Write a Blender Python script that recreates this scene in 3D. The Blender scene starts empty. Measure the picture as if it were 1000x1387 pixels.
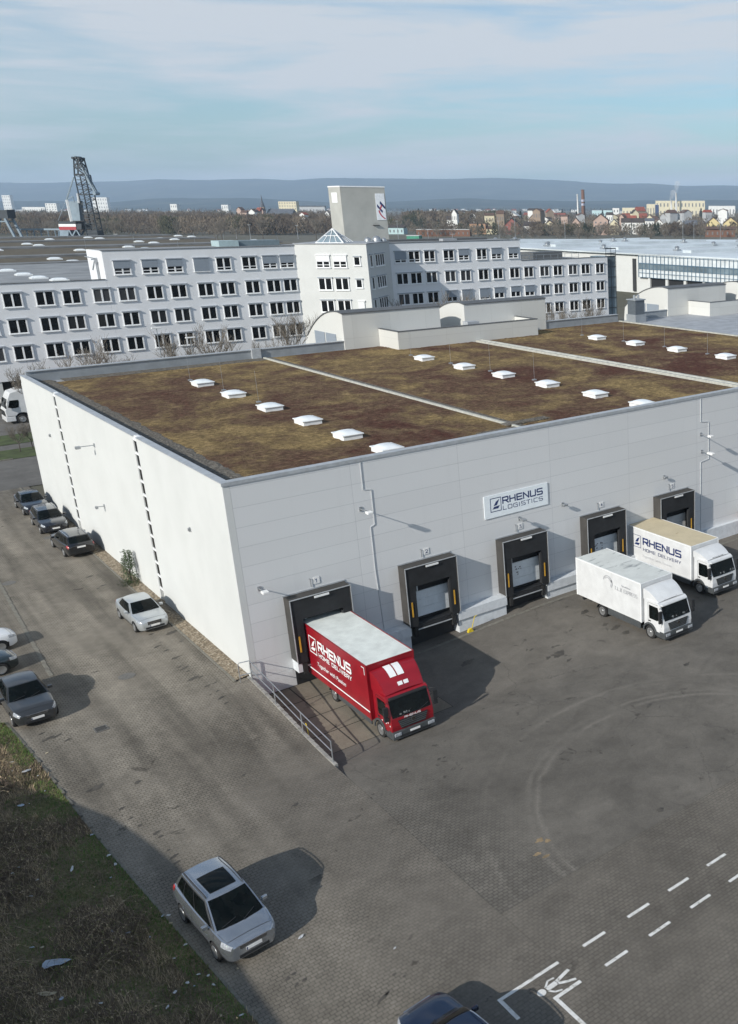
import bpy, bmesh, math, random
from math import sin, cos, tan, atan, atan2, pi, radians, sqrt, floor
from mathutils import Vector, Matrix, noise

random.seed(7)
R = random.Random(11)
S = bpy.context.scene
COL = S.collection

# ------------------------------------------------------------ camera
EYE = 23.4
PITCH = atan(413 / 1300.0)
YAW = radians(45.5)
cam = bpy.data.cameras.new("camera")
cam.sensor_fit = 'VERTICAL'
cam.sensor_height = 24.0
cam.lens = 1300 / 1387 * 24.0
cam.shift_x = (500 - 945) / 1387
cam.clip_start = 0.5
cam.clip_end = 60000
camo = bpy.data.objects.new("camera", cam)
COL.objects.link(camo)
camo.location = (0, 0, EYE)
camo.rotation_euler = (pi / 2 - PITCH, 0, YAW - pi / 2)
S.camera = camo

# ------------------------------------------------------------ light
SUN = Vector((2.8, 0.85, -1.6)).normalized()       # the way the light travels
ELEV = math.asin(-SUN.z)
ROT = atan2(-SUN.x, -SUN.y)
sl = bpy.data.lights.new("sun", 'SUN')
sl.energy = 4.6
sl.angle = radians(0.53)
sl.color = (1.0, 0.955, 0.88)
so = bpy.data.objects.new("sun", sl)
COL.objects.link(so)
so.rotation_euler = SUN.to_track_quat('-Z', 'Y').to_euler()
so.location = (-60, -20, 60)

W = bpy.data.worlds.new("World")
S.world = W
W.use_nodes = True
nt = W.node_tree
nt.nodes.clear()


def N(nt, t, **k):
    n = nt.nodes.new(t)
    for a, b in k.items():
        if a == 'i':
            for x, v in b.items():
                n.inputs[x].default_value = v
        else:
            setattr(n, a, b)
    return n


def L(nt, a, b):
    nt.links.new(a, b)


def ramp(nt, pts, src=None, interp='LINEAR'):
    n = N(nt, 'ShaderNodeValToRGB')
    n.color_ramp.interpolation = interp
    e = n.color_ramp.elements
    while len(e) < len(pts):
        e.new(0.5)
    for q, (p, c) in zip(e, pts):
        q.position = p
        q.color = (c, c, c, 1) if isinstance(c, (int, float)) else (*c, 1)
    if src is not None:
        L(nt, src, n.inputs[0])
    return n.outputs[0]


def mix(nt, f, a, b, mode='MIX'):
    n = N(nt, 'ShaderNodeMix', data_type='RGBA', blend_type=mode)
    for s, v in ((n.inputs[0], f), (n.inputs[6], a), (n.inputs[7], b)):
        if hasattr(v, 'is_linked'):
            L(nt, v, s)
        elif isinstance(v, (int, float)) and s != n.inputs[0]:
            s.default_value = (v, v, v, 1)
        elif isinstance(v, (int, float)):
            s.default_value = v
        else:
            s.default_value = (*v, 1)
    return n.outputs[2]


def math_(nt, op, a, b=0.0, c=None):
    n = N(nt, 'ShaderNodeMath', operation=op)
    for i, v in enumerate((a, b, c)):
        if v is None:
            continue
        if hasattr(v, 'is_linked'):
            L(nt, v, n.inputs[i])
        else:
            n.inputs[i].default_value = v
    return n.outputs[0]


sky = N(nt, 'ShaderNodeTexSky', sky_type='NISHITA', sun_disc=False)
sky.sun_elevation = ELEV
sky.sun_rotation = ROT
sky.altitude = 100
sky.air_density = 1.0
sky.dust_density = 1.5
sky.ozone_density = 1.5
SKY_STRENGTH = 0.105
tc = N(nt, 'ShaderNodeTexCoord')
sep = N(nt, 'ShaderNodeSeparateXYZ')
L(nt, tc.outputs['Generated'], sep.inputs[0])
zz = math_(nt, 'MAXIMUM', sep.outputs[2], 0.0)
az = math_(nt, 'ARCTAN2', sep.outputs[1], sep.outputs[0])
cb = N(nt, 'ShaderNodeCombineXYZ')
L(nt, math_(nt, 'MULTIPLY', az, 3.2), cb.inputs[0])
L(nt, math_(nt, 'ADD', math_(nt, 'MULTIPLY', zz, 26.0), math_(nt, 'MULTIPLY', az, 1.1)), cb.inputs[1])
n1 = N(nt, 'ShaderNodeTexNoise', i={'Scale': 1.0, 'Detail': 8.0, 'Roughness': 0.55, 'Distortion': 0.7})
L(nt, cb.outputs[0], n1.inputs['Vector'])
cb2 = N(nt, 'ShaderNodeCombineXYZ')
L(nt, math_(nt, 'MULTIPLY', az, 9.0), cb2.inputs[0])
L(nt, math_(nt, 'ADD', math_(nt, 'MULTIPLY', zz, 95.0), math_(nt, 'MULTIPLY', az, 2.0)), cb2.inputs[1])
n2 = N(nt, 'ShaderNodeTexNoise', i={'Scale': 1.0, 'Detail': 6.0, 'Roughness': 0.6, 'Distortion': 0.4})
L(nt, cb2.outputs[0], n2.inputs['Vector'])
# a thin veil of cloud over a clear band, paler again towards the horizon
veil = ramp(nt, [(0.0, 0.92), (0.03, 0.72), (0.055, 0.46), (0.082, 0.44), (0.105, 0.72), (0.14, 0.92), (0.20, 0.90), (0.32, 0.40), (1.0, 0.2)], zz)
pat = ramp(nt, [(0.36, -0.42), (0.50, 0.0), (0.66, 0.30)], n1.outputs[0])
pat = math_(nt, 'SUBTRACT', ramp(nt, [(0.36, 0.0), (0.64, 1.0)], n1.outputs[0]), 0.55)
pat2 = math_(nt, 'SUBTRACT', ramp(nt, [(0.42, 0.0), (0.68, 1.0)], n2.outputs[0]), 0.4)
cov = math_(nt, 'ADD', veil, math_(nt, 'ADD', math_(nt, 'MULTIPLY', pat, 0.95), math_(nt, 'MULTIPLY', pat2, 0.30)))
cov = math_(nt, 'MINIMUM', math_(nt, 'MAXIMUM', cov, 0.02), 0.96)
skyc = mix(nt, 1.0, sky.outputs[0], (0.88, 1.10, 1.16), 'MULTIPLY')
hzn = ramp(nt, [(0.0, 1.0), (0.06, 0.0)], zz)
cl_col = mix(nt, hzn, (6.0, 6.35, 6.8), (6.0, 6.2, 6.1))
cloud = mix(nt, cov, skyc, cl_col)
lp = math_(nt, 'GREATER_THAN', sep.outputs[2], -0.02)
bg = N(nt, 'ShaderNodeBackground')
bg.inputs['Strength'].default_value = SKY_STRENGTH
L(nt, cloud, bg.inputs['Color'])
wo = N(nt, 'ShaderNodeOutputWorld')
L(nt, bg.outputs[0], wo.inputs[0])

S.view_settings.view_transform = 'Standard'
S.view_settings.look = 'None'
S.view_settings.exposure = 0.06
S.view_settings.gamma = 1.0
S.view_settings.use_curve_mapping = False
S.cycles.max_bounces = 6
S.cycles.diffuse_bounces = 3
S.cycles.volume_bounces = 1

# ------------------------------------------------------------ where a picture point lies in the place
_F = Vector((cos(YAW) * cos(PITCH), sin(YAW) * cos(PITCH), -sin(PITCH)))
_R = Vector((sin(YAW), -cos(YAW), 0))
_U = _R.cross(_F)


def ray(px, py):
    return _F * 1300 + _R * (px - 945) - _U * (py - 693.5)


def sm(t):
    t = max(0.0, min(1.0, t))
    return t * t * (3 - 2 * t)


def road_z(x, y):
    return -0.75 * sm((50 - y) / 12)


def court_z(x, y):
    return road_z(x, min(y, 38.0)) - 0.45 * (1 - sm((x - 22) / 12)) * sm((y - 37) / 3.5)


def gz(x, y):
    if x > 14.9 and y < 48.5:
        return court_z(x, y)
    return road_z(x, y)


def at(px, py, z=None, dz=0.0):
    """the ground (or the level z) under a point of the photograph"""
    d = ray(px, py)
    if z is not None:
        t = (EYE - z) / -d.z
        return Vector((d.x * t, d.y * t, z))
    z = 0.0
    for _ in range(8):
        t = (EYE - z - dz) / -d.z
        z = gz(d.x * t, d.y * t)
    return Vector((d.x * t, d.y * t, z))


def far(px, D, py=281):
    """the point D metres ahead of the camera that the photograph shows at column px, row py"""
    d = ray(px, py)
    t = D / (d.x * cos(YAW) + d.y * sin(YAW))
    return Vector((d.x * t, d.y * t, EYE + d.z * t))


# ------------------------------------------------------------ scene tools
class MB:
    def __init__(s):
        s.v, s.f, s.m = [], [], []

    def add(s, vs, fs, m=0):
        b = len(s.v)
        s.v += [tuple(v) for v in vs]
        s.f += [tuple(b + i for i in f) for f in fs]
        s.m += [m] * len(fs)
        return s

    def box(s, x0, x1, y0, y1, z0, z1, m=0, T=None):
        vs = [Vector(p) for p in ((x0, y0, z0), (x1, y0, z0), (x1, y1, z0), (x0, y1, z0), (x0, y0, z1), (x1, y0, z1), (x1, y1, z1), (x0, y1, z1))]
        if T is not None:
            vs = [T @ v for v in vs]
        return s.add(vs, [(0, 3, 2, 1), (4, 5, 6, 7), (0, 1, 5, 4), (1, 2, 6, 5), (2, 3, 7, 6), (3, 0, 4, 7)], m)

    def bar(s, a, b, w, h=None, m=0, up=(0, 0, 1)):
        a, b = Vector(a), Vector(b)
        h = h or w
        d = (b - a).normalized()
        u = Vector(up)
        if abs(d.dot(u)) > 0.98:
            u = Vector((1, 0, 0))
        r = d.cross(u).normalized()
        u = r.cross(d)
        vs = [p + r * (i * w / 2) + u * (j * h / 2) for p in (a, b) for i, j in ((-1, -1), (1, -1), (1, 1), (-1, 1))]
        return s.add(vs, [(0, 1, 2, 3), (7, 6, 5, 4), (0, 4, 5, 1), (1, 5, 6, 2), (2, 6, 7, 3), (3, 7, 4, 0)], m)

    def tube(s, pts, r, n=8, m=0, r1=None, caps=True):
        pts = [Vector(p) for p in pts]
        r1 = r if r1 is None else r1
        b = len(s.v)
        k = len(pts)
        for i, p in enumerate(pts):
            d = (pts[min(i + 1, k - 1)] - pts[max(i - 1, 0)]).normalized()
            u = Vector((0, 0, 1)) if abs(d.z) < 0.95 else Vector((1, 0, 0))
            a = d.cross(u).normalized()
            c = a.cross(d)
            rr = r + (r1 - r) * i / max(1, k - 1)
            s.v += [tuple(p + a * (cos(2 * pi * j / n) * rr) + c * (sin(2 * pi * j / n) * rr)) for j in range(n)]
        for i in range(k - 1):
            for j in range(n):
                q = (j + 1) % n
                s.f.append((b + i * n + j, b + i * n + q, b + (i + 1) * n + q, b + (i + 1) * n + j))
                s.m.append(m)
        if caps:
            s.f.append(tuple(b + j for j in range(n))[::-1])
            s.f.append(tuple(b + (k - 1) * n + j for j in range(n)))
            s.m += [m, m]
        return s

    def lathe(s, c, axis, prof, n=20, m=0):
        """prof: (radius, offset along axis)"""
        c = Vector(c)
        ax = Vector(axis).normalized()
        u = Vector((0, 0, 1)) if abs(ax.z) < 0.9 else Vector((1, 0, 0))
        a = ax.cross(u).normalized()
        b_ = ax.cross(a)
        b = len(s.v)
        for r, o in prof:
            s.v += [tuple(c + ax * o + a * (cos(2 * pi * j / n) * r) + b_ * (sin(2 * pi * j / n) * r)) for j in range(n)]
        for i in range(len(prof) - 1):
            for j in range(n):
                q = (j + 1) % n
                s.f.append((b + i * n + j, b + i * n + q, b + (i + 1) * n + q, b + (i + 1) * n + j))
                s.m.append(m)
        for i in (0, len(prof) - 1):
            if prof[i][0] > 1e-4:
                s.f.append(tuple(b + i * n + j for j in range(n)))
                s.m.append(m)
        return s

    def prism(s, poly, d, m=0):
        """poly: list of 3d points, extruded by the vector d"""
        d = Vector(d)
        n = len(poly)
        vs = [Vector(p) for p in poly] + [Vector(p) + d for p in poly]
        return s.add(vs, [tuple(range(n))[::-1], tuple(range(n, 2 * n))] + [(i, (i + 1) % n, n + (i + 1) % n, n + i) for i in range(n)], m)

    def grid(s, fn, nu, nv, m=0):
        b = len(s.v)
        for i in range(nu + 1):
            for j in range(nv + 1):
                s.v.append(tuple(fn(i / nu, j / nv)))
        for i in range(nu):
            for j in range(nv):
                a = b + i * (nv + 1) + j
                s.f.append((a, a + nv + 1, a + nv + 2, a + 1))
                s.m.append(m)
        return s

    def build(s, name, mats, parent=None, smooth=False, bevel=0, loc=None, fix=True):
        me = bpy.data.meshes.new(name)
        me.from_pydata(s.v, [], s.f)
        if not isinstance(mats, (list, tuple)):
            mats = [mats]
        for q in mats:
            me.materials.append(q)
        me.polygons.foreach_set('material_index', s.m)
        if fix and len(s.f) < 60000:
            bm = bmesh.new()
            bm.from_mesh(me)
            bmesh.ops.recalc_face_normals(bm, faces=bm.faces)
            bm.to_mesh(me)
            bm.free()
        if smooth:
            me.polygons.foreach_set('use_smooth', [True] * len(me.polygons))
            try:
                me.set_sharp_from_angle(angle=radians(smooth if smooth > 1 else 40))
            except Exception:
                pass
        o = bpy.data.objects.new(name, me)
        COL.objects.link(o)
        if loc:
            o.location = loc
        if parent:
            o.parent = parent
        if bevel:
            b = o.modifiers.new('bevel', 'BEVEL')
            b.width = bevel
            b.segments = 2
            b.limit_method = 'ANGLE'
            b.angle_limit = radians(35)
        return o


def tag(o, label=None, cat=None, group=None, kind=None):
    if label:
        o['label'] = label
    if cat:
        o['category'] = cat
    if group:
        o['group'] = group
    if kind:
        o['kind'] = kind
    return o


def empty(name, loc=(0, 0, 0), rz=0.0, label=None, cat=None, group=None):
    o = bpy.data.objects.new(name, None)
    o.empty_display_size = 0.3
    o.location = loc
    o.rotation_euler = (0, 0, rz)
    COL.objects.link(o)
    return tag(o, label, cat, group)


def kids(o):
    return [c for c in bpy.data.objects if c.parent == o]


def copy_tree(o, loc=None, rz=None, parent=None):
    c = o.copy()
    COL.objects.link(c)
    c.parent = parent
    if loc is not None:
        c.location = loc
    if rz is not None:
        c.rotation_euler = (0, 0, rz)
    for ch in kids(o):
        copy_tree(ch, parent=c)
    return c


def struct(o):
    o['kind'] = 'structure'
    return o


# ------------------------------------------------------------ materials
MATS = {}


def new_mat(name):
    m = bpy.data.materials.new(name)
    m.use_nodes = True
    nt = m.node_tree
    b = nt.nodes['Principled BSDF']
    MATS[name] = m
    return m, nt, b


def coords(nt, scale=(1, 1, 1), rot=0.0, kind='Object'):
    t = N(nt, 'ShaderNodeTexCoord')
    mp = N(nt, 'ShaderNodeMapping')
    mp.inputs['Scale'].default_value = scale
    mp.inputs['Rotation'].default_value = (0, 0, rot)
    L(nt, t.outputs[kind], mp.inputs[0])
    return mp.outputs[0]


def noise_(nt, v, scale, detail=4, rough=0.55, dist=0.0):
    n = N(nt, 'ShaderNodeTexNoise', i={'Scale': scale, 'Detail': detail, 'Roughness': rough, 'Distortion': dist})
    L(nt, v, n.inputs['Vector'])
    return n.outputs[0]


def bump(nt, b, h, strength=0.3, dist=0.02):
    n = N(nt, 'ShaderNodeBump', i={'Strength': strength, 'Distance': dist})
    L(nt, h, n.inputs['Height'])
    L(nt, n.outputs[0], b.inputs['Normal'])


def plain(name, c, rough=0.5, metal=0.0, var=0.12, scale=3.0, bmp=0.0, coat=0.0, spec=0.5, emit=None):
    """paint, metal, cloth: a base colour with uneven, slightly dirty patches"""
    m, nt, b = new_mat(name)
    v = coords(nt)
    a = noise_(nt, v, scale, 5, 0.6)
    lo = tuple(x * (1 - var) for x in c)
    hi = tuple(min(1, x * (1 + var * 0.6)) for x in c)
    L(nt, ramp(nt, [(0.3, lo), (0.65, hi)], a), b.inputs['Base Color'])
    b.inputs['Roughness'].default_value = rough
    b.inputs['Metallic'].default_value = metal
    b.inputs['Specular IOR Level'].default_value = spec
    if coat:
        b.inputs['Coat Weight'].default_value = coat
        b.inputs['Coat Roughness'].default_value = 0.06
    if bmp:
        bump(nt, b, noise_(nt, v, scale * 8, 4), bmp, 0.01)
    return m


white_plaster, nt, b = new_mat('white_plaster')
v = coords(nt)
a = noise_(nt, v, 0.35, 5, 0.6)
v2 = coords(nt, (1.2, 1.2, 0.10))
st = noise_(nt, v2, 1.3, 5, 0.65)
c = ramp(nt, [(0.3, (0.55, 0.56, 0.55)), (0.6, (0.59, 0.60, 0.59))], a)
c = mix(nt, ramp(nt, [(0.60, 0.0), (0.78, 0.28)], st), c, (0.52, 0.52, 0.49))
L(nt, c, b.inputs['Base Color'])
b.inputs['Roughness'].default_value = 0.85
bump(nt, b, noise_(nt, v, 30, 3), 0.12, 0.01)


def panel_mat(name, base, wid, hgt, mortar, msize=0.012, ax='x', zoff=0.0):
    m, nt, b = new_mat(name)
    t = N(nt, 'ShaderNodeTexCoord')
    sp = N(nt, 'ShaderNodeSeparateXYZ')
    L(nt, t.outputs['Object'], sp.inputs[0])
    cb = N(nt, 'ShaderNodeCombineXYZ')
    L(nt, sp.outputs[0 if ax == 'x' else 1], cb.inputs[0])
    L(nt, math_(nt, 'ADD', sp.outputs[2], zoff), cb.inputs[1])
    br = N(nt, 'ShaderNodeTexBrick', offset=0.0, squash=1.0,
           i={'Scale': 1.0, 'Mortar Size': msize, 'Mortar Smooth': 0.4, 'Brick Width': wid, 'Row Height': hgt})
    br.inputs['Color1'].default_value = (*base, 1)
    br.inputs['Color2'].default_value = (*[x * 0.955 for x in base], 1)
    br.inputs['Mortar'].default_value = (*mortar, 1)
    L(nt, cb.outputs[0], br.inputs['Vector'])
    v2 = coords(nt, (1.0, 1.0, 0.12))
    st = noise_(nt, v2, 1.1, 5, 0.65)
    c = mix(nt, ramp(nt, [(0.55, 0.0), (0.8, 0.22)], st), br.outputs[0], tuple(x * 0.72 for x in base))
    big = noise_(nt, coords(nt), 0.12, 3)
    c = mix(nt, ramp(nt, [(0.35, 0.0), (0.7, 0.12)], big), c, tuple(x * 0.8 for x in base))
    L(nt, c, b.inputs['Base Color'])
    b.inputs['Roughness'].default_value = 0.5
    mr = math_(nt, 'SUBTRACT', 1.0, br.outputs[1])
    bump(nt, b, mr, 0.4, 0.02)
    return m


facade_panel = panel_mat('facade_panel', (0.67, 0.675, 0.68), 6.5, 1.04, (0.46, 0.47, 0.485), 0.012, 'x', 0.18)
render_panel = panel_mat('render_panel', (0.60, 0.60, 0.575), 4.0, 6.0, (0.42, 0.42, 0.40), 0.01, 'x', 1.0)
office_white = panel_mat('office_white', (0.77, 0.78, 0.80), 12.2, 3.25, (0.70, 0.71, 0.73), 0.02, 'x', 0.9)


def ground_mat(name, base, paver=None, tracks=False, streak=True, spots=0.0, rot=0.0, cracks=False, blend=None, fade=False):
    m, nt, b = new_mat(name)
    v = coords(nt)
    tb = N(nt, 'ShaderNodeTexCoord')
    sb = N(nt, 'ShaderNodeSeparateXYZ')
    L(nt, tb.outputs['Object'], sb.inputs[0])
    wob_ = math_(nt, 'MULTIPLY', noise_(nt, v, 0.7, 6, 0.65, 0.3), 3.0)
    fx = N(nt, 'ShaderNodeMapRange', interpolation_type='SMOOTHSTEP', i={'From Min': 9.5 if not fade else 17.0, 'From Max': 15.2 if not fade else 22.0})
    L(nt, math_(nt, 'ADD', sb.outputs[0], wob_), fx.inputs[0])
    fy = N(nt, 'ShaderNodeMapRange', interpolation_type='SMOOTHSTEP', i={'From Min': 45.0, 'From Max': 37.0} if not fade else {'From Min': 38.0, 'From Max': 32.0})
    L(nt, sb.outputs[1], fy.inputs[0])
    fb = math_(nt, 'MULTIPLY', fx.outputs[0], fy.outputs[0]) if not fade else math_(nt, 'MULTIPLY', math_(nt, 'SUBTRACT', 1.0, fx.outputs[0]), fy.outputs[0])
    big = noise_(nt, v, 0.11, 5, 0.6, 0.6)
    mid = noise_(nt, v, 0.7, 6, 0.65, 0.3)
    fine = noise_(nt, v, 14, 4, 0.7)
    c = ramp(nt, [(0.30, tuple(x * 0.82 for x in base)), (0.5, base), (0.70, tuple(x * 1.14 for x in base))], big)
    c = mix(nt, 0.55, c, mix(nt, 1.0, c, ramp(nt, [(0.3, 0.62), (0.7, 1.30)], mid), 'MULTIPLY'))
    c = mix(nt, 0.6, c, mix(nt, 1.0, c, ramp(nt, [(0.3, 0.78), (0.7, 1.2)], fine), 'MULTIPLY'))
    grit = noise_(nt, v, 55, 3, 0.8)
    c = mix(nt, 0.6, c, mix(nt, 1.0, c, ramp(nt, [(0.3, 0.70), (0.7, 1.32)], grit), 'MULTIPLY'))
    if cracks:
        vo = N(nt, 'ShaderNodeTexVoronoi', feature='DISTANCE_TO_EDGE', i={'Scale': 0.22})
        wv = N(nt, 'ShaderNodeVectorMath', operation='ADD')
        wn_ = N(nt, 'ShaderNodeTexNoise', i={'Scale': 1.1, 'Detail': 6.0, 'Roughness': 0.7})
        L(nt, v, wn_.inputs['Vector'])
        L(nt, v, wv.inputs[0])
        L(nt, wn_.outputs['Color'], wv.inputs[1])
        L(nt, wv.outputs[0], vo.inputs['Vector'])
        f_ = math_(nt, 'MULTIPLY', ramp(nt, [(0.0, 0.55), (0.006, 0.0)], vo.outputs['Distance']), ramp(nt, [(0.5, 0.0), (0.58, 1.0)], noise_(nt, v, 0.12, 3, 0.5)))
        c = mix(nt, f_, c, tuple(x * 0.35 for x in base))
    h = fine
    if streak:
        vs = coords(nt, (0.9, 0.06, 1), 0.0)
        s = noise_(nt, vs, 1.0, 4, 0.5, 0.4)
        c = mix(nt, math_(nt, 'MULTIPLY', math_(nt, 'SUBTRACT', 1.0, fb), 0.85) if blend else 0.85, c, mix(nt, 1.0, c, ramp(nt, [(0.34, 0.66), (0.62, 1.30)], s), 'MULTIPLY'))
    if tracks:
        for k, (cx, cy, r0, lo, tone, am) in enumerate(((26.5, 25.2, 8.2, 0.42, 1.5, 0.8), (26.5, 25.2, 8.65, 0.46, 1.4, 0.8), (26.5, 24.8, 10.7, 0.46, 1.4, 0.8), (27.3, 24.5, 9.6, 0.5, 1.35, 0.45), (33.0, 30.0, 14.5, 0.5, 1.35, 0.28),
                                                          (25.0, 22.5, 13.0, 0.5, 1.4, 0.28), (24.0, 27.0, 10.0, 0.5, 0.62, 0.4), (31.0, 22.0, 15.5, 0.5, 0.65, 0.4), (38.0, 26.0, 9.0, 0.5, 0.62, 0.4), (40.0, 24.0, 16.0, 0.48, 1.3, 0.25), (22.0, 33.0, 5.0, 0.5, 0.65, 0.35))):
            t = N(nt, 'ShaderNodeTexCoord')
            mp = N(nt, 'ShaderNodeMapping')
            mp.inputs['Location'].default_value = (-cx, -cy, 0)
            L(nt, t.outputs['Object'], mp.inputs[0])
            sp = N(nt, 'ShaderNodeSeparateXYZ')
            L(nt, mp.outputs[0], sp.inputs[0])
            x2 = math_(nt, 'MULTIPLY', sp.outputs[0], sp.outputs[0])
            y2 = math_(nt, 'MULTIPLY', sp.outputs[1], sp.outputs[1])
            rr = math_(nt, 'SQRT', math_(nt, 'ADD', x2, y2))
            dd = math_(nt, 'ABSOLUTE', math_(nt, 'SUBTRACT', math_(nt, 'ADD', rr, math_(nt, 'MULTIPLY', mid, 0.5)), r0 + 0.25))
            band = ramp(nt, [(0.0, 1.0), (0.07, 0.6), (0.20, 0.0)], dd)
            band = math_(nt, 'MULTIPLY', band, ramp(nt, [(lo - 0.05, 0.0), (lo + 0.12, am)], noise_(nt, coords(nt, (1, 1, 1), 0.7 * k), 0.19 + 0.02 * k, 5, 0.6)))
            band = math_(nt, 'MULTIPLY', band, ramp(nt, [(0.3, 0.4), (0.6, 1.0)], fine))
            c = mix(nt, band, c, tuple(x * tone for x in base))
    if spots:
        sn = noise_(nt, coords(nt, (1, 1, 1)), 1.15, 5, 0.62, 0.5)
        loc = noise_(nt, v, 0.13, 2, 0.5)
        f = math_(nt, 'MULTIPLY', ramp(nt, [(0.63, 0.0), (0.67, 0.75)], sn), ramp(nt, [(0.47, 0.0), (0.56, spots)], loc))
        c = mix(nt, f, c, tuple(x * 0.30 for x in base))
        # pale dried splashes
        sn2 = noise_(nt, coords(nt, (1, 1, 1)), 3.3, 4, 0.7)
        f2 = math_(nt, 'MULTIPLY', ramp(nt, [(0.72, 0.0), (0.76, 0.5)], sn2), 0.6)
        c = mix(nt, f2, c, tuple(min(1, x * 2.4) for x in base))
    if paver:
        w_, h_ = paver
        vb = coords(nt, (1, 1, 1), rot)
        wob = N(nt, 'ShaderNodeVectorMath', operation='ADD')
        wn = N(nt, 'ShaderNodeTexNoise', i={'Scale': 1.2, 'Detail': 2.0})
        L(nt, vb, wn.inputs['Vector'])
        sc = N(nt, 'ShaderNodeVectorMath', operation='SCALE', i={'Scale': 0.05})
        L(nt, wn.outputs['Color'], sc.inputs[0])
        L(nt, vb, wob.inputs[0])
        L(nt, sc.outputs[0], wob.inputs[1])
        br = N(nt, 'ShaderNodeTexBrick', offset=0.5, i={'Scale': 1.0, 'Mortar Size': 0.014, 'Mortar Smooth': 0.3,
                                                         'Brick Width': w_, 'Row Height': h_, 'Bias': -0.2})
        br.inputs['Color1'].default_value = (1.10, 1.10, 1.10, 1)
        br.inputs['Color2'].default_value = (0.84, 0.84, 0.84, 1)
        br.inputs['Mortar'].default_value = (0.40, 0.40, 0.38, 1)
        L(nt, wob.outputs[0], br.inputs['Vector'])
        wear = ramp(nt, [(0.35, 0.35), (0.62, 1.0)], noise_(nt, v, 0.25, 4, 0.6))
        if blend:
            c = mix(nt, fb, c, mix(nt, 1.0, c, blend, 'MULTIPLY'))
            wear = math_(nt, 'MULTIPLY', wear, math_(nt, 'SUBTRACT', 1.0, math_(nt, 'MULTIPLY', fb, 0.35)))
        if fade:
            wear = math_(nt, 'MULTIPLY', fb, 0.8)
        c = mix(nt, wear, c, mix(nt, 1.0, c, br.outputs[0], 'MULTIPLY'))
        h = math_(nt, 'SUBTRACT', math_(nt, 'MULTIPLY', fine, 0.3), br.outputs[1] if not fade else math_(nt, 'MULTIPLY', fb, br.outputs[1]))
    L(nt, c, b.inputs['Base Color'])
    b.inputs['Roughness'].default_value = 0.9
    b.inputs['Specular IOR Level'].default_value = 0.3
    bump(nt, b, h, 0.45, 0.015)
    return m


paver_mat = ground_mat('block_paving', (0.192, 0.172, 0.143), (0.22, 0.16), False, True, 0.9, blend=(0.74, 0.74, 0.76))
paver_mat2 = ground_mat('block_paving_yard', (0.190, 0.178, 0.152), (0.21, 0.21), False, False, 0.7)
asphalt_mat = ground_mat('worn_asphalt', (0.134, 0.122, 0.106), (0.22, 0.16), True, False, 0.85, cracks=True, fade=True)
street_mat = ground_mat('street_asphalt', (0.13, 0.125, 0.118), None, False, False, 0.3)
slab_mat = ground_mat('concrete_slab', (0.19, 0.165, 0.13), None, False, False, 0.5)
kerb_mat = plain('kerb_concrete', (0.17, 0.16, 0.135), 0.9, var=0.3, scale=4, bmp=0.4)
conc_mat = plain('wall_concrete', (0.30, 0.29, 0.27), 0.9, var=0.25, scale=1.5, bmp=0.3)
gravel_mat, nt, b = new_mat('gravel')
v = coords(nt)
vo = N(nt, 'ShaderNodeTexVoronoi', i={'Scale': 9.0})
L(nt, v, vo.inputs['Vector'])
c = ramp(nt, [(0.0, (0.10, 0.08, 0.055)), (0.5, (0.22, 0.175, 0.12)), (1.0, (0.36, 0.31, 0.24))], vo.outputs['Color'])
L(nt, c, b.inputs['Base Color'])
b.inputs['Roughness'].default_value = 0.95
bump(nt, b, vo.outputs['Distance'], 1.0, 0.05)
roof_gravel, nt, b = new_mat('roof_gravel')
v = coords(nt)
vo = N(nt, 'ShaderNodeTexVoronoi', i={'Scale': 7.0})
L(nt, v, vo.inputs['Vector'])
c = ramp(nt, [(0.0, (0.06, 0.055, 0.045)), (0.5, (0.115, 0.10, 0.08)), (1.0, (0.20, 0.18, 0.15))], vo.outputs['Color'])
L(nt, c, b.inputs['Base Color'])
b.inputs['Roughness'].default_value = 0.95
bump(nt, b, vo.outputs['Distance'], 1.0, 0.06)

# sedum roof: brown, rust and olive patches
sedum, nt, b = new_mat('sedum')
v = coords(nt)
big = noise_(nt, coords(nt, (1, 1, 1)), 0.10, 8, 0.66, 1.0)
band = noise_(nt, coords(nt, (1, 1, 1), radians(20)), 0.42, 8, 0.72, 0.4)
mid = noise_(nt, v, 2.6, 8, 0.78, 0.2)
fine = noise_(nt, v, 16, 5, 0.8)
c = ramp(nt, [(0.40, (0.085, 0.045, 0.032)), (0.455, (0.115, 0.080, 0.052)), (0.50, (0.138, 0.106, 0.062)), (0.54, (0.185, 0.150, 0.072)), (0.59, (0.26, 0.215, 0.098))],
         math_(nt, 'MULTIPLY_ADD', big, 0.62, math_(nt, 'MULTIPLY', band, 0.38)))
c = mix(nt, ramp(nt, [(0.55, 0.0), (0.68, 0.85)], band), c, (0.24, 0.195, 0.10))
c = mix(nt, 0.85, c, mix(nt, 1.0, c, ramp(nt, [(0.32, 0.40), (0.5, 0.95), (0.66, 1.75)], mid), 'MULTIPLY'))
c = mix(nt, 0.8, c, mix(nt, 1.0, c, ramp(nt, [(0.3, 0.5), (0.7, 1.6)], fine), 'MULTIPLY'))
c = mix(nt, 1.0, c, (1.16, 1.01, 1.04), 'MULTIPLY')
L(nt, c, b.inputs['Base Color'])
b.inputs['Roughness'].default_value = 1.0
b.inputs['Specular IOR Level'].default_value = 0.1
bump(nt, b, math_(nt, 'ADD', mid, math_(nt, 'MULTIPLY', fine, 0.5)), 1.0, 0.18)

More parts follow.
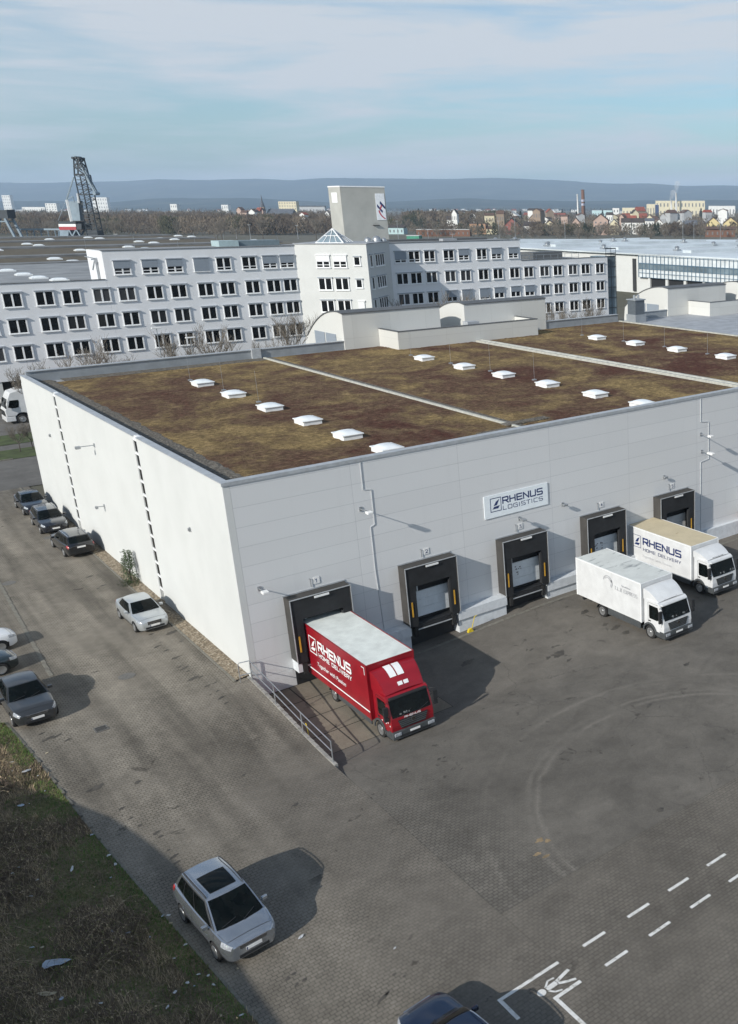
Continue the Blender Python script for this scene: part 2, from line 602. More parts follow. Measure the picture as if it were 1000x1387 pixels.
membrane = plain('roof_membrane', (0.33, 0.345, 0.37), 0.6, var=0.25, scale=0.8, bmp=0.1)
old_felt = plain('weathered_felt', (0.17, 0.175, 0.18), 0.8, var=0.35, scale=0.25)
dark_roof, nt, b = new_mat('dark_green_roof')
v = coords(nt)
c = ramp(nt, [(0.3, (0.055, 0.042, 0.028)), (0.55, (0.095, 0.078, 0.05)), (0.75, (0.14, 0.12, 0.08))], noise_(nt, v, 0.4, 6, 0.7))
L(nt, c, b.inputs['Base Color'])
b.inputs['Roughness'].default_value = 1.0
blue_roof = plain('pale_blue_roof', (0.56, 0.61, 0.64), 0.5, var=0.3, scale=0.06)
metal_cap = plain('zinc_cap', (0.46, 0.48, 0.50), 0.5, metal=0.3, var=0.15)
blue_metal = plain('blue_grey_sheet', (0.30, 0.325, 0.35), 0.45, metal=0.2, var=0.15, scale=1.0)
steel = plain('galvanised_steel', (0.42, 0.44, 0.46), 0.4, metal=0.7, var=0.2)
white_paint = plain('white_paint', (0.80, 0.81, 0.81), 0.4, var=0.06)
white_frame = plain('white_frame', (0.82, 0.83, 0.84), 0.4, var=0.05)
lintel_grey = plain('grey_blind_box', (0.33, 0.36, 0.40), 0.5, var=0.1)
shutter_grey = panel_mat('grey_shutter', (0.27, 0.31, 0.36), 50, 0.09, (0.20, 0.23, 0.27), 0.008)
shutter_white = panel_mat('white_shutter', (0.74, 0.75, 0.76), 50, 0.09, (0.6, 0.6, 0.62), 0.008)


def glass_mat(name, c=(0.004, 0.005, 0.006), rough=0.05, var=0.8, scale=0.7, spec=0.25):
    m, nt, b = new_mat(name)
    v = coords(nt)
    L(nt, ramp(nt, [(0.35, c), (0.75, tuple(x * (1 + 2.5 * var) for x in c))], noise_(nt, v, scale, 3)), b.inputs['Base Color'])
    b.inputs['Roughness'].default_value = rough
    b.inputs['Specular IOR Level'].default_value = spec
    return m


win_glass = glass_mat('window_glass')
_nt = win_glass.node_tree
_oi = N(_nt, 'ShaderNodeObjectInfo')
_b = _nt.nodes['Principled BSDF']
_src = _b.inputs['Base Color'].links[0].from_socket
L(_nt, mix(_nt, ramp(_nt, [(0.0, 0.0), (0.72, 0.0), (0.85, 0.55), (1.0, 1.0)], _oi.outputs['Random']), _src, (0.06, 0.062, 0.066)), _b.inputs['Base Color'])
car_glass = glass_mat('car_glass', (0.002, 0.003, 0.003), 0.03, 0.8, 2.0, 0.16)
hall_glass = glass_mat('hall_glass', (0.10, 0.13, 0.15), 0.1, 0.5, 0.2, 0.5)
rubber = plain('black_rubber', (0.018, 0.018, 0.018), 0.85, var=0.3)
black_fabric = plain('black_dock_fabric', (0.014, 0.015, 0.017), 0.8, var=0.4, scale=2)
dark_trim = plain('dark_trim', (0.018, 0.019, 0.021), 0.6, var=0.3)
shelter_grey = plain('shelter_fabric_top', (0.048, 0.045, 0.042), 0.8, var=0.25, scale=1.5, bmp=0.2)
chassis_grey = plain('chassis_grey', (0.05, 0.053, 0.056), 0.6, var=0.3)
skirt_grey = plain('skirt_grey', (0.062, 0.068, 0.072), 0.5, var=0.25)
rim_silver = plain('rim_silver', (0.50, 0.51, 0.52), 0.3, metal=0.8, var=0.2)
lamp_glass = plain('headlight_glass', (0.34, 0.36, 0.39), 0.12, var=0.5, scale=14, coat=1.0)
tail_red = plain('tail_light_red', (0.35, 0.02, 0.02), 0.2, var=0.2, coat=1.0)
chrome = plain('chrome', (0.7, 0.7, 0.72), 0.12, metal=1.0, var=0.05)
plate_white = plain('plate_white', (0.75, 0.75, 0.74), 0.5, var=0.1)
yellow = plain('yellow_plastic', (0.62, 0.46, 0.02), 0.5, var=0.2)
amber = plain('amber_strip', (0.55, 0.30, 0.03), 0.5, var=0.2)
orange = plain('orange_red_paint', (0.62, 0.09, 0.03), 0.5, var=0.25)
red_paint = plain('truck_red', (0.27, 0.006, 0.014), 0.35, var=0.18, scale=1.2, coat=0.3)
truck_white = plain('truck_white', (0.64, 0.65, 0.66), 0.35, var=0.10, scale=1.3, coat=0.3)
tarp_white = plain('tarpaulin_white', (0.66, 0.69, 0.66), 0.6, var=0.14, scale=1.6, bmp=0.15)
navy = plain('navy_lettering', (0.015, 0.03, 0.12), 0.5, var=0.1)
grey_letter = plain('grey_lettering', (0.42, 0.43, 0.45), 0.6, var=0.1)
white_letter = plain('white_lettering', (0.82, 0.82, 0.82), 0.5, var=0.04)
mark_white, nt, b = new_mat('road_marking_paint')
v = coords(nt)
c = ramp(nt, [(0.34, (0.25, 0.24, 0.21)), (0.44, (0.62, 0.61, 0.58)), (0.6, (0.72, 0.71, 0.69))], noise_(nt, v, 6, 6, 0.75))
L(nt, c, b.inputs['Base Color'])
b.inputs['Roughness'].default_value = 0.8


def stained_top(name, base, spot, s0=0.55, s1=0.66, sx=1.0):
    m, nt, b = new_mat(name)
    c = ramp(nt, [(0.35, tuple(x * 0.88 for x in base)), (0.65, base)], noise_(nt, coords(nt), 1.2, 4, 0.6))
    f = ramp(nt, [(s0, 0.0), (s1, 0.8)], noise_(nt, coords(nt, (0.8 * sx, 2.6 * sx, 1), 0.5), 1.0, 5, 0.6, 0.6))
    L(nt, mix(nt, f, c, spot), b.inputs['Base Color'])
    b.inputs['Roughness'].default_value = 0.7
    return m


roof_worn = stained_top('worn_white_top', (0.62, 0.64, 0.62), (0.22, 0.24, 0.25), 0.56, 0.66)
roof_wood = stained_top('weathered_tan_top', (0.56, 0.48, 0.33), (0.26, 0.18, 0.10), 0.68, 0.72)


# ================================================================ THE SETTING
def cuts(lo, hi, step):
    n = int(round((hi - lo) / step))
    return [lo + (hi - lo) * i / n for i in range(n + 1)]


far_ground, nt, b = new_mat('plain_far_ground')
v = coords(nt)
c = ramp(nt, [(0.30, (0.045, 0.05, 0.03)), (0.45, (0.085, 0.08, 0.055)), (0.6, (0.12, 0.115, 0.095)), (0.75, (0.07, 0.085, 0.04))], noise_(nt, v, 0.006, 8, 0.7))
c = mix(nt, ramp(nt, [(0.62, 0.0), (0.7, 0.6)], noise_(nt, v, 0.03, 5, 0.7)), c, (0.26, 0.24, 0.22))
L(nt, c, b.inputs['Base Color'])
b.inputs['Roughness'].default_value = 1.0
xs = [-20000, -15000, -5000, -1500, -500, -150, -60, -20] + cuts(-10, 14.88, 1.24) + [14.92] + cuts(16, 60, 2) + [70, 90, 130, 200, 500, 1500, 5000, 15000, 20000]
ys = [-20000, -10000, -2000, -500, -100, -30] + cuts(0, 36, 2) + cuts(37, 48, 1) + [48.44, 48.56, 50, 52, 60, 80, 120, 200, 500, 1500, 5000, 15000, 20000]
g = MB()
for x in xs:
    for y in ys:
        g.v.append((x, y, gz(x, y) - 0.06))
for i in range(len(xs) - 1):
    for j in range(len(ys) - 1):
        a = i * len(ys) + j
        g.f.append((a, a + len(ys), a + len(ys) + 1, a + 1))
        g.m.append(0)
struct(g.build('ground', far_ground))


def sheet(name, poly, off, mat, step=0.5, zf=None, kind='structure', parent=None):
    """a thin sheet laid over the ground inside a convex outline (counter-clockwise)"""
    zf = zf or gz
    x0, x1 = min(p[0] for p in poly), max(p[0] for p in poly)
    y0, y1 = min(p[1] for p in poly), max(p[1] for p in poly)
    gx = [floor(x0 / step) * step + i * step for i in range(int((x1 - x0) / step) + 3)]
    gy = [floor(y0 / step) * step + i * step for i in range(int((y1 - y0) / step) + 3)]
    bm = bmesh.new()
    vs = [[bm.verts.new((x, y, 0)) for y in gy] for x in gx]
    for i in range(len(gx) - 1):
        for j in range(len(gy) - 1):
            bm.faces.new((vs[i][j], vs[i + 1][j], vs[i + 1][j + 1], vs[i][j + 1]))
    n = len(poly)
    for i in range(n):
        a, b_ = Vector((*poly[i][:2], 0)), Vector((*poly[(i + 1) % n][:2], 0))
        d = b_ - a
        nn = Vector((d.y, -d.x, 0)).normalized()
        bmesh.ops.bisect_plane(bm, geom=bm.verts[:] + bm.edges[:] + bm.faces[:], dist=1e-5, plane_co=a, plane_no=nn, clear_outer=True)
    cx = sum(p[0] for p in poly) / n
    for v in bm.verts:
        x = v.co.x + (cx - v.co.x) * 1e-5
        v.co.z = zf(x, v.co.y) + off
    me = bpy.data.meshes.new(name)
    bm.to_mesh(me)
    bm.free()
    me.materials.append(mat)
    o = bpy.data.objects.new(name, me)
    COL.objects.link(o)
    if kind:
        o['kind'] = kind
    if parent:
        o.parent = parent
    return o


def edge_x(y):                      # where the paving meets the verge
    return 4.95 + (52 - y) * 0.0755


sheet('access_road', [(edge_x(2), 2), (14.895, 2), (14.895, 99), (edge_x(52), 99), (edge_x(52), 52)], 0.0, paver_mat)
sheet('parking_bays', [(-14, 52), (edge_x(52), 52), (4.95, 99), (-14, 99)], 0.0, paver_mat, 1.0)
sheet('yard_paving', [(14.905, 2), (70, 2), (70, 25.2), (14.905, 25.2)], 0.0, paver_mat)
sheet('yard_asphalt', [(14.905, 25.21), (95, 25.21), (95, 48.46), (14.905, 48.46)], 0.0, asphalt_mat)
sheet('side_street', [(-60, 99.01), (14.95, 99.01), (70, 99.01), (70, 111.3), (-60, 111.3)], 0.0, street_mat, 2.0)
grass_far = plain('short_grass', (0.055, 0.075, 0.025), 1.0, var=0.5, scale=0.8, bmp=0.5)
o = sheet('grass_strip', [(-60, 111.32), (70, 111.32), (70, 116), (-60, 116)], 0.03, grass_far, 2.0)
o = sheet('footpath', [(-60, 116.02), (70, 116.02), (70, 118.6), (-60, 118.6)], 0.0, street_mat, 2.0)
o = sheet('grass_strip', [(-60, 118.62), (70, 118.62), (70, 124), (-60, 124)], 0.03, grass_far, 2.0)
sheet('service_yard', [(-60, 124.02), (175, 124.02), (175, 139.9), (-60, 139.9)], 0.0, street_mat, 2.0)

# kerbs
m = MB()
for y in cuts(8, 51, 1.0):
    z = gz(6, y + 0.5)
    e0, e1 = edge_x(y), edge_x(y + 0.985)
    m.prism([(e0 - 0.10, y, z - 0.1), (e0, y, z - 0.1), (e1, y + 0.985, z - 0.1), (e1 - 0.10, y + 0.985, z - 0.1)], (0, 0, 0.125))
o = m.build('kerb', kerb_mat, bevel=0.01)
struct(o)
m = MB()
for y in cuts(56, 98, 1.0):
    x = 7.62 + (y - 56) * 0.043
    m.box(x - 0.09, x + 0.09, y, y + 0.985, -0.05, 0.025)
struct(m.build('kerb', kerb_mat))
m = MB()
for y in cuts(48.6, 98, 1.0):
    m.box(14.20, 14.30, y, y + 0.985, -0.05, 0.05)
struct(m.build('kerb', kerb_mat))
m = MB()
for x in cuts(-30, 14, 2.0):
    m.box(x, x + 1.98, 111.22, 111.38, -0.05, 0.10)
struct(m.build('kerb', kerb_mat))
# gravel strip along the white wall
m = MB()
m.grid(lambda u, w: (14.30 + 0.74 * u, 48.7 + 44 * w, 0.04 + 0.05 * u + 0.02 * noise.noise(Vector((u * 9, w * 160, 0)))), 6, 240)
struct(m.build('gravel_strip', gravel_mat, smooth=True))

# white markings on the yard paving
Z0 = -0.75
pts = [at(757, 1304), at(676, 1357), at(698, 1380)]


def stripe(mb, a, b_, w, z=0.009):
    a, b_ = Vector(a[:2]), Vector(b_[:2])
    d = (b_ - a).normalized()
    nrm = Vector((-d.y, d.x)) * w / 2
    q = [a - nrm, b_ - nrm, b_ + nrm, a + nrm]
    mb.add([(p.x, p.y, gz(p.x, p.y) + z) for p in q], [(0, 1, 2, 3)])


m = MB()
stripe(m, (14.97, 21.9), (12.60, 21.9), 0.13)
stripe(m, (12.665, 21.84), (12.665, 20.85), 0.13)
struct(m.build('bay_marking', mark_white))
m = MB()
stripe(m, (15.0, 20.72), (13.92, 20.72), 0.14)
stripe(m, (13.99, 20.65), (13.99, 16.5), 0.13)
struct(m.build('bay_marking', mark_white))
for row in ([(790, 1282, 820, 1263), (851, 1243, 879, 1224), (906, 1207, 932, 1189), (957, 1172, 983, 1157)],
            [(820, 1308, 850, 1288), (880, 1268, 908, 1249), (936, 1230, 962, 1212), (987, 1194, 1013, 1177)]):
    ya = sum(at(r[0], r[1]).y + at(r[2], r[3]).y for r in row) / 8
    for r in row:
        m = MB()
        stripe(m, (at(r[0], r[1]).x, ya), (at(r[2], r[3]).x, ya), 0.13)
        struct(m.build('lane_marking', mark_white))
# the walking figure
m = MB()
F0 = at(734, 1345)


def fig(u, w):                      # u along the lane (+X = feet), w across
    return Vector((F0.x + u, F0.y + w, 0))


def limb(a, b_, w):
    stripe(m, fig(*a), fig(*b_), w)


n = 20
m.add([(fig(0, 0).x + 0.15 * cos(2 * pi * i / n), fig(0, 0).y + 0.15 * sin(2 * pi * i / n), Z0 + 0.009) for i in range(n)], [tuple(range(n))])
limb((0.20, 0.0), (0.62, 0.02), 0.20)
limb((0.20, 0.08), (0.42, 0.27), 0.07)
limb((0.42, 0.27), (0.66, 0.24), 0.07)
limb((0.20, -0.08), (0.34, -0.27), 0.07)
limb((0.34, -0.27), (0.56, -0.36), 0.07)
limb((0.60, 0.05), (1.22, 0.20), 0.13)
limb((0.60, -0.03), (0.86, -0.18), 0.11)
limb((0.86, -0.18), (1.16, -0.30), 0.10)
struct(m.build('pedestrian_marking', mark_white))

# concrete slabs in front of the first dock, and the strip of concrete along the docks
jx = [15.0, 16.75, 18.6, 20.45, 22.0]
jy = [40.4, 42.4, 44.4, 46.4, 48.36]
for i in range(4):
    for j in range(4):
        o = sheet('concrete_slab', [(jx[i] + 0.035, jy[j] + 0.03), (jx[i + 1] - 0.035, jy[j] + 0.03), (jx[i + 1] - 0.035, jy[j + 1] - 0.03), (jx[i] + 0.035, jy[j + 1] - 0.03)], 0.012, slab_mat)
joint_dark = plain('dark_joint', (0.035, 0.032, 0.028), 1.0, var=0.3)
sheet('slab_bedding', [(15.0, 40.4), (22.0, 40.4), (22.0, 48.4), (15.0, 48.4)], 0.006, joint_dark)
for x in cuts(22.1, 60, 1.9):
    sheet('concrete_edging', [(x + 0.02, 47.1), (x + 1.87, 47.1), (x + 1.87, 47.35), (x + 0.02, 47.35)], 0.02, kerb_mat)

# oil and water stains on the paving
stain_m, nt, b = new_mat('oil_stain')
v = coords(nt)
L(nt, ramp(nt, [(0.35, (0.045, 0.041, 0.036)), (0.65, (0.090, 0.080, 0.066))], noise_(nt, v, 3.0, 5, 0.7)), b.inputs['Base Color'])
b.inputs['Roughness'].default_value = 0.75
ochre_m = plain('ochre_smudge', (0.26, 0.19, 0.11), 0.9, var=0.3)


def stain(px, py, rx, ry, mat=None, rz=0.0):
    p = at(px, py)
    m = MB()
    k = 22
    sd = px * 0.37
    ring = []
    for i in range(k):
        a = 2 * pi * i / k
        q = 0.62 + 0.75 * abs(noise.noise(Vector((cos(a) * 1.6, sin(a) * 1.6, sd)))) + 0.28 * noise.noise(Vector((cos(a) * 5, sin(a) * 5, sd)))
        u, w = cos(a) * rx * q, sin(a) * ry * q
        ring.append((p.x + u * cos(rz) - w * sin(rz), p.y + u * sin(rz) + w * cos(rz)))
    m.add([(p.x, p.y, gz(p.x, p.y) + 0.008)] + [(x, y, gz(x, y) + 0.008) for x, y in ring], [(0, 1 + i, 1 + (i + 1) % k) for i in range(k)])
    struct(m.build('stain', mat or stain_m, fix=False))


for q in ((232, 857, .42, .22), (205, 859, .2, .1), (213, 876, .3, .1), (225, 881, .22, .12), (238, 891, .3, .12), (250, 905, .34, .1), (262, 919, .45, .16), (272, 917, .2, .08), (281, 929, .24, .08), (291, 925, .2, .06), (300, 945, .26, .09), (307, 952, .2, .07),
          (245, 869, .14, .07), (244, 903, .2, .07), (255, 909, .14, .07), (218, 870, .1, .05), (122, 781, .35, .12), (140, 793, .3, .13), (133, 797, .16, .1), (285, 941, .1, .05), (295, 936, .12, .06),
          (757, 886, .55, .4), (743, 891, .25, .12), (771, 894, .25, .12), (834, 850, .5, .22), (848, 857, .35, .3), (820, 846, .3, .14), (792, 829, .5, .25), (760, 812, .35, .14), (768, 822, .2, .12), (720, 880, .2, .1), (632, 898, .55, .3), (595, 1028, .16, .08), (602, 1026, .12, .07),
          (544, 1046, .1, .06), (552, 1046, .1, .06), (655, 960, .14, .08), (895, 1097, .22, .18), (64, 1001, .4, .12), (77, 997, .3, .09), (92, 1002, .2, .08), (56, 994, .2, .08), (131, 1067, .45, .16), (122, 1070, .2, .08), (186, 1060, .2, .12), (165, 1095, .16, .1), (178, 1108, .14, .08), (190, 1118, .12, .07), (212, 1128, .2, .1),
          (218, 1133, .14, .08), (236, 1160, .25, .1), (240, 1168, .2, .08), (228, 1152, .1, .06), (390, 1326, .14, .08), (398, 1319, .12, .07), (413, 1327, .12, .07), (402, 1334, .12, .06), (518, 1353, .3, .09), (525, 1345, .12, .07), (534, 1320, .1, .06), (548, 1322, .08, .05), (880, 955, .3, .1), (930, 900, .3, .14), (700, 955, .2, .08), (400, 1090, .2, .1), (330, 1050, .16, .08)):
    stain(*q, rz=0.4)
for q in ((731, 1138, .22, .14), (742, 1139, .16, .12), (728, 1157, .18, .12), (740, 1160, .22, .10)):
    stain(*q, mat=ochre_m)

# manhole covers and drains
cast = plain('cast_iron', (0.13, 0.125, 0.115), 0.7, var=0.3, scale=8, bmp=0.4)
for px, py in ((68, 728), (172, 916), (12, 790)):
    p = at(px, py)
    m = MB()
    m.lathe((p.x, p.y, p.z + 0.001), (0, 0, 1), [(0.40, 0), (0.40, 0.010), (0.34, 0.012), (0.0, 0.012)], 24)
    tag(m.build('manhole_cover', cast), {172: 'round iron manhole cover in the paving beside the silver saloon car', 68: 'round iron manhole cover in the access road level with the dark estate cars', 12: 'round iron manhole cover by the kerb line at the left parking bays'}[px], 'manhole cover', 'manhole covers')
p = at(137, 987)
m = MB()
m.box(p.x - 0.28, p.x + 0.28, p.y - 0.28, p.y + 0.28, p.z - 0.01, p.z + 0.012)
for i in range(5):
    m.box(p.x - 0.22, p.x + 0.22, p.y - 0.2 + i * 0.09, p.y - 0.16 + i * 0.09, p.z + 0.011, p.z + 0.02, 1)
tag(m.build('drain_cover', [cast, rubber]), 'square iron drain grate in the block paving before the dark grey saloon', 'drain')

# the verge and its rough ground
verge_mat, nt, b = new_mat('verge_soil')
v = coords(nt)
a = noise_(nt, v, 0.45, 6, 0.7, 0.4)
c = ramp(nt, [(0.3, (0.10, 0.08, 0.055)), (0.5, (0.20, 0.16, 0.105)), (0.62, (0.17, 0.155, 0.08)), (0.78, (0.10, 0.16, 0.045))], a)
c = mix(nt, 0.8, c, mix(nt, 1.0, c, ramp(nt, [(0.3, 0.4), (0.7, 1.7)], noise_(nt, v, 9, 5, 0.75)), 'MULTIPLY'))
L(nt, c, b.inputs['Base Color'])
b.inputs['Roughness'].default_value = 1.0
b.inputs['Specular IOR Level'].default_value = 0.1
bump(nt, b, noise_(nt, v, 7, 6, 0.7), 1.0, 0.12)


def verge_z(x, y):
    t = max(0.0, edge_x(y) - 0.12 - x)
    return gz(x, y) + 0.03 + 0.05 * min(t, 1) + 0.10 * t * sm(t / 3) * 0.5 + 0.10 * min(1, t) * noise.noise(Vector((x * 0.9, y * 0.9, 3))) + 0.04 * min(1, t) * noise.noise(Vector((x * 4, y * 4, 1)))


m = MB()
m.grid(lambda u, w: (lambda y: (lambda x: (x, y, verge_z(x, y)))(-9 + (edge_x(y) - 0.11 + 9) * (u ** 0.7)))(8 + 44 * w), 60, 160)
struct(m.build('verge', verge_mat, smooth=True))


def scatter(name, n, region, fn, mats, kind='stuff', label=None, cat=None):
    m = MB()
    for _ in range(n):
        fn(m, *region())
    o = m.build(name, mats, fix=False)
    tag(o, label, cat, None, kind)
    return o


def verge_pt():
    y = 22 + 30 * R.random()
    x = edge_x(y) - 0.12 - 5.6 * R.random() ** 1.2
    return x, y


def patchy(x, y):
    return noise.noise(Vector((x * 0.55, y * 0.4, 5))) + 0.35 * noise.noise(Vector((x * 2, y * 2, 9)))


gm = [plain('grass_green', (0.085, 0.16, 0.03), 0.9, var=0.4, scale=1), plain('grass_olive', (0.19, 0.18, 0.075), 0.9, var=0.4, scale=1),
      plain('straw', (0.42, 0.33, 0.21), 0.9, var=0.4, scale=1), plain('bramble', (0.13, 0.095, 0.072), 0.9, var=0.4, scale=1)]


def blade(m, x, y):
    p = patchy(x, y)
    near = edge_x(y) - x < 0.8
    if near and p > -0.35:
        k = 0 if R.random() < 0.75 else 1
    elif p > 0.22:
        k = 0 if R.random() < 0.45 else 1
    elif p > -0.12:
        k = R.choice((1, 2, 2, 2, 3))
    else:
        k = R.choice((3, 3, 2, 1))
    z = verge_z(x, y)
    a = R.random() * 2 * pi
    h = (0.05 + 0.09 * R.random()) * (1.0 if k < 2 else 1.6)
    w = 0.008 + 0.008 * R.random()
    lx, ly = cos(a) * h * 0.7, sin(a) * h * 0.7
    m.add([(x - sin(a) * w, y + cos(a) * w, z - 0.01), (x + sin(a) * w, y - cos(a) * w, z - 0.01), (x + lx, y + ly, z + h)], [(0, 1, 2)], k)


scatter('grass', 60000, verge_pt, blade, gm, label='rough grass and dead stalks covering the verge beside the access road', cat='grass')


def cane(m, x, y):
    if patchy(x, y) > -0.02 or edge_x(y) - x < 1.2:
        return
    z = verge_z(x, y)
    a = R.random() * 2 * pi
    l = 0.5 + 0.9 * R.random()
    h = 0.25 + 0.35 * R.random()
    pts = [(x + cos(a + 0.3 * t) * l * t, y + sin(a + 0.3 * t) * l * t, z + h * sin(pi * t * 0.9)) for t in (0, 0.25, 0.5, 0.75, 1)]
    m.tube(pts, 0.007, 3, R.choice((3, 3, 2)), 0.003, caps=False)
    for t in (0.3, 0.45, 0.6, 0.75, 0.9):
        q = Vector((x + cos(a + 0.3 * t) * l * t, y + sin(a + 0.3 * t) * l * t, z + h * sin(pi * t * 0.9)))
        b1 = R.random() * 6.28
        m.add([q, q + Vector((cos(b1) * 0.07, sin(b1) * 0.07, 0.03)), q + Vector((cos(b1 + 0.7) * 0.05, sin(b1 + 0.7) * 0.05, -0.02))], [(0, 1, 2)], R.choice((3, 3, 1, 2)))


scatter('bramble', 5200, verge_pt, cane, gm, label='dark leafless bramble tangle spread over the verge', cat='bramble')

# unseen shed added to the left; roof edge shaped to shade verge and road
nb = empty('unseen_shade_shed', (-6.0, 2.0, 0), 0, 'plain grey unseen shed with a sloping roof edge, added left of the verge to shade it', 'shed')
prof_ = [(0, -1), (0, 6.8), (22, 6.6), (30, 6.75), (35.5, 6.3), (40, 5.6), (45.0, 4.9), (45.0, -1)]
m = MB()
m.prism([(-9, y, z) for y, z in prof_], (9, 0, 0))
m.build('wall', conc_mat, nb)
m = MB()
up_ = prof_[1:-1]
m.prism([(-9.2, y, z + 0.01) for y, z in up_] + [(-9.2, y, z + 0.16) for y, z in reversed(up_)], (9.35, 0, 0))
m.build('roof', membrane, nb)

# litter
paper = plain('litter_white', (0.55, 0.56, 0.57), 0.7, var=0.2)
paper2 = plain('litter_bluish', (0.36, 0.42, 0.50), 0.6, var=0.2)
paper3 = plain('litter_tan', (0.42, 0.36, 0.25), 0.8, var=0.2)


def scrap(x, y, z, s, mat, label, el=1.0, rz=0.0, name='litter_scrap'):
    m = MB()
    n = 9
    ring = [(cos(2 * pi * i / n) * s * el * (0.6 + 0.5 * R.random()), sin(2 * pi * i / n) * s / el * (0.6 + 0.5 * R.random()), s * 0.25 * R.random()) for i in range(n)]
    vs = [(0, 0, s * 0.35)] + ring + [(p[0] * 0.5, p[1] * 0.5, s * (0.1 + 0.3 * R.random())) for p in ring]
    fs = [(0, 1 + n + i, 1 + n + (i + 1) % n) for i in range(n)] + [(1 + n + i, 1 + i, 1 + (i + 1) % n, 1 + n + (i + 1) % n) for i in range(n)]
    m.add(vs, fs)
    o = m.build(name, mat, loc=(x, y, z + 0.03))
    o.rotation_euler = (0, 0, rz)
    return tag(o, label, 'litter', 'scraps of litter on and beside the verge')


def vat(px, py):
    p = at(px, py)
    return p.x, p.y, verge_z(p.x, p.y) + 0.02


scrap(*vat(75, 1317), 0.34, paper2, 'large pale blue torn plastic sheet lying on the dark verge', 1.5, -0.5)
scrap(*vat(68, 1358), 0.20, paper3, 'long tan scrap on the verge below the large torn plastic sheet', 1.7, -0.7)
scrap(*vat(30, 1096), 0.14, paper2, 'flat pale card lying on the verge above the bramble patch', 1.4, -0.5)
scrap(*vat(36, 1048), 0.14, paper, 'small heap of white litter on the upper verge near the kerb', 1.5, 0.1)
scrap(*vat(99, 1182), 0.12, paper, 'upright white slip of litter in the middle of the bramble', 2.0, 1.2)
for i, (px, py) in enumerate([(18, 1047), (17, 1035), (41, 1093), (62, 1074), (125, 1133), (148, 1161), (157, 1173), (151, 1192), (152, 1217), (28, 1183), (20, 1193), (11, 1201), (52, 1199),
                              (113, 1170), (45, 1222), (46, 1294), (60, 1292), (27, 1310), (8, 1310), (175, 1267), (154, 1266), (204, 1274), (237, 1301), (252, 1282), (283, 1324), (264, 1340), (255, 1336),
                              (238, 1348), (139, 1369), (228, 1368), (290, 1337), (232, 1253), (221, 1243), (228, 1240), (168, 1224), (86, 1363), (300, 1380), (328, 1378), (64, 1020), (52, 1053), (270, 1323), (310, 1300), (322, 1312)]):
    x, y, z = vat(px, py)
    if x > edge_x(y) - 0.1:
        z = gz(x, y) - 0.02
    scrap(x, y, z, 0.035 + 0.05 * R.random(), R.choice((paper, paper, paper2, paper3)), 'small scrap of pale litter lying on or beside the rough verge', 1 + R.random() * 0.6, R.random() * 3)
for px, py, l in ((408, 1270, 'crumpled white paper on the paving right of the silver car with the sunroof'), (535, 1285, 'tiny white scrap on the paving above the dark blue car')):
    p = at(px, py)
    scrap(p.x, p.y, p.z, 0.09 if px == 408 else 0.05, paper, l, 1.5, 0.5)


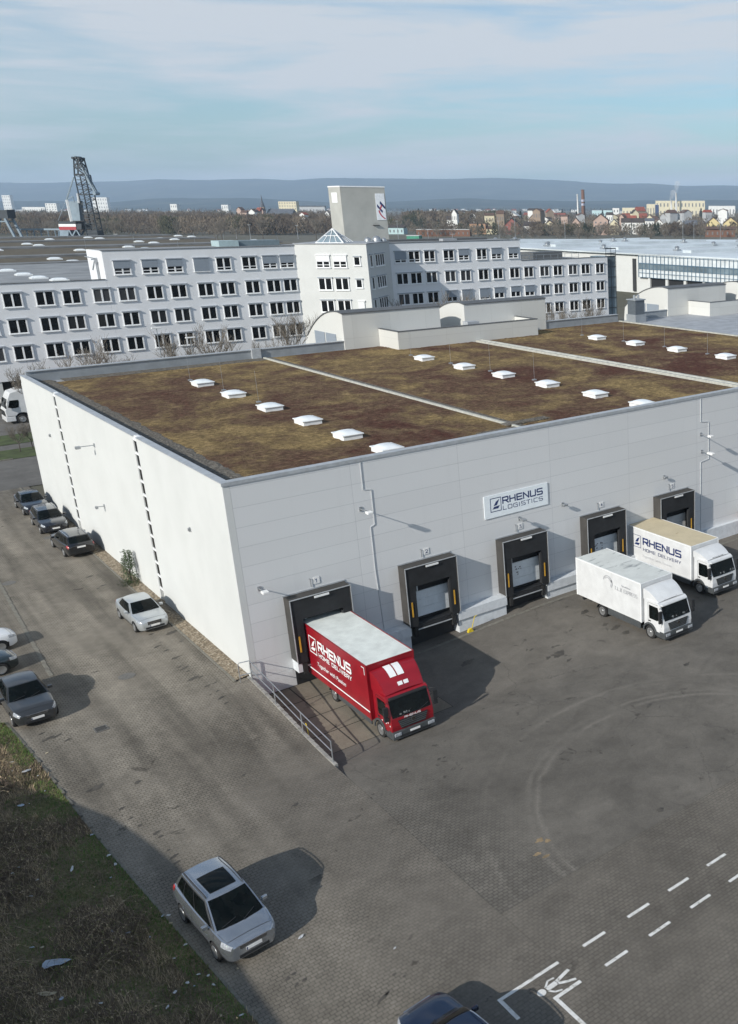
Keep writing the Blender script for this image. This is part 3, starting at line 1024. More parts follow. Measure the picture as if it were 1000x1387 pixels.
# ================================================================ LETTERING
GLYPH = {
    'R': (1.0, [(0, 0, 0, 1), (0, 1, .8, 1), (.8, 1, .9, .9), (.9, .9, .9, .56), (.9, .56, .8, .45), (.8, .45, 0.0, .45), (.45, .45, .92, 0)]),
    'H': (1.0, [(0, 0, 0, 1), (.9, 0, .9, 1), (0, .5, .9, .5)]),
    'E': (.92, [(0, 0, 0, 1), (0, 1, .85, 1), (0, .5, .8, .5), (0, 0, .85, 0)]),
    'N': (1.0, [(0, 0, 0, 1), (0, 1, .9, 0), (.9, 0, .9, 1)]),
    'U': (1.0, [(0, 1, 0, .1), (0, .1, .1, 0), (.1, 0, .8, 0), (.8, 0, .9, .1), (.9, .1, .9, 1)]),
    'S': (.95, [(.88, 1, .1, 1), (.1, 1, 0, .9), (0, .9, 0, .6), (0, .6, .1, .5), (.1, .5, .8, .5), (.8, .5, .9, .4), (.9, .4, .9, .1), (.9, .1, .8, 0), (.8, 0, 0, 0)]),
    'O': (1.0, [(.1, 0, .8, 0), (.8, 0, .9, .1), (.9, .1, .9, .9), (.9, .9, .8, 1), (.8, 1, .1, 1), (.1, 1, 0, .9), (0, .9, 0, .1), (0, .1, .1, 0)]),
    'M': (1.15, [(0, 0, 0, 1), (0, 1, .52, .35), (.52, .35, 1.05, 1), (1.05, 1, 1.05, 0)]),
    'D': (1.0, [(0, 0, 0, 1), (0, 1, .75, 1), (.75, 1, .9, .85), (.9, .85, .9, .15), (.9, .15, .75, 0), (.75, 0, 0, 0)]),
    'L': (.85, [(0, 1, 0, 0), (0, 0, .75, 0)]),
    'I': (.25, [(0.05, 0, 0.05, 1)]),
    'V': (.95, [(0, 1, .42, 0), (.42, 0, .85, 1)]),
    'Y': (.95, [(0, 1, .42, .45), (.42, .45, .85, 1), (.42, .45, .42, 0)]),
    'G': (1.0, [(.9, .85, .8, 1), (.8, 1, .1, 1), (.1, 1, 0, .9), (0, .9, 0, .1), (0, .1, .1, 0), (.1, 0, .9, 0), (.9, 0, .9, .5), (.9, .5, .5, .5)]),
    'T': (.9, [(0, 1, .85, 1), (.42, 1, .42, 0)]),
    'C': (.95, [(.88, 1, .1, 1), (.1, 1, 0, .9), (0, .9, 0, .1), (0, .1, .1, 0), (.1, 0, .88, 0)]),
    'K': (.9, [(0, 0, 0, 1), (.8, 1, 0, .45), (.25, .6, .85, 0)]),
    'X': (.9, [(0, 0, .82, 1), (0, 1, .82, 0)]),
    'P': (.95, [(0, 0, 0, 1), (0, 1, .8, 1), (.8, 1, .88, .9), (.88, .9, .88, .55), (.88, .55, .8, .45), (.8, .45, 0, .45)]),
    '1': (.5, [(0, .75, .3, 1), (.3, 1, .3, 0)]),
    '2': (.8, [(0, .85, .1, 1), (.1, 1, .6, 1), (.6, 1, .7, .85), (.7, .85, .7, .6), (.7, .6, 0, 0), (0, 0, .7, 0)]),
    '3': (.8, [(0, 1, .65, 1), (.65, 1, .35, .58), (.35, .58, .7, .4), (.7, .4, .7, .1), (.7, .1, .6, 0), (.6, 0, 0, 0)]),
    '4': (.8, [(.5, 0, .5, 1), (.5, 1, 0, .35), (0, .35, .75, .35)]),
    '5': (.8, [(.7, 1, .05, 1), (.05, 1, 0, .55), (0, .55, .6, .55), (.6, .55, .7, .45), (.7, .45, .7, .1), (.7, .1, .6, 0), (.6, 0, 0, 0)]),
    ' ': (.55, []),
    '.': (.3, [(0.05, 0, 0.05, 0.1)]),
}


def text_width(t, h, wf, gap=0.28):
    return sum(GLYPH[c][0] * h * wf + gap * h for c in t) - gap * h


def letters(mb, t, o, right, up, h, width=None, wt=0.17, gap=0.28, depth=0.004, m=0):
    o, right, up = Vector(o), Vector(right), Vector(up)
    nrm = right.cross(up)
    wf = 1.0
    if width:
        base = sum(GLYPH[c][0] for c in t) * h
        wf = (width - gap * h * (len(t) - 1)) / base
    x = 0.0
    k = 0
    for c in t:
        w, st = GLYPH[c]
        for (x0, y0, x1, y1) in st:
            a = o + right * (x + x0 * h * wf) + up * (y0 * h)
            b_ = o + right * (x + x1 * h * wf) + up * (y1 * h)
            d = (b_ - a).normalized()
            s = nrm.cross(d) * (wt * h / 2)
            e = d * (wt * h / 2 * 0.9)
            dd = depth + 0.0004 * (k % 7)
            k += 1
            q = [a - e - s, b_ + e - s, b_ + e + s, a - e + s]
            mb.prism([p + nrm * 0.001 for p in q], nrm * dd, m)
        x += w * h * wf + gap * h
    return x - gap * h


def flat_text(name, txt, o, right, up, h, width, mat, parent, italic=0.0):
    """handwriting and serif lettering from the built-in font, as a thin mesh"""
    cu = bpy.data.curves.new(name, 'FONT')
    cu.body = txt
    cu.size = 1.0
    cu.extrude = 0.004
    cu.shear = italic
    ob = bpy.data.objects.new(name, cu)
    COL.objects.link(ob)
    dg = bpy.context.evaluated_depsgraph_get()
    me = bpy.data.meshes.new_from_object(ob.evaluated_get(dg))
    COL.objects.unlink(ob)
    bpy.data.objects.remove(ob)
    xs_ = [v.co.x for v in me.vertices]
    x0, x1 = min(xs_), max(xs_)
    right, up = Vector(right), Vector(up)
    nrm = right.cross(up)
    for v in me.vertices:
        c = v.co.copy()
        v.co = Vector(o) + right * ((c.x - x0) / (x1 - x0) * width) + up * (c.y * h) + nrm * (c.z * 1.0 + 0.006)
    me.materials.clear()
    me.materials.append(mat)
    r = bpy.data.objects.new(name, me)
    COL.objects.link(r)
    r.parent = parent
    return r


def logo(mb, o, right, up, s, m=0, depth=0.004, wt=0.05):
    """square outline with two slanted leaf strokes inside"""
    o, right, up = Vector(o), Vector(right), Vector(up)
    nrm = right.cross(up)
    P = lambda u, w: o + right * (u * s) + up * (w * s * 1.12) + nrm * 0.001
    for k, (a, b_, c, d) in enumerate((((0, 0), (1, 0), (1, wt), (0, wt)), ((0, 1 - wt), (1, 1 - wt), (1, 1), (0, 1)),
                                       ((0, wt), (wt, wt), (wt, 1 - wt), (0, 1 - wt)), ((1 - wt, wt), (1, wt), (1, 1 - wt), (1 - wt, 1 - wt)))):
        mb.prism([P(*a), P(*b_), P(*c), P(*d)], nrm * depth, m)
    mb.prism([P(.18, .20), P(.70, .20), P(.86, .40), P(.34, .36)], nrm * depth, m)
    mb.prism([P(.30, .42), P(.60, .46), P(.84, .86), P(.52, .70)], nrm * depth, m)


# ================================================================ THE WAREHOUSE
X0, Y0, X1, Y1 = 15.0, 48.4, 128.0, 92.9
ZR, ZP = 10.0, 10.5
wh = empty('warehouse', (X0, Y0, 0), 0, 'long white warehouse with planted flat roof and five loading docks', 'warehouse')


def wpart(m, name, mats, **k):
    """parts are written in place coordinates and moved under the warehouse's own origin"""
    m.v = [(x - X0, y - Y0, z) for x, y, z in m.v]
    return m.build(name, mats, wh, **k)


strips = [62.6, 82.0]
segs = [(Y0, strips[0] - 0.35), (strips[0] + 0.35, strips[1] - 0.35), (strips[1] + 0.35, Y1)]
for a, b_ in segs:
    m = MB()
    m.box(15.0, 15.35, a, b_, -0.3, ZP)
    wpart(m, 'wall_panel', white_plaster, bevel=0.01)
    m = MB()
    m.box(14.97, 15.37, a, b_, ZP + 0.002, ZP + 0.05)
    wpart(m, 'parapet_cap', metal_cap)
m = MB()
m.box(15.32, 15.5, Y0 + 0.3, Y1, -0.3, ZP - 0.05)
wpart(m, 'inner_wall', facade_panel)
for ys_ in strips:
    m = MB()
    m.box(15.10, 15.318, ys_ - 0.345, ys_ + 0.345, 0.75, ZP + 0.04, 0)
    so_ = wpart(m, 'strip_window', [white_frame])
    n = 11
    m = MB()
    for i in range(n):
        z0 = 1.0 + i * 0.86
        m.box(15.03, 15.098, ys_ - 0.21, ys_ + 0.21, z0, z0 + 0.68)
    p = m.build('pane', win_glass, so_)
    p.data.transform(Matrix.Translation((-X0, -Y0, 0)))
    m = MB()
    for i in range(n + 1):
        z0 = 0.82 + i * 0.86
        m.box(15.01, 15.098, ys_ - 0.34, ys_ + 0.34, z0, z0 + 0.13)
    p = m.build('crossbar', white_frame, so_)
    p.data.transform(Matrix.Translation((-X0, -Y0, 0)))
m = MB()
m.box(15.352, X1, Y0 + 0.002, Y0 + 0.3, -1.6, ZP - 0.12)
m.box(15.0, 15.35, Y0 - 0.0, Y0 + 0.3, -1.6, -0.302)
wpart(m, 'loading_wall', facade_panel)
m = MB()
m.box(15.38, X1, Y0 - 0.05, Y0 + 0.42, ZP - 0.118, ZP + 0.06)
m.box(14.96, 15.378, Y0 - 0.05, Y0 - 0.002, ZP - 0.118, ZP + 0.06)
wpart(m, 'parapet_cap', metal_cap)
# upstands on the far edge
for ua, ub in ((15.36, 42.0), (66.32, 77.2), (79.4, 85.4)):
    m = MB()
    m.box(ua, ub, 92.6, 92.9, 9.9, 10.75)
    wpart(m, 'upstand', blue_metal)
    m = MB()
    m.box(ua, ub, 92.5, 93.0, 10.752, 10.82)
    wpart(m, 'parapet_cap', metal_cap)
m = MB()
m.box(15.0, X1, Y1 + 0.01, Y1 + 0.2, -0.3, 9.89)
m.box(X1 - 0.3, X1, Y0 + 0.31, Y1, -0.3, 10.3)
wpart(m, 'rear_wall', white_plaster)
m = MB()
m.box(33.0, 33.8, 92.3, 92.59, 10.0, 10.9)
wpart(m, 'roof_outlet', metal_cap)
m = MB()
m.box(15.5, X1 - 0.3, Y0 + 0.3, Y1, 9.5, 9.9)
wpart(m, 'roof_deck', membrane)


def veg(x0, x1, y0, y1):
    m = MB()
    nx, ny = int((x1 - x0) / 0.22), int((y1 - y0) / 0.3)

    def fn(u, w):
        x, y = x0 + (x1 - x0) * u, y0 + (y1 - y0) * w
        e = min(1, min(x - x0, x1 - x, y - y0, y1 - y) / 0.4)
        z = 9.94 + e * (0.05 + 0.045 * noise.noise(Vector((x * 2.2, y * 2.2, 0))) + 0.035 * noise.noise(Vector((x * 6, y * 6, 4))))
        return (x, y, z)
    m.grid(fn, nx, ny)
    return wpart(m, 'planted_bed', sedum, smooth=True, fix=False)


veg(16.75, 33.9, 49.1, 91.2)
veg(34.7, 54.3, 48.9, 92.4)
veg(55.2, 77.1, 48.9, 92.4)
m = MB()
wob = lambda y: 0.35 * noise.noise(Vector((0, y * 0.7, 2))) + 0.15 * noise.noise(Vector((0, y * 3, 2)))
m.grid(lambda u, w: (15.9 + (1.2 + wob(48.8 + 43.7 * w)) * u, 48.8 + 43.7 * w, 9.985 + 0.012 * noise.noise(Vector((u * 14, w * 300, 0))) - 0.05 * (u > 0.99)), 10, 260)
m.grid(lambda u, w: (17.6 + 16.2 * u, 90.9 + 1.68 * w, 9.99), 60, 6)
wpart(m, 'gravel_margin', roof_gravel, smooth=True)
m = MB()
m.box(15.42, 15.9, 48.8, 92.6, 9.9, 9.96)
wpart(m, 'roof_gutter', plain('black_felt', (0.02, 0.02, 0.022), 0.8, var=0.3))
m = MB()
m.box(33.93, 34.12, 49.0, 92.3, 9.9, 10.06)
m.box(34.18, 34.62, 49.0, 92.3, 9.9, 10.0, 1)
wpart(m, 'roof_joint', [plain('pale_strip', (0.42, 0.42, 0.38), 0.8, var=0.25), roof_gravel])
m = MB()
m.box(54.32, 54.62, 48.9, 88.4, 9.9, 10.14)
m.box(54.62, 54.90, 48.9, 88.4, 9.9, 10.08, 1)
m.box(54.90, 55.18, 48.9, 88.4, 9.9, 10.16)
wpart(m, 'roof_joint', [MATS['pale_strip'], metal_cap])
m = MB()
m.box(77.25, X1 - 0.35, 48.8, 92.4, 9.9, 9.97)
m.box(77.15, 77.4, 48.8, 92.4, 9.9, 10.06, 1)
wpart(m, 'membrane_bay', [membrane, MATS['pale_strip']])
# grey membrane patch near the middle of the near edge
m = MB()
m.box(33.6, 37.0, 51.6, 52.4, 9.96, 10.07)
m.box(31.0, 33.8, 50.6, 51.2, 9.96, 10.05)
wpart(m, 'roof_patch', roof_gravel, bevel=0.05)

# skylights
dome_mat = plain('opal_dome', (0.80, 0.83, 0.84), 0.25, var=0.05, coat=0.5)
sky0 = None
SKY = [(24.9, y) for y in (81.1, 74.5, 67.7, 61.5, 55.8, 50.8)] + [(44.1, y) for y in (80.8, 73.9, 67.8, 61.7, 55.7, 50.4)] + [(64.6, y) for y in (81.0, 74.8, 68.6, 62.0, 55.9)] + [(96, 84.0)]
for i, (x, y) in enumerate(SKY):
    if sky0 is None:
        m = MB()
        m.box(-0.66, 0.66, -0.80, 0.80, -0.1, 0.26)
        m.box(-0.73, 0.73, -0.87, 0.87, 0.262, 0.33)
        sky0 = m.build('skylight', white_paint, wh, bevel=0.02)
        m = MB()
        prof = lambda u, w: ((u * 2 - 1) * 0.66, (w * 2 - 1) * 0.80, 0.33 + 0.17 * (1 - (u * 2 - 1) ** 4) * (1 - (w * 2 - 1) ** 4) * (1 - 0.25 * ((u * 2 - 1) ** 2 + (w * 2 - 1) ** 2)))
        m.grid(prof, 12, 12)
        m.build('dome', dome_mat, sky0, smooth=60)
        s_ = sky0
    else:
        s_ = sky0.copy()
        COL.objects.link(s_)
        s_.parent = wh
        for ch in kids(sky0):
            c_ = ch.copy()
            COL.objects.link(c_)
            c_.parent = s_
    s_.location = (x - X0, y - Y0, 10.0)
    s_.scale = (0.93, 0.93, 0.93)
# lightning rods
rod0 = None
for (x, y) in [(24.9, 84), (25.2, 77.4), (25.3, 70.8), (44.6, 77), (44.8, 70.9), (44.9, 64.6), (44.5, 84), (65.4, 77.6), (65.6, 71.5), (65.3, 84.5), (65.2, 65)]:
    if rod0 is None:
        m = MB()
        m.tube([(0, 0, 0), (0, 0, 2.3)], 0.012, 5, r1=0.008)
        m.box(-0.14, 0.14, -0.14, 0.14, -0.05, 0.08)
        rod0 = m.build('lightning_rod', steel, wh)
        o = rod0
    else:
        o = rod0.copy()
        COL.objects.link(o)
        o.parent = wh
    o.location = (x - X0, y - Y0, 10.0)

# vaulted stair heads and plant rooms on the far edge of the roof
dark_cap = plain('dark_cap', (0.10, 0.105, 0.11), 0.6, var=0.2)


def vault(x0, x1):
    zt = 13.4
    arc = [(92.45, 9.9), (92.45, zt)]
    for i in range(0, 11):
        t = i / 10
        arc.append((93.4 + 7.6 * t, zt + 0.15 - 3.0 * t ** 2.1))
    arc += [(101.2, 9.2), (101.2, 3.0), (93.2, 3.0), (93.2, 9.9)]
    m = MB()
    m.prism([(x0, y, z) for y, z in arc], (x1 - x0, 0, 0))
    wpart(m, 'stair_head', render_panel)
    m = MB()
    cap = arc[1:13]
    up_ = [(y, z + 0.10) for y, z in cap]
    m.prism([(x0 - 0.08, y, z + 0.004) for y, z in cap] + [(x0 - 0.08, y, z) for y, z in reversed(up_)], (x1 - x0 + 0.16, 0, 0))
    m.v = [(x, y - (0.08 if y < 92.5 else 0), z) for x, y, z in m.v]
    wpart(m, 'vault_roof', dark_cap)


def tub(x0, x1):
    m = MB()
    y0, y1, zt = 88.45, 92.43, 11.7
    m.box(x0, x1, y0, y0 + 0.3, 9.9, zt)
    m.box(x0, x0 + 0.3, y0 + 0.3, y1, 9.9, zt)
    m.box(x1 - 0.3, x1, y0 + 0.3, y1, 9.9, zt)
    m.box(x0 + 0.3, x1 - 0.3, y0 + 0.3, y1, 9.9, 11.0, 1)
    m.box(x0 - 0.04, x1 + 0.04, y0 - 0.04, y0 + 0.34, zt + 0.002, zt + 0.06, 2)
    m.box(x0 - 0.04, x0 + 0.34, y0 + 0.341, y1, zt + 0.002, zt + 0.06, 2)
    m.box(x1 - 0.34, x1 + 0.04, y0 + 0.341, y1, zt + 0.002, zt + 0.06, 2)
    m.box((x0 + x1) / 2 - 0.7 + 1, (x0 + x1) / 2 + 0.7 + 1, y0 + 1.2, y0 + 2.2, 11.0, 11.9, 3)
    wpart(m, 'plant_room', [render_panel, membrane, dark_cap, metal_cap])


vault(42.0, 52.7)
vault(55.65, 66.3)
tub(45.65, 62.3)
vault(85.5, 96.2)
vault(99.2, 109.9)
tub(89.15, 105.8)
for x0 in (42.0, 85.5):
    m = MB()
    for i in range(2):
        y = 94.2 + i * 2.6
        m.box(x0 - 0.06, x0 - 0.01, y, y + 2.3, 9.4, 11.3)
    wo_ = wpart(m, 'louvre', shutter_grey)
m = MB()
m.box(77.5, 79.2, 89.6, 91.3, 9.9, 10.9)
m.box(77.62, 79.08, 89.72, 91.18, 10.9, 12.6, 1)
m.box(77.5, 79.2, 89.6, 91.3, 12.6, 12.72, 0)
for i in range(2):
    m.tube([(78.05 + i * 0.6, 90.4, 12.6), (78.05 + i * 0.6, 90.4, 13.2)], 0.16, 12, 0)
wpart(m, 'flue_housing', [blue_metal, plain('dark_sheet', (0.12, 0.14, 0.16), 0.5, metal=0.3)])

# rainwater pipes and cable runs on the loading wall
for pts in ([(22.1, 10.35), (22.1, 8.78), (22.55, 8.70), (22.55, 6.7), (22.3, 6.6), (22.3, 4.1), (22.45, 0.4)], [(47.87, 10.35), (47.87, 8.6), (48.69, 8.5), (48.69, 5.7), (47.87, 5.6), (47.87, 0.4)]):
    m = MB()
    for a, b_ in zip(pts, pts[1:]):
        m.bar((a[0], Y0 - 0.02, a[1]), (b_[0], Y0 - 0.02, b_[1]), 0.035, 0.03)
    wpart(m, 'downpipe', plain('pale_conduit', (0.50, 0.52, 0.54), 0.5) if 'pale_conduit' not in MATS else MATS['pale_conduit'])

# ------------------------------------------------------------ loading docks
DOCK = [17.14 + 6.51 * i for i in range(5)]
ZS = 3.94
WD = 3.3
for i, x in enumerate(DOCK):
    m = MB()
    d = 0.80
    y = Y0 - d
    m.box(x, x + 0.06, y, Y0 - 0.002, 0.42, ZS, 0)
    m.box(x + WD - 0.06, x + WD, y, Y0 - 0.002, 0.42, ZS, 0)
    m.box(x + 0.06, x + WD - 0.06, y, Y0 - 0.002, ZS - 0.06, ZS, 0)
    m.box(x - 0.02, x + WD + 0.02, y - 0.03, y - 0.002, ZS - 0.03, ZS + 0.02, 1)
    m.box(x - 0.02, x + 0.02, y - 0.03, y - 0.002, 0.42, ZS - 0.052, 1)
    m.box(x + WD - 0.02, x + WD + 0.015, y - 0.03, y - 0.002, 0.42, ZS - 0.052, 1)
    m.box(x - 0.05, x + WD + 0.05, Y0 - 0.04, Y0 - 0.003, ZS + 0.002, ZS + 0.07, 1)
    ds = wpart(m, 'dock_shelter', [shelter_grey, metal_cap])

    def sub(mb, name, mats, **k):
        mb.v = [(a_ - X0, b__ - Y0, c_) for a_, b__, c_ in mb.v]
        return mb.build(name, mats, ds, **k)
    m = MB()
    m.box(x + 0.05, x + WD - 0.05, y + 0.02, y + 0.05, 2.75, ZS - 0.07)
    sub(m, 'head_curtain', black_fabric)
    for sx, wx in ((x + 0.05, 0.52), (x + WD - 0.52, 0.46)):
        m = MB()
        m.box(sx, sx + wx, y + 0.025, y + 0.06, 0.30, 2.748)
        sub(m, 'side_curtain', black_fabric)
    for sx in (x + 0.22, x + WD - 0.36):
        m = MB()
        m.box(sx, sx + 0.075, y - 0.012, y + 0.018, 0.95, 1.85)
        sub(m, 'guide_strip', amber)
    m = MB()
    m.box(x + WD / 2 - 0.38, x + WD / 2 + 0.42, y - 0.09, y - 0.055, ZS - 0.17, ZS - 0.06)
    sub(m, 'marker_plate', plate_white)
    m = MB()
    m.tube([(x + WD - 0.48, y + 0.20, 0.5), (x + WD - 0.48, y + 0.20, 2.6)], 0.12, 10, 0)
    sub(m, 'air_cushion', [dark_trim])
    # the doorway
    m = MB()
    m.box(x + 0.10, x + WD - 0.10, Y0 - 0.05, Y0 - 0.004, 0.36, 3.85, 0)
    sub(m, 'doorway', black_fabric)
    m = MB()
    for k in range(3):
        m.box(x + 0.50, x + WD - 0.28, Y0 - 0.12, Y0 - 0.06, 0.56 + k * 0.53, 0.56 + k * 0.53 + 0.518)
    m.box(x + 0.95, x + 1.02, Y0 - 0.13, Y0 - 0.055, 2.16, 2.8, 0)
    sub(m, 'sectional_door', plain('dock_door_%d' % i, (0.66, 0.71, 0.75) if i != 4 else (0.5, 0.5, 0.5), 0.5, var=0.08))
    if i in (2, 3):
        m = MB()
        for k in range(9):
            a_, c_ = x + 1.0 + R.random() * 0.7, 1.25 + R.random() * 0.6
            m.box(a_, a_ + 0.05 + 0.1 * R.random(), Y0 - 0.127, Y0 - 0.1212, c_, c_ + 0.06)
        sub(m, 'sticker', [plain('sticker_dark', (0.12, 0.12, 0.12), 0.5)])
    if i == 4:
        m = MB()
        m.box(x + 0.62, x + 1.1, Y0 - 0.19, Y0 - 0.13, 1.7, 2.7)
        sub(m, 'warning_board', red_paint)
    # leveller lip below the door
    m = MB()
    m.box(x + 0.50, x + WD - 0.35, Y0 - 0.62, Y0 - 0.13, 0.10, 0.36, 0)
    m.box(x + 0.50, x + WD - 0.50, Y0 - 0.70, Y0 - 0.62, 0.02, 0.20, 0)
    m.box(x + 0.50, x + WD - 0.50, Y0 - 0.715, Y0 - 0.702, 0.02, 0.09, 1)
    for sx in (x + 0.30, x + WD - 0.55):
        m.box(sx, sx + 0.22, Y0 - 0.76, Y0 - 0.60, -0.35, 0.28, 2)
    sub(m, 'dock_leveller', [dark_trim, metal_cap, rubber])
    # dark pit under the leveller
    m = MB()
    m.box(x + 0.1, x + WD - 0.1, Y0 - 0.03, Y0 - 0.002, -1.6, 0.355)
    sub(m, 'leveller_pit', dark_trim)
    # number sign
    ng = empty('dock_number_sign', (x + 1.5, Y0 - 0.02, 4.36), 0, 'small white plate with the blue number %d above %s dock' % (i + 1, ('the red truck', 'the second', 'the middle', 'the fourth', 'the rightmost')[i]), 'number sign', 'numbered plates above the loading docks')
    m = MB()
    m.box(0.18, 0.50, -0.012, 0.015, -0.16, 0.20)
    m.build('plate', plate_white, ng)
    m = MB()
    letters(m, str(i + 1), (0.27, -0.013, -0.08), (1, 0, 0), (0, 0, 1), 0.19, wt=0.14)
    m.build('number', navy, ng)
    m = MB()
    m.bar((0.0, -0.03, -0.25), (0.0, -0.03, 0.2), 0.03)
    m.bar((0.0, -0.03, 0.2), (-0.07, -0.03, 0.22), 0.03)
    m.build('signal_lamp', steel, ng)

# ledges between the docks
edges_ = [(15.03, DOCK[0])] + [(DOCK[i] + WD - 0.1, DOCK[i + 1] + 0.1) for i in range(4)]
for k, (a, b_) in enumerate(edges_):
    if k == 0:
        a, b_ = DOCK[0] + 0.02, DOCK[0] + 0.26
    m = MB()
    m.box(a, b_, Y0 - 0.72, Y0 - 0.002, -0.22, 0.36, 0)
    if k:
        m.box(a + 0.02, b_ - 0.02, Y0 - 0.62, Y0 - 0.002, -1.6, -0.222, 0)
    wpart(m, 'dock_ledge', plain('ledge_panel', (0.60, 0.63, 0.66), 0.6, var=0.12) if 'ledge_panel' not in MATS else MATS['ledge_panel'], bevel=0.01)
m = MB()
m.box(DOCK[4] + WD - 0.1, 56.0, Y0 - 0.30, Y0 - 0.002, -1.6, 0.30)
wpart(m, 'dock_ledge', MATS['ledge_panel'])

# the sign on the loading wall
sg = empty('sign_board', (29.5, Y0 - 0.06, 5.37), 0, 'white wall sign with dark blue company lettering high above the middle docks', 'sign')
m = MB()
m.box(0, 4.68, 0.0, 0.05, 0, 1.43)
m.build('panel', plain('sign_pale', (0.80, 0.85, 0.88), 0.5, var=0.05), sg, bevel=0.005)
m = MB()
logo(m, (0.42, -0.001, 0.36), (1, 0, 0), (0, 0, 1), 0.78)
m.build('emblem', navy, sg)
m = MB()
letters(m, 'RHENUS', (1.32, -0.001, 0.78), (1, 0, 0), (0, 0, 1), 0.36, 2.95, wt=0.22)
letters(m, 'LOGISTICS', (1.32, -0.001, 0.36), (1, 0, 0), (0, 0, 1), 0.24, 2.95, wt=0.15, gap=0.4)
m.build('lettering', navy, sg)


# lamps and cameras on brackets
def bracket(x, z, label, cat='wall lamp', arm=0.85, name='wall_lamp', head=0.34):
    t = empty(name, (x, Y0, z), 0, label, cat)
    m = MB()
    m.box(-0.07, 0.07, -0.05, 0, -0.12, 0.12)
    m.tube([(0, -0.03, 0), (0, -arm, 0.03)], 0.028, 8)
    m.build('arm', steel, t)
    m = MB()
    m.box(-0.14, 0.18, -arm - head, -arm, -0.06, 0.08)
    m.build('lamp_head', plate_white if cat != 'camera' else steel, t, bevel=0.03)
    return t


bracket(21.83, 7.75, 'white flood lamp on an arm high on the loading wall above the red truck')
bracket(47.85, 7.7, 'upper of two flood lamps beside the angled downpipe above the rightmost dock')
bracket(47.95, 6.4, 'lower of two flood lamps beside the angled downpipe above the rightmost dock', head=0.55, arm=0.7)
bracket(16.0, 4.75, 'bracket lamp on the loading wall left of the dock with the red truck', arm=0.6)
bracket(31.95, 4.9, 'white camera between the company sign and the middle dock', 'camera', 0.3, 'security_camera')
bracket(44.2, 5.2, 'tiny camera on the wall above the rightmost dock', 'camera', 0.15, 'security_camera', 0.15)
bracket(35.3, 5.1, 'small round camera on the wall between the middle and fourth docks', 'camera', 0.2, 'security_camera', 0.2)


def side_lamp(y, z, label, s=1.0, cat='wall lamp'):
    t = empty('wall_lamp' if cat == 'wall lamp' else 'security_camera', (15.0, y, z), 0, label, cat)
    m = MB()
    m.box(-0.06, 0, -0.08, 0.08, -0.12, 0.12)
    m.tube([(-0.02, 0, 0), (-0.75 * s, 0, 0.03)], 0.03, 8)
    m.build('arm', steel, t)
    m = MB()
    m.box(-0.95 * s, -0.70 * s, -0.12, 0.12, -0.10, 0.08)
    m.build('lamp_head', steel, t, bevel=0.02)


side_lamp(72.5, 8.3, 'lamp on a long arm high on the white side wall between the window strips', 1.2)
side_lamp(73.0, 3.95, 'grey camera low on the white side wall above the dark estate cars', 0.6, 'camera')
side_lamp(54.6, 6.7, 'tiny fitting alone on the near panel of the white side wall', 0.12, 'camera')
side_lamp(85.9, 6.75, 'tiny fitting on the far panel of the white side wall', 0.12, 'camera')

# retaining wall, railing
rw = empty('retaining_wall', (14.9, 38.6, 0), 0, 'low concrete retaining wall dividing the access road from the sunken dock yard', 'wall')
m = MB()
for y in cuts(38.6, 48.35, 0.5):
    z = gz(14, y + 0.25)
    m.box(-0.02, 0.14, y - 38.6, y - 38.6 + 0.5, -1.9, z + 0.05)
m.build('wall', conc_mat, rw)
rl = empty('railing', (14.96, 38.9, 0), 0, 'grey tubular railing on the retaining wall left of the red truck', 'railing')
P = [(0.0, 0.0), (0, 3.2), (0, 6.35), (0, 9.3)]
tops = []
for i, (x, y) in enumerate(P):
    z = gz(14, y + 38.9) + 0.05
    m = MB()
    m.tube([(0, y, z - 0.2), (0, y, z + 1.05)], 0.03, 10)
    m.build('post', steel, rl)
    tops.append((0, y, z + 1.05))
for k, dz in ((0, 0.0), (1, -0.5)):
    m = MB()
    m.tube([(x, y, z + dz) for x, y, z in tops], 0.026, 10)
    m.build('top_rail' if k == 0 else 'middle_rail', steel, rl)
m = MB()
m.tube([(0.0, 9.3, 1.1), (-0.5, 9.4, 1.1), (-0.55, 9.4, 1.05), (-0.55, 9.4, 0.45), (-0.5, 9.4, 0.4), (0, 9.3, 0.4)], 0.026, 8)
m.tube([(-0.55, 9.4, 0.5), (-0.55, 9.4, 0.0)], 0.026, 8)
m.build('end_hoop', steel, rl)


def chock(p, label, rz=0.0):
    t = empty('wheel_chock', p, rz, label, 'wheel chock')
    m = MB()
    m.prism([(-0.2, -0.09, 0), (0.2, -0.09, 0), (0.05, -0.09, 0.24), (-0.12, -0.09, 0.2)], (0, 0.18, 0))
    m.build('wedge', yellow, t, bevel=0.01)
    m = MB()
    m.tube([(0.1, 0, 0.15), (0.35, 0, 0.9), (0.5, 0, 0.92)], 0.022, 6)
    m.build('handle', yellow, t)
    return t


p = at(430, 868)
chock((27.35, 47.35, court_z(27.35, 47.35) + 0.02), 'yellow wheel chock with a handle leaning on the ledge right of the second dock')
chock((15.15, 41.9, court_z(15.1, 41.9) + 0.02), 'yellow wheel chock standing against the retaining wall under the railing', 1.4)

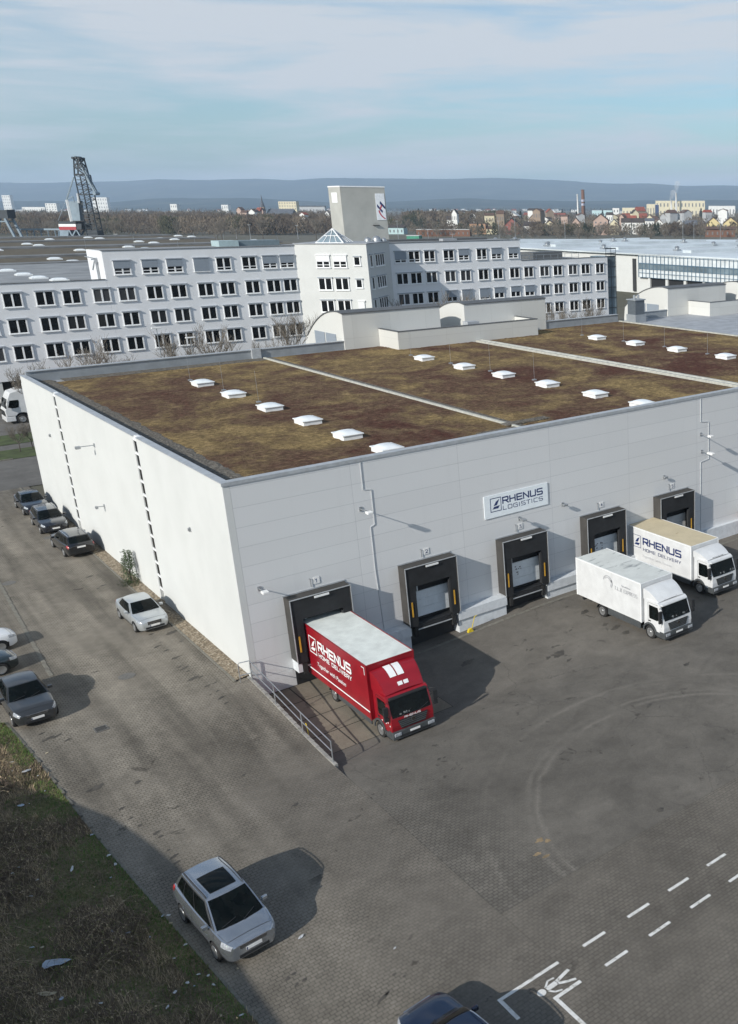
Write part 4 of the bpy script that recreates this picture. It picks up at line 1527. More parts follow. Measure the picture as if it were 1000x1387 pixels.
# hut, steps and skip at the right edge
ht = empty('meter_cabinet', (52.6, Y0 - 0.02, 0), 0, 'blue grey sheet metal cabinet on the loading wall beside the steel steps', 'cabinet')
m = MB()
m.box(-0.55, 1.6, -1.0, 0, 0.9, 3.0)
m.box(-0.62, 1.67, -1.08, 0, 3.0, 3.08)
m.build('housing', blue_metal, ht, bevel=0.01)
st = empty('steel_steps', (51.8, Y0 - 1.2, 0), 0, 'galvanised steel steps with railings at the right end of the loading wall', 'steps')
m = MB()
for k in range(6):
    m.box(0.0, 0.9, -k * 0.28 - 0.28, -k * 0.28, 0.7 - k * 0.28, 0.74 - k * 0.28)
m.build('tread', steel, st)
for x in (0.0, 0.9):
    m = MB()
    for k in range(4):
        m.tube([(x, 0.9 - k * 0.8, 0.7 - max(0, k - 1) * 0.7), (x, 0.9 - k * 0.8, 1.75 - max(0, k - 1) * 0.7)], 0.025, 6)
    for dz in (0, -0.5):
        m.tube([(x, 0.9, 1.75 + dz), (x, 0.1, 1.75 + dz), (x, -1.5, 0.35 + dz)], 0.025, 6)
    m.build('handrail', steel, st)
cz = court_z(54, 44)
sk = empty('barrier_panel', (53.9, 46.6, cz), 0, 'tall orange red panel standing at the right edge of the yard', 'barrier')
m = MB()
m.box(0, 2.4, -0.4, 1.2, 0.06, 2.9)
for k in range(8):
    m.box(-0.03, -0.001, -0.35 + k * 0.2, -0.27 + k * 0.2, 0.1, 2.85)
m.build('panel', orange, sk, bevel=0.02)
m = MB()
m.box(0.05, 2.3, -0.3, 1.1, 0, 0.059)
m.build('foot', dark_trim, sk)

# young shrub by the white wall
leaf_shrub = plain('shrub_leaf', (0.055, 0.085, 0.035), 0.8, var=0.4, scale=4)
bark = plain('bark', (0.075, 0.06, 0.05), 0.95, var=0.35, scale=5, bmp=0.6)
sh = empty('shrub', (14.5, 67.4, 0), 0, 'small green shrub growing against the white wall behind the silver saloon', 'shrub')
m = MB()
for k in range(9):
    a = R.random() * 6.28
    m.tube([(0, 0, 0), (cos(a) * 0.15, sin(a) * 0.2, 0.8), (cos(a) * 0.32, sin(a) * 0.5, 1.7 + 0.5 * R.random())], 0.02, 4, r1=0.006)
m.build('stem', bark, sh)
m = MB()
for k in range(2600):
    t = R.random() ** 0.8
    a = R.random() * 6.28
    r = (0.18 + 0.38 * R.random()) * (1 - 0.45 * t)
    if noise.noise(Vector((cos(a) * 2, sin(a) * 2, t * 4))) < -0.12:
        continue
    p = Vector((cos(a) * r, sin(a) * r * 1.4, 0.15 + 2.1 * t))
    s = 0.05 + 0.05 * R.random()
    q = Vector((R.random() - .5, R.random() - .5, R.random() - .2)).normalized() * s
    w_ = Vector((R.random() - .5, R.random() - .5, R.random() - .5)).normalized() * s * 0.5
    m.add([p - w_, p + w_, p + q], [(0, 1, 2)])
for k in range(500):
    a = R.random() * 6.28
    r = 0.7 * R.random()
    p = Vector((cos(a) * r - 0.1, sin(a) * r * 1.5, 0.03 + 0.15 * R.random()))
    q = Vector((R.random() - .5, R.random() - .5, R.random())).normalized() * 0.12
    m.add([p, p + Vector((0.03, 0.02, 0)), p + q], [(0, 1, 2)])
m.build('foliage', leaf_shrub, sh, fix=False)


# ================================================================ VEHICLES
def lerp(a, b_, t):
    return a + (b_ - a) * t


def interp(tab, y):
    if y <= tab[0][0]:
        return tab[0][1]
    for (a, va), (b_, vb) in zip(tab, tab[1:]):
        if y <= b_:
            return lerp(va, vb, (y - a) / (b_ - a))
    return tab[-1][1]


WHEELS = {}


def wheel(parent, loc, r, w, side, rim=None, name='wheel', dark_hub=False):
    """tyre and rim; side = -1 or +1, the way the rim faces"""
    key = (round(r, 3), round(w, 3), side, name, dark_hub)
    ax = (side, 0, 0)
    if key in WHEELS:
        src = WHEELS[key]
        o = src.copy()
        COL.objects.link(o)
        o.parent = parent
        o.location = loc
        for ch in kids(src):
            c = ch.copy()
            COL.objects.link(c)
            c.parent = o
        return o
    m = MB()
    m.lathe((0, 0, 0), ax, [(r * 0.62, w / 2 - 0.01), (r * 0.80, w / 2), (r * 0.95, w / 2 - 0.01), (r, w / 2 - 0.04), (r, -w / 2 + 0.04), (r * 0.95, -w / 2), (r * 0.6, -w / 2 + 0.01)], 28)
    o = m.build(name, rubber, parent, smooth=50)
    o.location = loc
    m = MB()
    rr = r * 0.64
    m.lathe((0, 0, 0), ax, [(rr, w / 2 - 0.005), (rr * 0.94, w / 2 - 0.002), (rr * 0.90, w / 2 - 0.05), (rr * 0.2, w / 2 - 0.06), (0.0, w / 2 - 0.06)], 24, 1)
    if dark_hub:
        m.lathe((side * (w / 2 - 0.03), 0, 0), ax, [(rr * 0.52, -0.03), (rr * 0.50, 0.0), (rr * 0.3, 0.05), (0, 0.055)], 16, 0)
    m.lathe((0, 0, 0), ax, [(rr * 1.02, w / 2 - 0.006), (rr, w / 2 + 0.002), (rr * 0.92, w / 2 - 0.004)], 24, 0)
    n = 5 if not dark_hub else 8
    for k in range(n):
        a = 2 * pi * k / n
        p0 = Vector((side * (w / 2 - 0.025), cos(a) * rr * 0.12, sin(a) * rr * 0.12))
        p1 = Vector((side * (w / 2 - 0.012), cos(a) * rr * 0.93, sin(a) * rr * 0.93))
        m.bar(p0, p1, 0.055 if not dark_hub else 0.05, 0.02, 0, up=(1, 0, 0))
    m.lathe((side * (w / 2 - 0.03), 0, 0), ax, [(rr * 0.24, 0), (rr * 0.22, 0.02), (0.0, 0.022)], 14, 0)
    m.build('rim', [rim_silver, dark_trim], o, smooth=40)
    WHEELS[key] = o
    return o


def bake(o):
    dg = bpy.context.evaluated_depsgraph_get()
    me = bpy.data.meshes.new_from_object(o.evaluated_get(dg))
    o.modifiers.clear()
    o.data = me
    return o


seat_m = plain('seat_behind_glass', (0.010, 0.011, 0.011), 0.6, var=0.3)


def make_car(name, loc, rz, label, paint, group=None, cat='car', L_=4.6, W_=1.8, H_=1.45, belt=0.92, hood=0.86, nose=0.66, trunk=None, ws=(-1.05, -0.35), rear=(1.25, 1.95),
             wb=2.75, fo=0.90, wr=0.32, gc=0.20, rails=False, sunroof=False, plate=True, tail=False, kind='saloon', crown=0.05, grille='wide'):
    t = empty(name, loc, rz, label, cat, group)
    h = L_ / 2
    yf = -h + fo
    yr = yf + wb
    tz = trunk if trunk else belt + 0.02
    rt = (0.96, 0.92, 0.87, 0.82) if kind != 'saloon' else (0.93, 0.86, 0.78, 0.72)
    wt_tab = [(-h, 0.68), (-h + 0.06, 0.78), (-h + 0.18, 0.87), (-h + 0.40, 0.935), (-h + 0.8, 0.975), (-h + 1.4, 0.995), (0.3, 1.0), (h - 1.0, 0.985), (h - 0.45, rt[0]), (h - 0.15, rt[1]), (h - 0.04, rt[2]), (h, rt[3])]
    zt_tab = [(-h, nose), (-h + 0.06, nose + 0.05), (-h + 0.2, hood - 0.09), (-h + 0.45, hood - 0.03), (ws[0] - 0.12, belt - 0.015), (ws[0] + 0.3, belt), (rear[1] - 0.3, belt + 0.03), (rear[1], tz + 0.01), (h - 0.2, tz - 0.01), (h - 0.05, tz - 0.05), (h, tz - 0.12)]
    zb_tab = [(-h, gc + 0.08), (-h + 0.3, gc), (h - 0.4, gc), (h, gc + 0.12)]
    PR = [(0.90, 0, 0.0), (0.975, 0.22, 0), (1.0, 0.45, 0), (1.0, 0.62, 0), (0.975, 0.84, 0), (0.93, 0.965, 0), (0.82, 1.0, 0.25), (0.45, 1.0, 0.85), (0.0, 1.0, 1.0)]

    def bs(y, k, off=0.0, sx=1):
        w = interp(wt_tab, y) * W_ / 2
        zt, zb = interp(zt_tab, y), interp(zb_tab, y)
        i = min(int(k), len(PR) - 2)
        f = k - i
        fx, fz, fc = (lerp(PR[i][j], PR[i + 1][j], f) for j in range(3))
        cr = crown * (0.4 if y < -h + 0.1 or y > h - 0.1 else 1)
        return Vector((sx * (fx * w), y, zb + (zt - zb) * fz + cr * fc))

    ys_ = sorted({-h, -h + 0.03, -h + 0.06, -h + 0.12, -h + 0.18, -h + 0.3, -h + 0.45, -h + 0.8, ws[0] - 0.35, ws[0], ws[0] + 0.3, -0.2, 0.3, 0.8, rear[1] - 0.3, rear[1], h - 0.45, h - 0.3, h - 0.15, h - 0.08, h - 0.04, h} | {yf + d for d in (-.4, -.2, 0, .2, .4)} | {yr + d for d in (-.4, -.2, 0, .2, .4)})
    ys_ = [y for y in ys_ if -h <= y <= h]
    m = MB()
    ring = []
    for y in ys_:
        pts = [bs(y, k, 0, 1) for k in range(8)] + [bs(y, 8)] + [bs(y, k, 0, -1) for k in range(7, -1, -1)]
        ring.append(pts)
    n = len(ring[0])
    for pts in ring:
        m.v += [tuple(p) for p in pts]
    for i in range(len(ring) - 1):
        for j in range(n):
            a, b_ = i * n + j, i * n + (j + 1) % n
            m.f.append((a, b_, b_ + n, a + n))
            m.m.append(0)
    m.f.append(tuple(range(n)))
    m.f.append(tuple((len(ring) - 1) * n + j for j in range(n))[::-1])
    m.m += [0, 0]
    body = m.build('body', [paint, dark_trim], t)
    cut = MB()
    for y in (yf, yr):
        for s_ in (-1, 1):
            cut.lathe((s_ * (W_ / 2 - 0.26), y, wr), (s_, 0, 0), [(wr + 0.055, 0), (wr + 0.055, 0.6)], 26)
    co = cut.build('cutter', dark_trim)
    md = body.modifiers.new('b', 'BOOLEAN')
    md.object = co
    md.operation = 'DIFFERENCE'
    md.solver = 'EXACT'
    body.parent = None
    bake(body)
    COL.objects.unlink(co)
    bpy.data.objects.remove(co)
    body.parent = t
    body.data.polygons.foreach_set('use_smooth', [True] * len(body.data.polygons))
    body.data.set_sharp_from_angle(angle=radians(33))
    if len(body.data.materials) < 2:
        body.data.materials.append(dark_trim)
    # inner faces of the arches are dark
    for p in body.data.polygons:
        c = p.center
        for y in (yf, yr):
            d = sqrt((c.y - y) ** 2 + (c.z - wr) ** 2)
            if d < wr + 0.06 and abs(c.x) < W_ / 2 - 0.03:
                p.material_index = 1

    # greenhouse
    def wbot(y):
        return interp(wt_tab, y) * W_ / 2 * 0.905
    rw_ = W_ / 2 * (0.67 if kind == 'saloon' else 0.70)
    y0, y1 = ws
    y2, y3 = rear
    zr = H_
    zb0 = belt - 0.01

    def wshield(u, v):
        x = u * lerp(wbot(y0) * 0.99, rw_ * 0.98, v)
        return Vector((x, lerp(y0, y1, v) - 0.16 * (1 - u * u) * (1 - 0.45 * v), lerp(zb0, zr - 0.045, v) + 0.035 * (1 - u * u) * v + 0.03 * sin(pi * v)))

    def rshield(u, v):
        x = u * lerp(wbot(y3 - 0.1) * 0.95, rw_ * 0.97, v)
        return Vector((x, lerp(y3, y2, v) + 0.10 * (1 - u * u) * (1 - 0.4 * v), lerp(tz - 0.01 if kind == 'saloon' else belt + 0.0, zr - 0.065, v) + 0.035 * (1 - u * u) * v + 0.03 * sin(pi * v)))

    def side(s, v, sx=1):
        yb, yt = lerp(y0, y3, s), lerp(y1, y2, s)
        wbm = lerp(wbot(y0) * 0.99, wbot(y3 - 0.1) * 0.95, s) + 0.05 * sin(pi * s)
        wtp = lerp(rw_ * 0.98, rw_ * 0.97, s) + 0.03 * sin(pi * s)
        zt_ = lerp(zr - 0.045, zr - 0.065, s) + 0.03 * sin(pi * s)
        zb_ = lerp(zb0, (tz - 0.01) if kind == 'saloon' else belt, s)
        return Vector((sx * (lerp(wbm, wtp, v) + 0.02 * sin(pi * v)), lerp(yb, yt, v), lerp(zb_, zt_, v)))

    def roof(u, s):
        e = side(s, 1, 1)
        x = u * e.x
        f = wshield(u, 1)
        r_ = rshield(u, 1)
        y = lerp(y1, y2, s)
        y += (f.y - y1) * (1 - s) + (r_.y - y2) * s
        return Vector((x, y, e.z + 0.05 * (1 - u * u) * (0.7 + 0.3 * sin(pi * s)) + 0.0))
    m = MB()
    m.grid(lambda a, b_: wshield(a * 2 - 1, b_), 10, 6)
    m.grid(lambda a, b_: rshield(a * 2 - 1, b_), 10, 6)
    m.grid(lambda a, b_: side(a, b_, 1), 12, 6)
    m.grid(lambda a, b_: side(a, b_, -1), 12, 6)
    m.grid(lambda a, b_: roof(a * 2 - 1, b_), 10, 10)
    m.build('roof', paint, t, smooth=50)

    def panel(fn, u0, u1, v0, v1, off, nu, nv, name, mat, parent=t, skip=None):
        mm = MB()

        def g(a, b_):
            u, v = lerp(u0, u1, a), lerp(v0, v1, b_)
            e = 1e-3
            p = fn(u, v)
            nn = (fn(u + e, v) - p).cross(fn(u, v + e) - p)
            nn.normalize()
            return p + nn * off
        mm.grid(g, nu, nv)
        return mm.build(name, mat, parent, smooth=60)
    panel(wshield, -0.93, 0.93, 0.03, 0.93, 0.012, 12, 6, 'windscreen', car_glass)
    panel(rshield, -0.90, 0.90, 0.14 if kind == 'saloon' else 0.18, 0.88, -0.012, 10, 5, 'rear_window', car_glass)
    for sx in (1, -1):
        f = (lambda s, v, q=sx: side(s, v, q))
        off = 0.012 * (1 if sx > 0 else -1)
        o_ = off if f(0.51, 0.5).x * 0 == 0 else off
        cuts_ = [(0.07, 0.43), (0.45, 0.74), (0.755, 0.93)] if kind != 'saloon' else [(0.08, 0.48), (0.50, 0.88)]
        p = f(0.5, 0.5)
        nn = (f(0.501, 0.5) - p).cross(f(0.5, 0.501) - p)
        panel(f, cuts_[0][0] - 0.015, cuts_[-1][1] + 0.015, 0.04, 0.91, 0.007 * (1 if nn.x * sx > 0 else -1), 12, 4, 'window_trim', dark_trim)
        for a, b_ in cuts_:
            p = f((a + b_) / 2, 0.5)
            e = 1e-3
            nn = (f((a + b_) / 2 + e, 0.5) - p).cross(f((a + b_) / 2, 0.5 + e) - p)
            sgn = 1 if nn.x * sx > 0 else -1
            panel(f, a, b_, 0.07, 0.88, 0.012 * sgn, 6, 4, 'side_window', car_glass)
    # seams, lights, grille
    m = MB()
    for sx in (1, -1):
        for y in (ws[0] + 0.02, (ws[0] + rear[1]) / 2 - 0.02, yr - 0.42):
            a, b_ = [], []
            for k in (1.2, 2, 3, 4, 4.9):
                p, q = bs(y - 0.006, k, 0, sx), bs(y + 0.006, k, 0, sx)
                a.append(p + Vector((sx * 0.004, 0, 0)))
                b_.append(q + Vector((sx * 0.004, 0, 0)))
            m.add(a + b_, [(i, i + 1, 5 + i + 1, 5 + i) for i in range(4)])
        yh = -h + 0.22
        a, b_ = [], []
        for i in range(7):
            y = lerp(yh, ws[0] - 0.1, i / 6)
            kk = 5.75 - 0.25 * i / 6
            a.append(bs(y, kk, 0, sx) + Vector((0, 0, 0.004)))
            b_.append(bs(y, kk + 0.07, 0, sx) + Vector((0, 0, 0.004)))
        m.add(a + b_, [(i, i + 1, 7 + i + 1, 7 + i) for i in range(6)])
        a = [bs(yh, k_, 0, sx) + Vector((0, 0, 0.004)) for k_ in (5.75, 6.3, 7, 8)]
        b_ = [bs(yh + 0.014, k_, 0, sx) + Vector((0, 0, 0.004)) for k_ in (5.75, 6.3, 7, 8)]
        m.add(a + b_, [(i, i + 1, 4 + i + 1, 4 + i) for i in range(3)])
        a = [bs(y, 1.15, 0, sx) + Vector((sx * 0.006, 0, 0)) for y in (yf + wr + 0.1, 0, yr - wr - 0.1)]
        b_ = [bs(y, 0.2, 0, sx) + Vector((sx * 0.006, 0, 0)) for y in (yf + wr + 0.1, 0, yr - wr - 0.1)]
        m.add(a + b_, [(0, 1, 4, 3), (1, 2, 5, 4)])
    m.build('door_seam', dark_trim, t)
    for sx in (1, -1):
        mm = MB()

        def hl(a, b_):
            y = lerp(-h + 0.045, -h + 0.42, a)
            k = lerp(3.75 - 0.25 * a, 5.1 + 0.5 * (1 - a), b_)
            p = bs(y, k, 0, sx)
            return p + Vector((sx * 0.010, -0.010, 0.008))
        mm.grid(hl, 6, 4)
        mm.build('headlight', lamp_glass, t, smooth=60)
        mm = MB()

        def tl(a, b_):
            y = lerp(h - 0.03, h - 0.32, a)
            k = lerp(3.6 + 0.3 * a, 5.3, b_)
            return bs(y, k, 0, sx) + Vector((sx * 0.010, 0.010, 0.006))
        mm.grid(tl, 6, 4)
        mm.build('tail_light', tail_red, t, smooth=60)
        # mirror
        y = ws[0] + 0.42
        mm = MB()
        px_ = W_ / 2 * 0.93
        mm.box(sx * px_ - 0.02, sx * px_ + 0.02, y - 0.03, y + 0.05, belt + 0.02, belt + 0.06)
        x0_, x1_ = sorted((sx * (px_ + 0.02), sx * (px_ + 0.22)))
        mm.box(x0_, x1_, y - 0.07, y + 0.05, belt + 0.0, belt + 0.14)
        mm.build('mirror', paint, t, bevel=0.025)
    m = MB()
    gz0, gz1 = (nose - 0.13, nose + 0.0) if grille == 'wide' else (nose - 0.16, nose + 0.02)
    gw = 0.44 if grille == 'wide' else 0.36
    m.box(-gw, gw, -h - 0.012, -h + 0.03, gz0, gz1)
    m.box(-gw - 0.02, gw + 0.02, -h - 0.014, -h + 0.02, gz1, gz1 + 0.02, 1)
    for k in range(3):
        zz_ = gz0 + 0.03 + k * 0.045
        m.box(-gw + 0.01, gw - 0.01, -h - 0.02, -h - 0.0125, zz_, zz_ + 0.012, 1)
    m.build('grille', [dark_trim, chrome], t)
    m = MB()
    m.box(-0.5, 0.5, -h - 0.010, -h + 0.03, gc + 0.10, gc + 0.22)
    m.build('air_intake', dark_trim, t, bevel=0.01)
    if plate:
        m = MB()
        m.box(-0.26, 0.26, -h - 0.035, -h - 0.013, nose - 0.27, nose - 0.16)
        m.box(-0.26, -0.225, -h - 0.037, -h - 0.0351, nose - 0.27, nose - 0.16, 1)
        m.build('licence_plate', [plate_white, navy], t)
        m = MB()
        z = (tz - 0.28) if kind == 'saloon' else belt - 0.22
        m.box(-0.26, 0.26, h + 0.003, h + 0.02, z, z + 0.11)
        m.build('licence_plate', plate_white, t)
    for y in (yf, yr):
        for sx in (-1, 1):
            wheel(t, (sx * (W_ / 2 - 0.115), y, wr), wr, 0.22, sx)
    if rails:
        for sx in (1, -1):
            m = MB()
            m.tube([roof(sx * 0.93, s) + Vector((0, 0, 0.02 + 0.05 * min(1, sin(pi * max(0.02, min(0.98, s))) * 3))) for s in [0.02, 0.07] + [0.1 + 0.08 * i for i in range(11)] + [0.95, 0.99]], 0.018, 6)
            m.build('roof_rail', chrome if rails == 'chrome' else dark_trim, t, smooth=60)
    if sunroof:
        panel(roof, -0.66, 0.66, 0.10, 0.62, 0.012, 8, 8, 'sunroof', car_glass)
    m = MB()
    for k in range(2):
        a = Vector((-0.5 + k * 0.75, 0, 0))
        v0 = wshield(-0.75 + k * 0.85, 0.06)
        v1 = wshield(-0.15 + k * 0.80, 0.20)
        m.bar(v0 + Vector((0, -0.03, 0.03)), v1 + Vector((0, -0.03, 0.03)), 0.02, 0.012)
    m.build('wiper', dark_trim, t)
    return t


silver = plain('car_silver', (0.40, 0.43, 0.47), 0.2, metal=0.8, var=0.06, scale=1, coat=0.8)
silver2 = plain('car_pale_silver', (0.50, 0.53, 0.55), 0.28, metal=0.5, var=0.06, scale=1, coat=0.8)
black_p = plain('car_black', (0.010, 0.011, 0.013), 0.2, var=0.15, scale=1, coat=1.0)
blackblue = plain('car_blue_black', (0.010, 0.013, 0.020), 0.2, var=0.15, scale=1, coat=1.0)
grey_p = plain('car_dark_grey', (0.055, 0.058, 0.062), 0.3, metal=0.5, var=0.1, scale=1, coat=0.8)
blue_p = plain('car_dark_blue', (0.006, 0.016, 0.045), 0.25, metal=0.3, var=0.1, scale=1, coat=1.0)
teal_p = plain('car_dark_green', (0.010, 0.022, 0.026), 0.2, metal=0.3, var=0.1, scale=1, coat=1.0)
white_p = plain('car_white', (0.75, 0.76, 0.78), 0.3, var=0.05, scale=1, coat=0.8)

PARK = 'cars parked along the access road'


def put_car(name, x, y, rz, *a, **k):
    return make_car(name, (x, y, gz(x, y) - 0.01), rz, *a, **k)


suv = put_car('silver_suv', 7.68, 31.45, radians(3.5), 'silver sport utility car with black glass sunroof and roof rails beside the littered verge', silver, PARK,
              L_=4.55, W_=1.92, H_=1.80, belt=1.10, hood=1.05, nose=0.82, ws=(-1.40, -0.42), rear=(1.62, 2.15), wb=2.72, fo=0.90, wr=0.36, gc=0.24, rails=True, sunroof=True, kind='hatch')
put_car('silver_saloon', 13.22, 60.42, radians(1.5), 'pale silver four door saloon parked by the white wall near the shrub', silver2, PARK,
        L_=4.58, W_=1.77, H_=1.44, belt=0.93, hood=0.90, nose=0.70, trunk=0.98, ws=(-0.98, -0.20), rear=(1.05, 1.62), wb=2.76, fo=0.82, wr=0.32, grille='narrow')
put_car('black_estate_car', 13.50, 77.62, pi + radians(2), 'black estate car with silver roof rails seen from behind, nearest of the dark cars', black_p, PARK,
        L_=4.75, W_=1.85, H_=1.55, belt=0.97, hood=0.92, nose=0.72, ws=(-1.0, -0.2), rear=(1.85, 2.25), wb=2.85, fo=0.85, wr=0.34, rails='chrome', kind='hatch')
put_car('black_estate_car', 13.55, 84.75, radians(-1), 'blue black car facing the camera between two other dark cars by the white wall', blackblue, PARK,
        L_=4.75, W_=1.85, H_=1.47, belt=0.95, hood=0.90, nose=0.70, ws=(-1.0, -0.2), rear=(1.75, 2.25), wb=2.85, fo=0.85, wr=0.33, kind='hatch', grille='narrow', rails='chrome')
put_car('black_saloon', 13.62, 91.0, radians(0), 'dark saloon at the far end of the row by the white wall', blackblue, PARK,
        L_=4.7, W_=1.82, H_=1.44, belt=0.93, hood=0.88, nose=0.68, trunk=0.98, ws=(-0.98, -0.20), rear=(1.05, 1.65), wb=2.8, fo=0.85, wr=0.33)
put_car('dark_grey_saloon', 5.98, 52.95, radians(0.5), 'dark grey saloon cut by the left edge of the picture above the grass', grey_p, PARK,
        L_=4.9, W_=1.87, H_=1.46, belt=0.95, hood=0.93, nose=0.70, trunk=1.0, ws=(-0.95, -0.15), rear=(1.15, 1.80), wb=2.97, fo=0.84, wr=0.34, grille='wide')
put_car('dark_green_car', 4.35, 58.6, radians(96), 'dark green car in the left parking bay, only its nose in the picture', teal_p, PARK,
        L_=4.5, W_=1.8, H_=1.45, belt=0.93, hood=0.9, nose=0.70, trunk=0.98, ws=(-0.98, -0.2), rear=(1.05, 1.65), wb=2.7, fo=0.85, wr=0.33)
put_car('white_car', 5.0, 61.9, radians(96), 'white car with dark bumper in the left parking bay, only its nose in the picture', white_p, PARK,
        L_=4.3, W_=1.8, H_=1.5, belt=0.96, hood=0.92, nose=0.72, ws=(-1.0, -0.2), rear=(1.4, 1.85), wb=2.6, fo=0.85, wr=0.33, kind='hatch')
put_car('dark_blue_car', 10.50, 20.62, pi + radians(3), 'dark blue car cut by the bottom edge beside the walking figure marking', blue_p, PARK,
        L_=4.6, W_=1.82, H_=1.46, belt=0.93, hood=0.90, nose=0.72, ws=(-1.0, -0.25), rear=(1.6, 2.1), wb=2.7, fo=0.85, wr=0.33, kind='hatch', rails='chrome')


# ---------------------------------------------------------------- trucks
def make_truck(name, loc, rz, label, cab_paint, box_mat, top_mat, box_len=7.6, box_z=(0.72, 3.65), W_=2.48, red=False, cabw=2.2, wheelbase=5.0):
    """front at y = 0, body towards +y"""
    t = empty(name, loc, rz, label, 'truck', 'box trucks at the loading docks')
    w = W_ / 2
    yb0 = 1.80
    yb1 = yb0 + box_len
    z0, z1 = box_z
    m = MB()
    m.box(-w, w, yb0, yb1, z0, z1 - 0.015)
    box = m.build('cargo_box', box_mat, t, bevel=0.02)
    m = MB()
    m.box(-w + 0.03, w - 0.03, yb0 + 0.03, yb1 - 0.03, z1 - 0.016, z1 + 0.006)
    m.build('box_roof', top_mat, box)
    m = MB()
    tr = metal_cap if not red else red_paint
    for sx in (-1, 1):
        m.box(sx * w - 0.03, sx * w + 0.03, yb0 - 0.01, yb1 + 0.01, z1 - 0.05, z1 + 0.012)
        m.box(sx * w - 0.025, sx * w + 0.025, yb0 - 0.012, yb0 + 0.06, z0, z1 - 0.052)
        m.box(sx * w - 0.025, sx * w + 0.025, yb1 - 0.06, yb1 + 0.012, z0, z1 - 0.052)
    m.box(-w + 0.031, w - 0.031, yb0 - 0.012, yb0 + 0.03, z1 - 0.05, z1 + 0.011)
    m.build('corner_trim', tr if red else (white_paint), box)
    # chassis and side skirts
    m = MB()
    m.box(-0.45, 0.45, 0.3, yb1 - 0.1, 0.55, min(0.85, z0 - 0.003))
    m.box(-1.0, 1.0, yb0 + 0.3, yb1 - 0.3, z0 - 0.12, z0 - 0.003)
    m.build('chassis', chassis_grey, t)
    yw_f, yw_r = 1.18, 1.18 + wheelbase
    for sx in (-1, 1):
        m = MB()
        a, b_ = sorted((sx * (w - 0.03), sx * (w - 0.10)))
        m.box(a, b_, yb0 + 0.15, yw_r - 0.62, 0.42, z0 - 0.02)
        m.build('side_skirt', skirt_grey, t, bevel=0.01)
    m = MB()
    m.box(-0.9, 0.9, yb1 - 0.25, yb1 - 0.1, 0.45, 0.6)
    m.box(-1.1, 1.1, yb1 - 0.02, yb1 + 0.06, z0 - 0.1, z0 + 0.05)
    m.build('rear_underrun', dark_trim, t)
    for sx in (-1, 1):
        wheel(t, (sx * (w - 0.24), yw_f, 0.42), 0.42, 0.26, sx, name='wheel', dark_hub=True)
        wheel(t, (sx * (w - 0.30), yw_r, 0.42), 0.42, 0.46, sx, name='rear_wheel', dark_hub=True)
        m = MB()
        arc = [(yw_r + cos(a) * 0.52, 0.42 + sin(a) * 0.5) for a in [radians(d) for d in range(10, 171, 20)]]
        arc2 = [(yw_r + cos(a) * 0.48, 0.42 + sin(a) * 0.46) for a in [radians(d) for d in range(170, 9, -20)]]
        arc = [(y, min(z, z0 - 0.01)) for y, z in arc]
        arc2 = [(y, min(z, z0 - 0.04)) for y, z in arc2]
        x = sx * (w - 0.04)
        m.prism([(x, y, z) for y, z in arc + arc2], (-sx * 0.48, 0, 0))
        m.build('mudguard', dark_trim, t)
    # cab
    c = cabw / 2
    prof = [(0.02, 0.62), (-0.02, 1.0), (0.02, 1.38), (0.36, 2.30), (0.50, 2.40), (1.68, 2.46), (1.70, 1.05), (1.70, 0.95)]
    # wheel arch cut into the lower edge
    for d in range(0, 181, 20):
        a = radians(d)
        prof.append((yw_f + cos(a) * 0.54, max(0.62, 0.42 + sin(a) * 0.56)))
    m = MB()
    m.prism([(-c, y, z) for y, z in prof], (2 * c, 0, 0))
    cab = m.build('cab', cab_paint, t, bevel=0.05)
    # windscreen: follows the sloping front, wraps a little
    def ws_(u, v):
        y = lerp(0.035, 0.35, v) - 0.022
        return Vector((u * (c - 0.09), y - 0.03 * (1 - u * u), lerp(1.42, 2.24, v)))
    m = MB()
    m.grid(lambda a, b_: ws_(a * 2 - 1, b_), 10, 4)
    n0 = len(m.v)
    sc_ = m.build('windscreen', car_glass, cab, smooth=60)
    m = MB()
    for x in (-0.55, 0.35):
        m.bar((x, -0.03, 1.43), (x + 0.55, 0.06, 1.62), 0.025, 0.015)
    m.build('wiper', dark_trim, cab)
    m = MB()
    rp = random.Random(name + str(loc))
    for k in range(5):
        u_ = rp.uniform(-0.85, 0.85)
        p = ws_(u_, rp.uniform(0.04, 0.14)) + Vector((0, -0.006, 0))
        q = ws_(u_ + rp.uniform(0.06, 0.16), 0.16 + rp.uniform(0, 0.08)) + Vector((0, -0.006, 0))
        m.add([(p.x, p.y, p.z), (q.x, p.y, p.z), (q.x, q.y, q.z), (p.x, q.y, q.z)], [(0, 1, 2, 3)])
    m.build('dashboard_papers', plain('paper_behind_glass', (0.16, 0.17, 0.17), 0.7, var=0.4) if 'paper_behind_glass' not in MATS else MATS['paper_behind_glass'], cab, fix=False)
    m = MB()
    m.box(-c + 0.12, c - 0.12, 0.22, 0.42, 2.26, 2.34)
    m.build('sun_visor', cab_paint if not red else dark_trim, cab, bevel=0.015)
    for sx in (-1, 1):
        x = sx * (c + 0.004)
        m = MB()
        poly = [(0.30, 1.45), (0.58, 1.30), (1.22, 1.30), (1.26, 1.45), (1.26, 2.14), (0.52, 2.14)]
        m.prism([(x, y, z) for y, z in poly], (sx * 0.010, 0, 0))
        m.build('side_window', car_glass, cab)
        m = MB()
        for (a, b_) in (((1.36, 0.98), (1.36, 2.28)), ((0.20, 1.02), (0.20, 1.5)), ((1.36, 2.28), (0.5, 2.28))):
            m.bar((x, a[0], a[1]), (x, b_[0], b_[1]), 0.012, 0.008)
        m.build('door_seam', dark_trim, cab)
        m = MB()
        m.box(*sorted((x, x + sx * 0.03)), 1.12, 1.3, 1.12, 1.18)
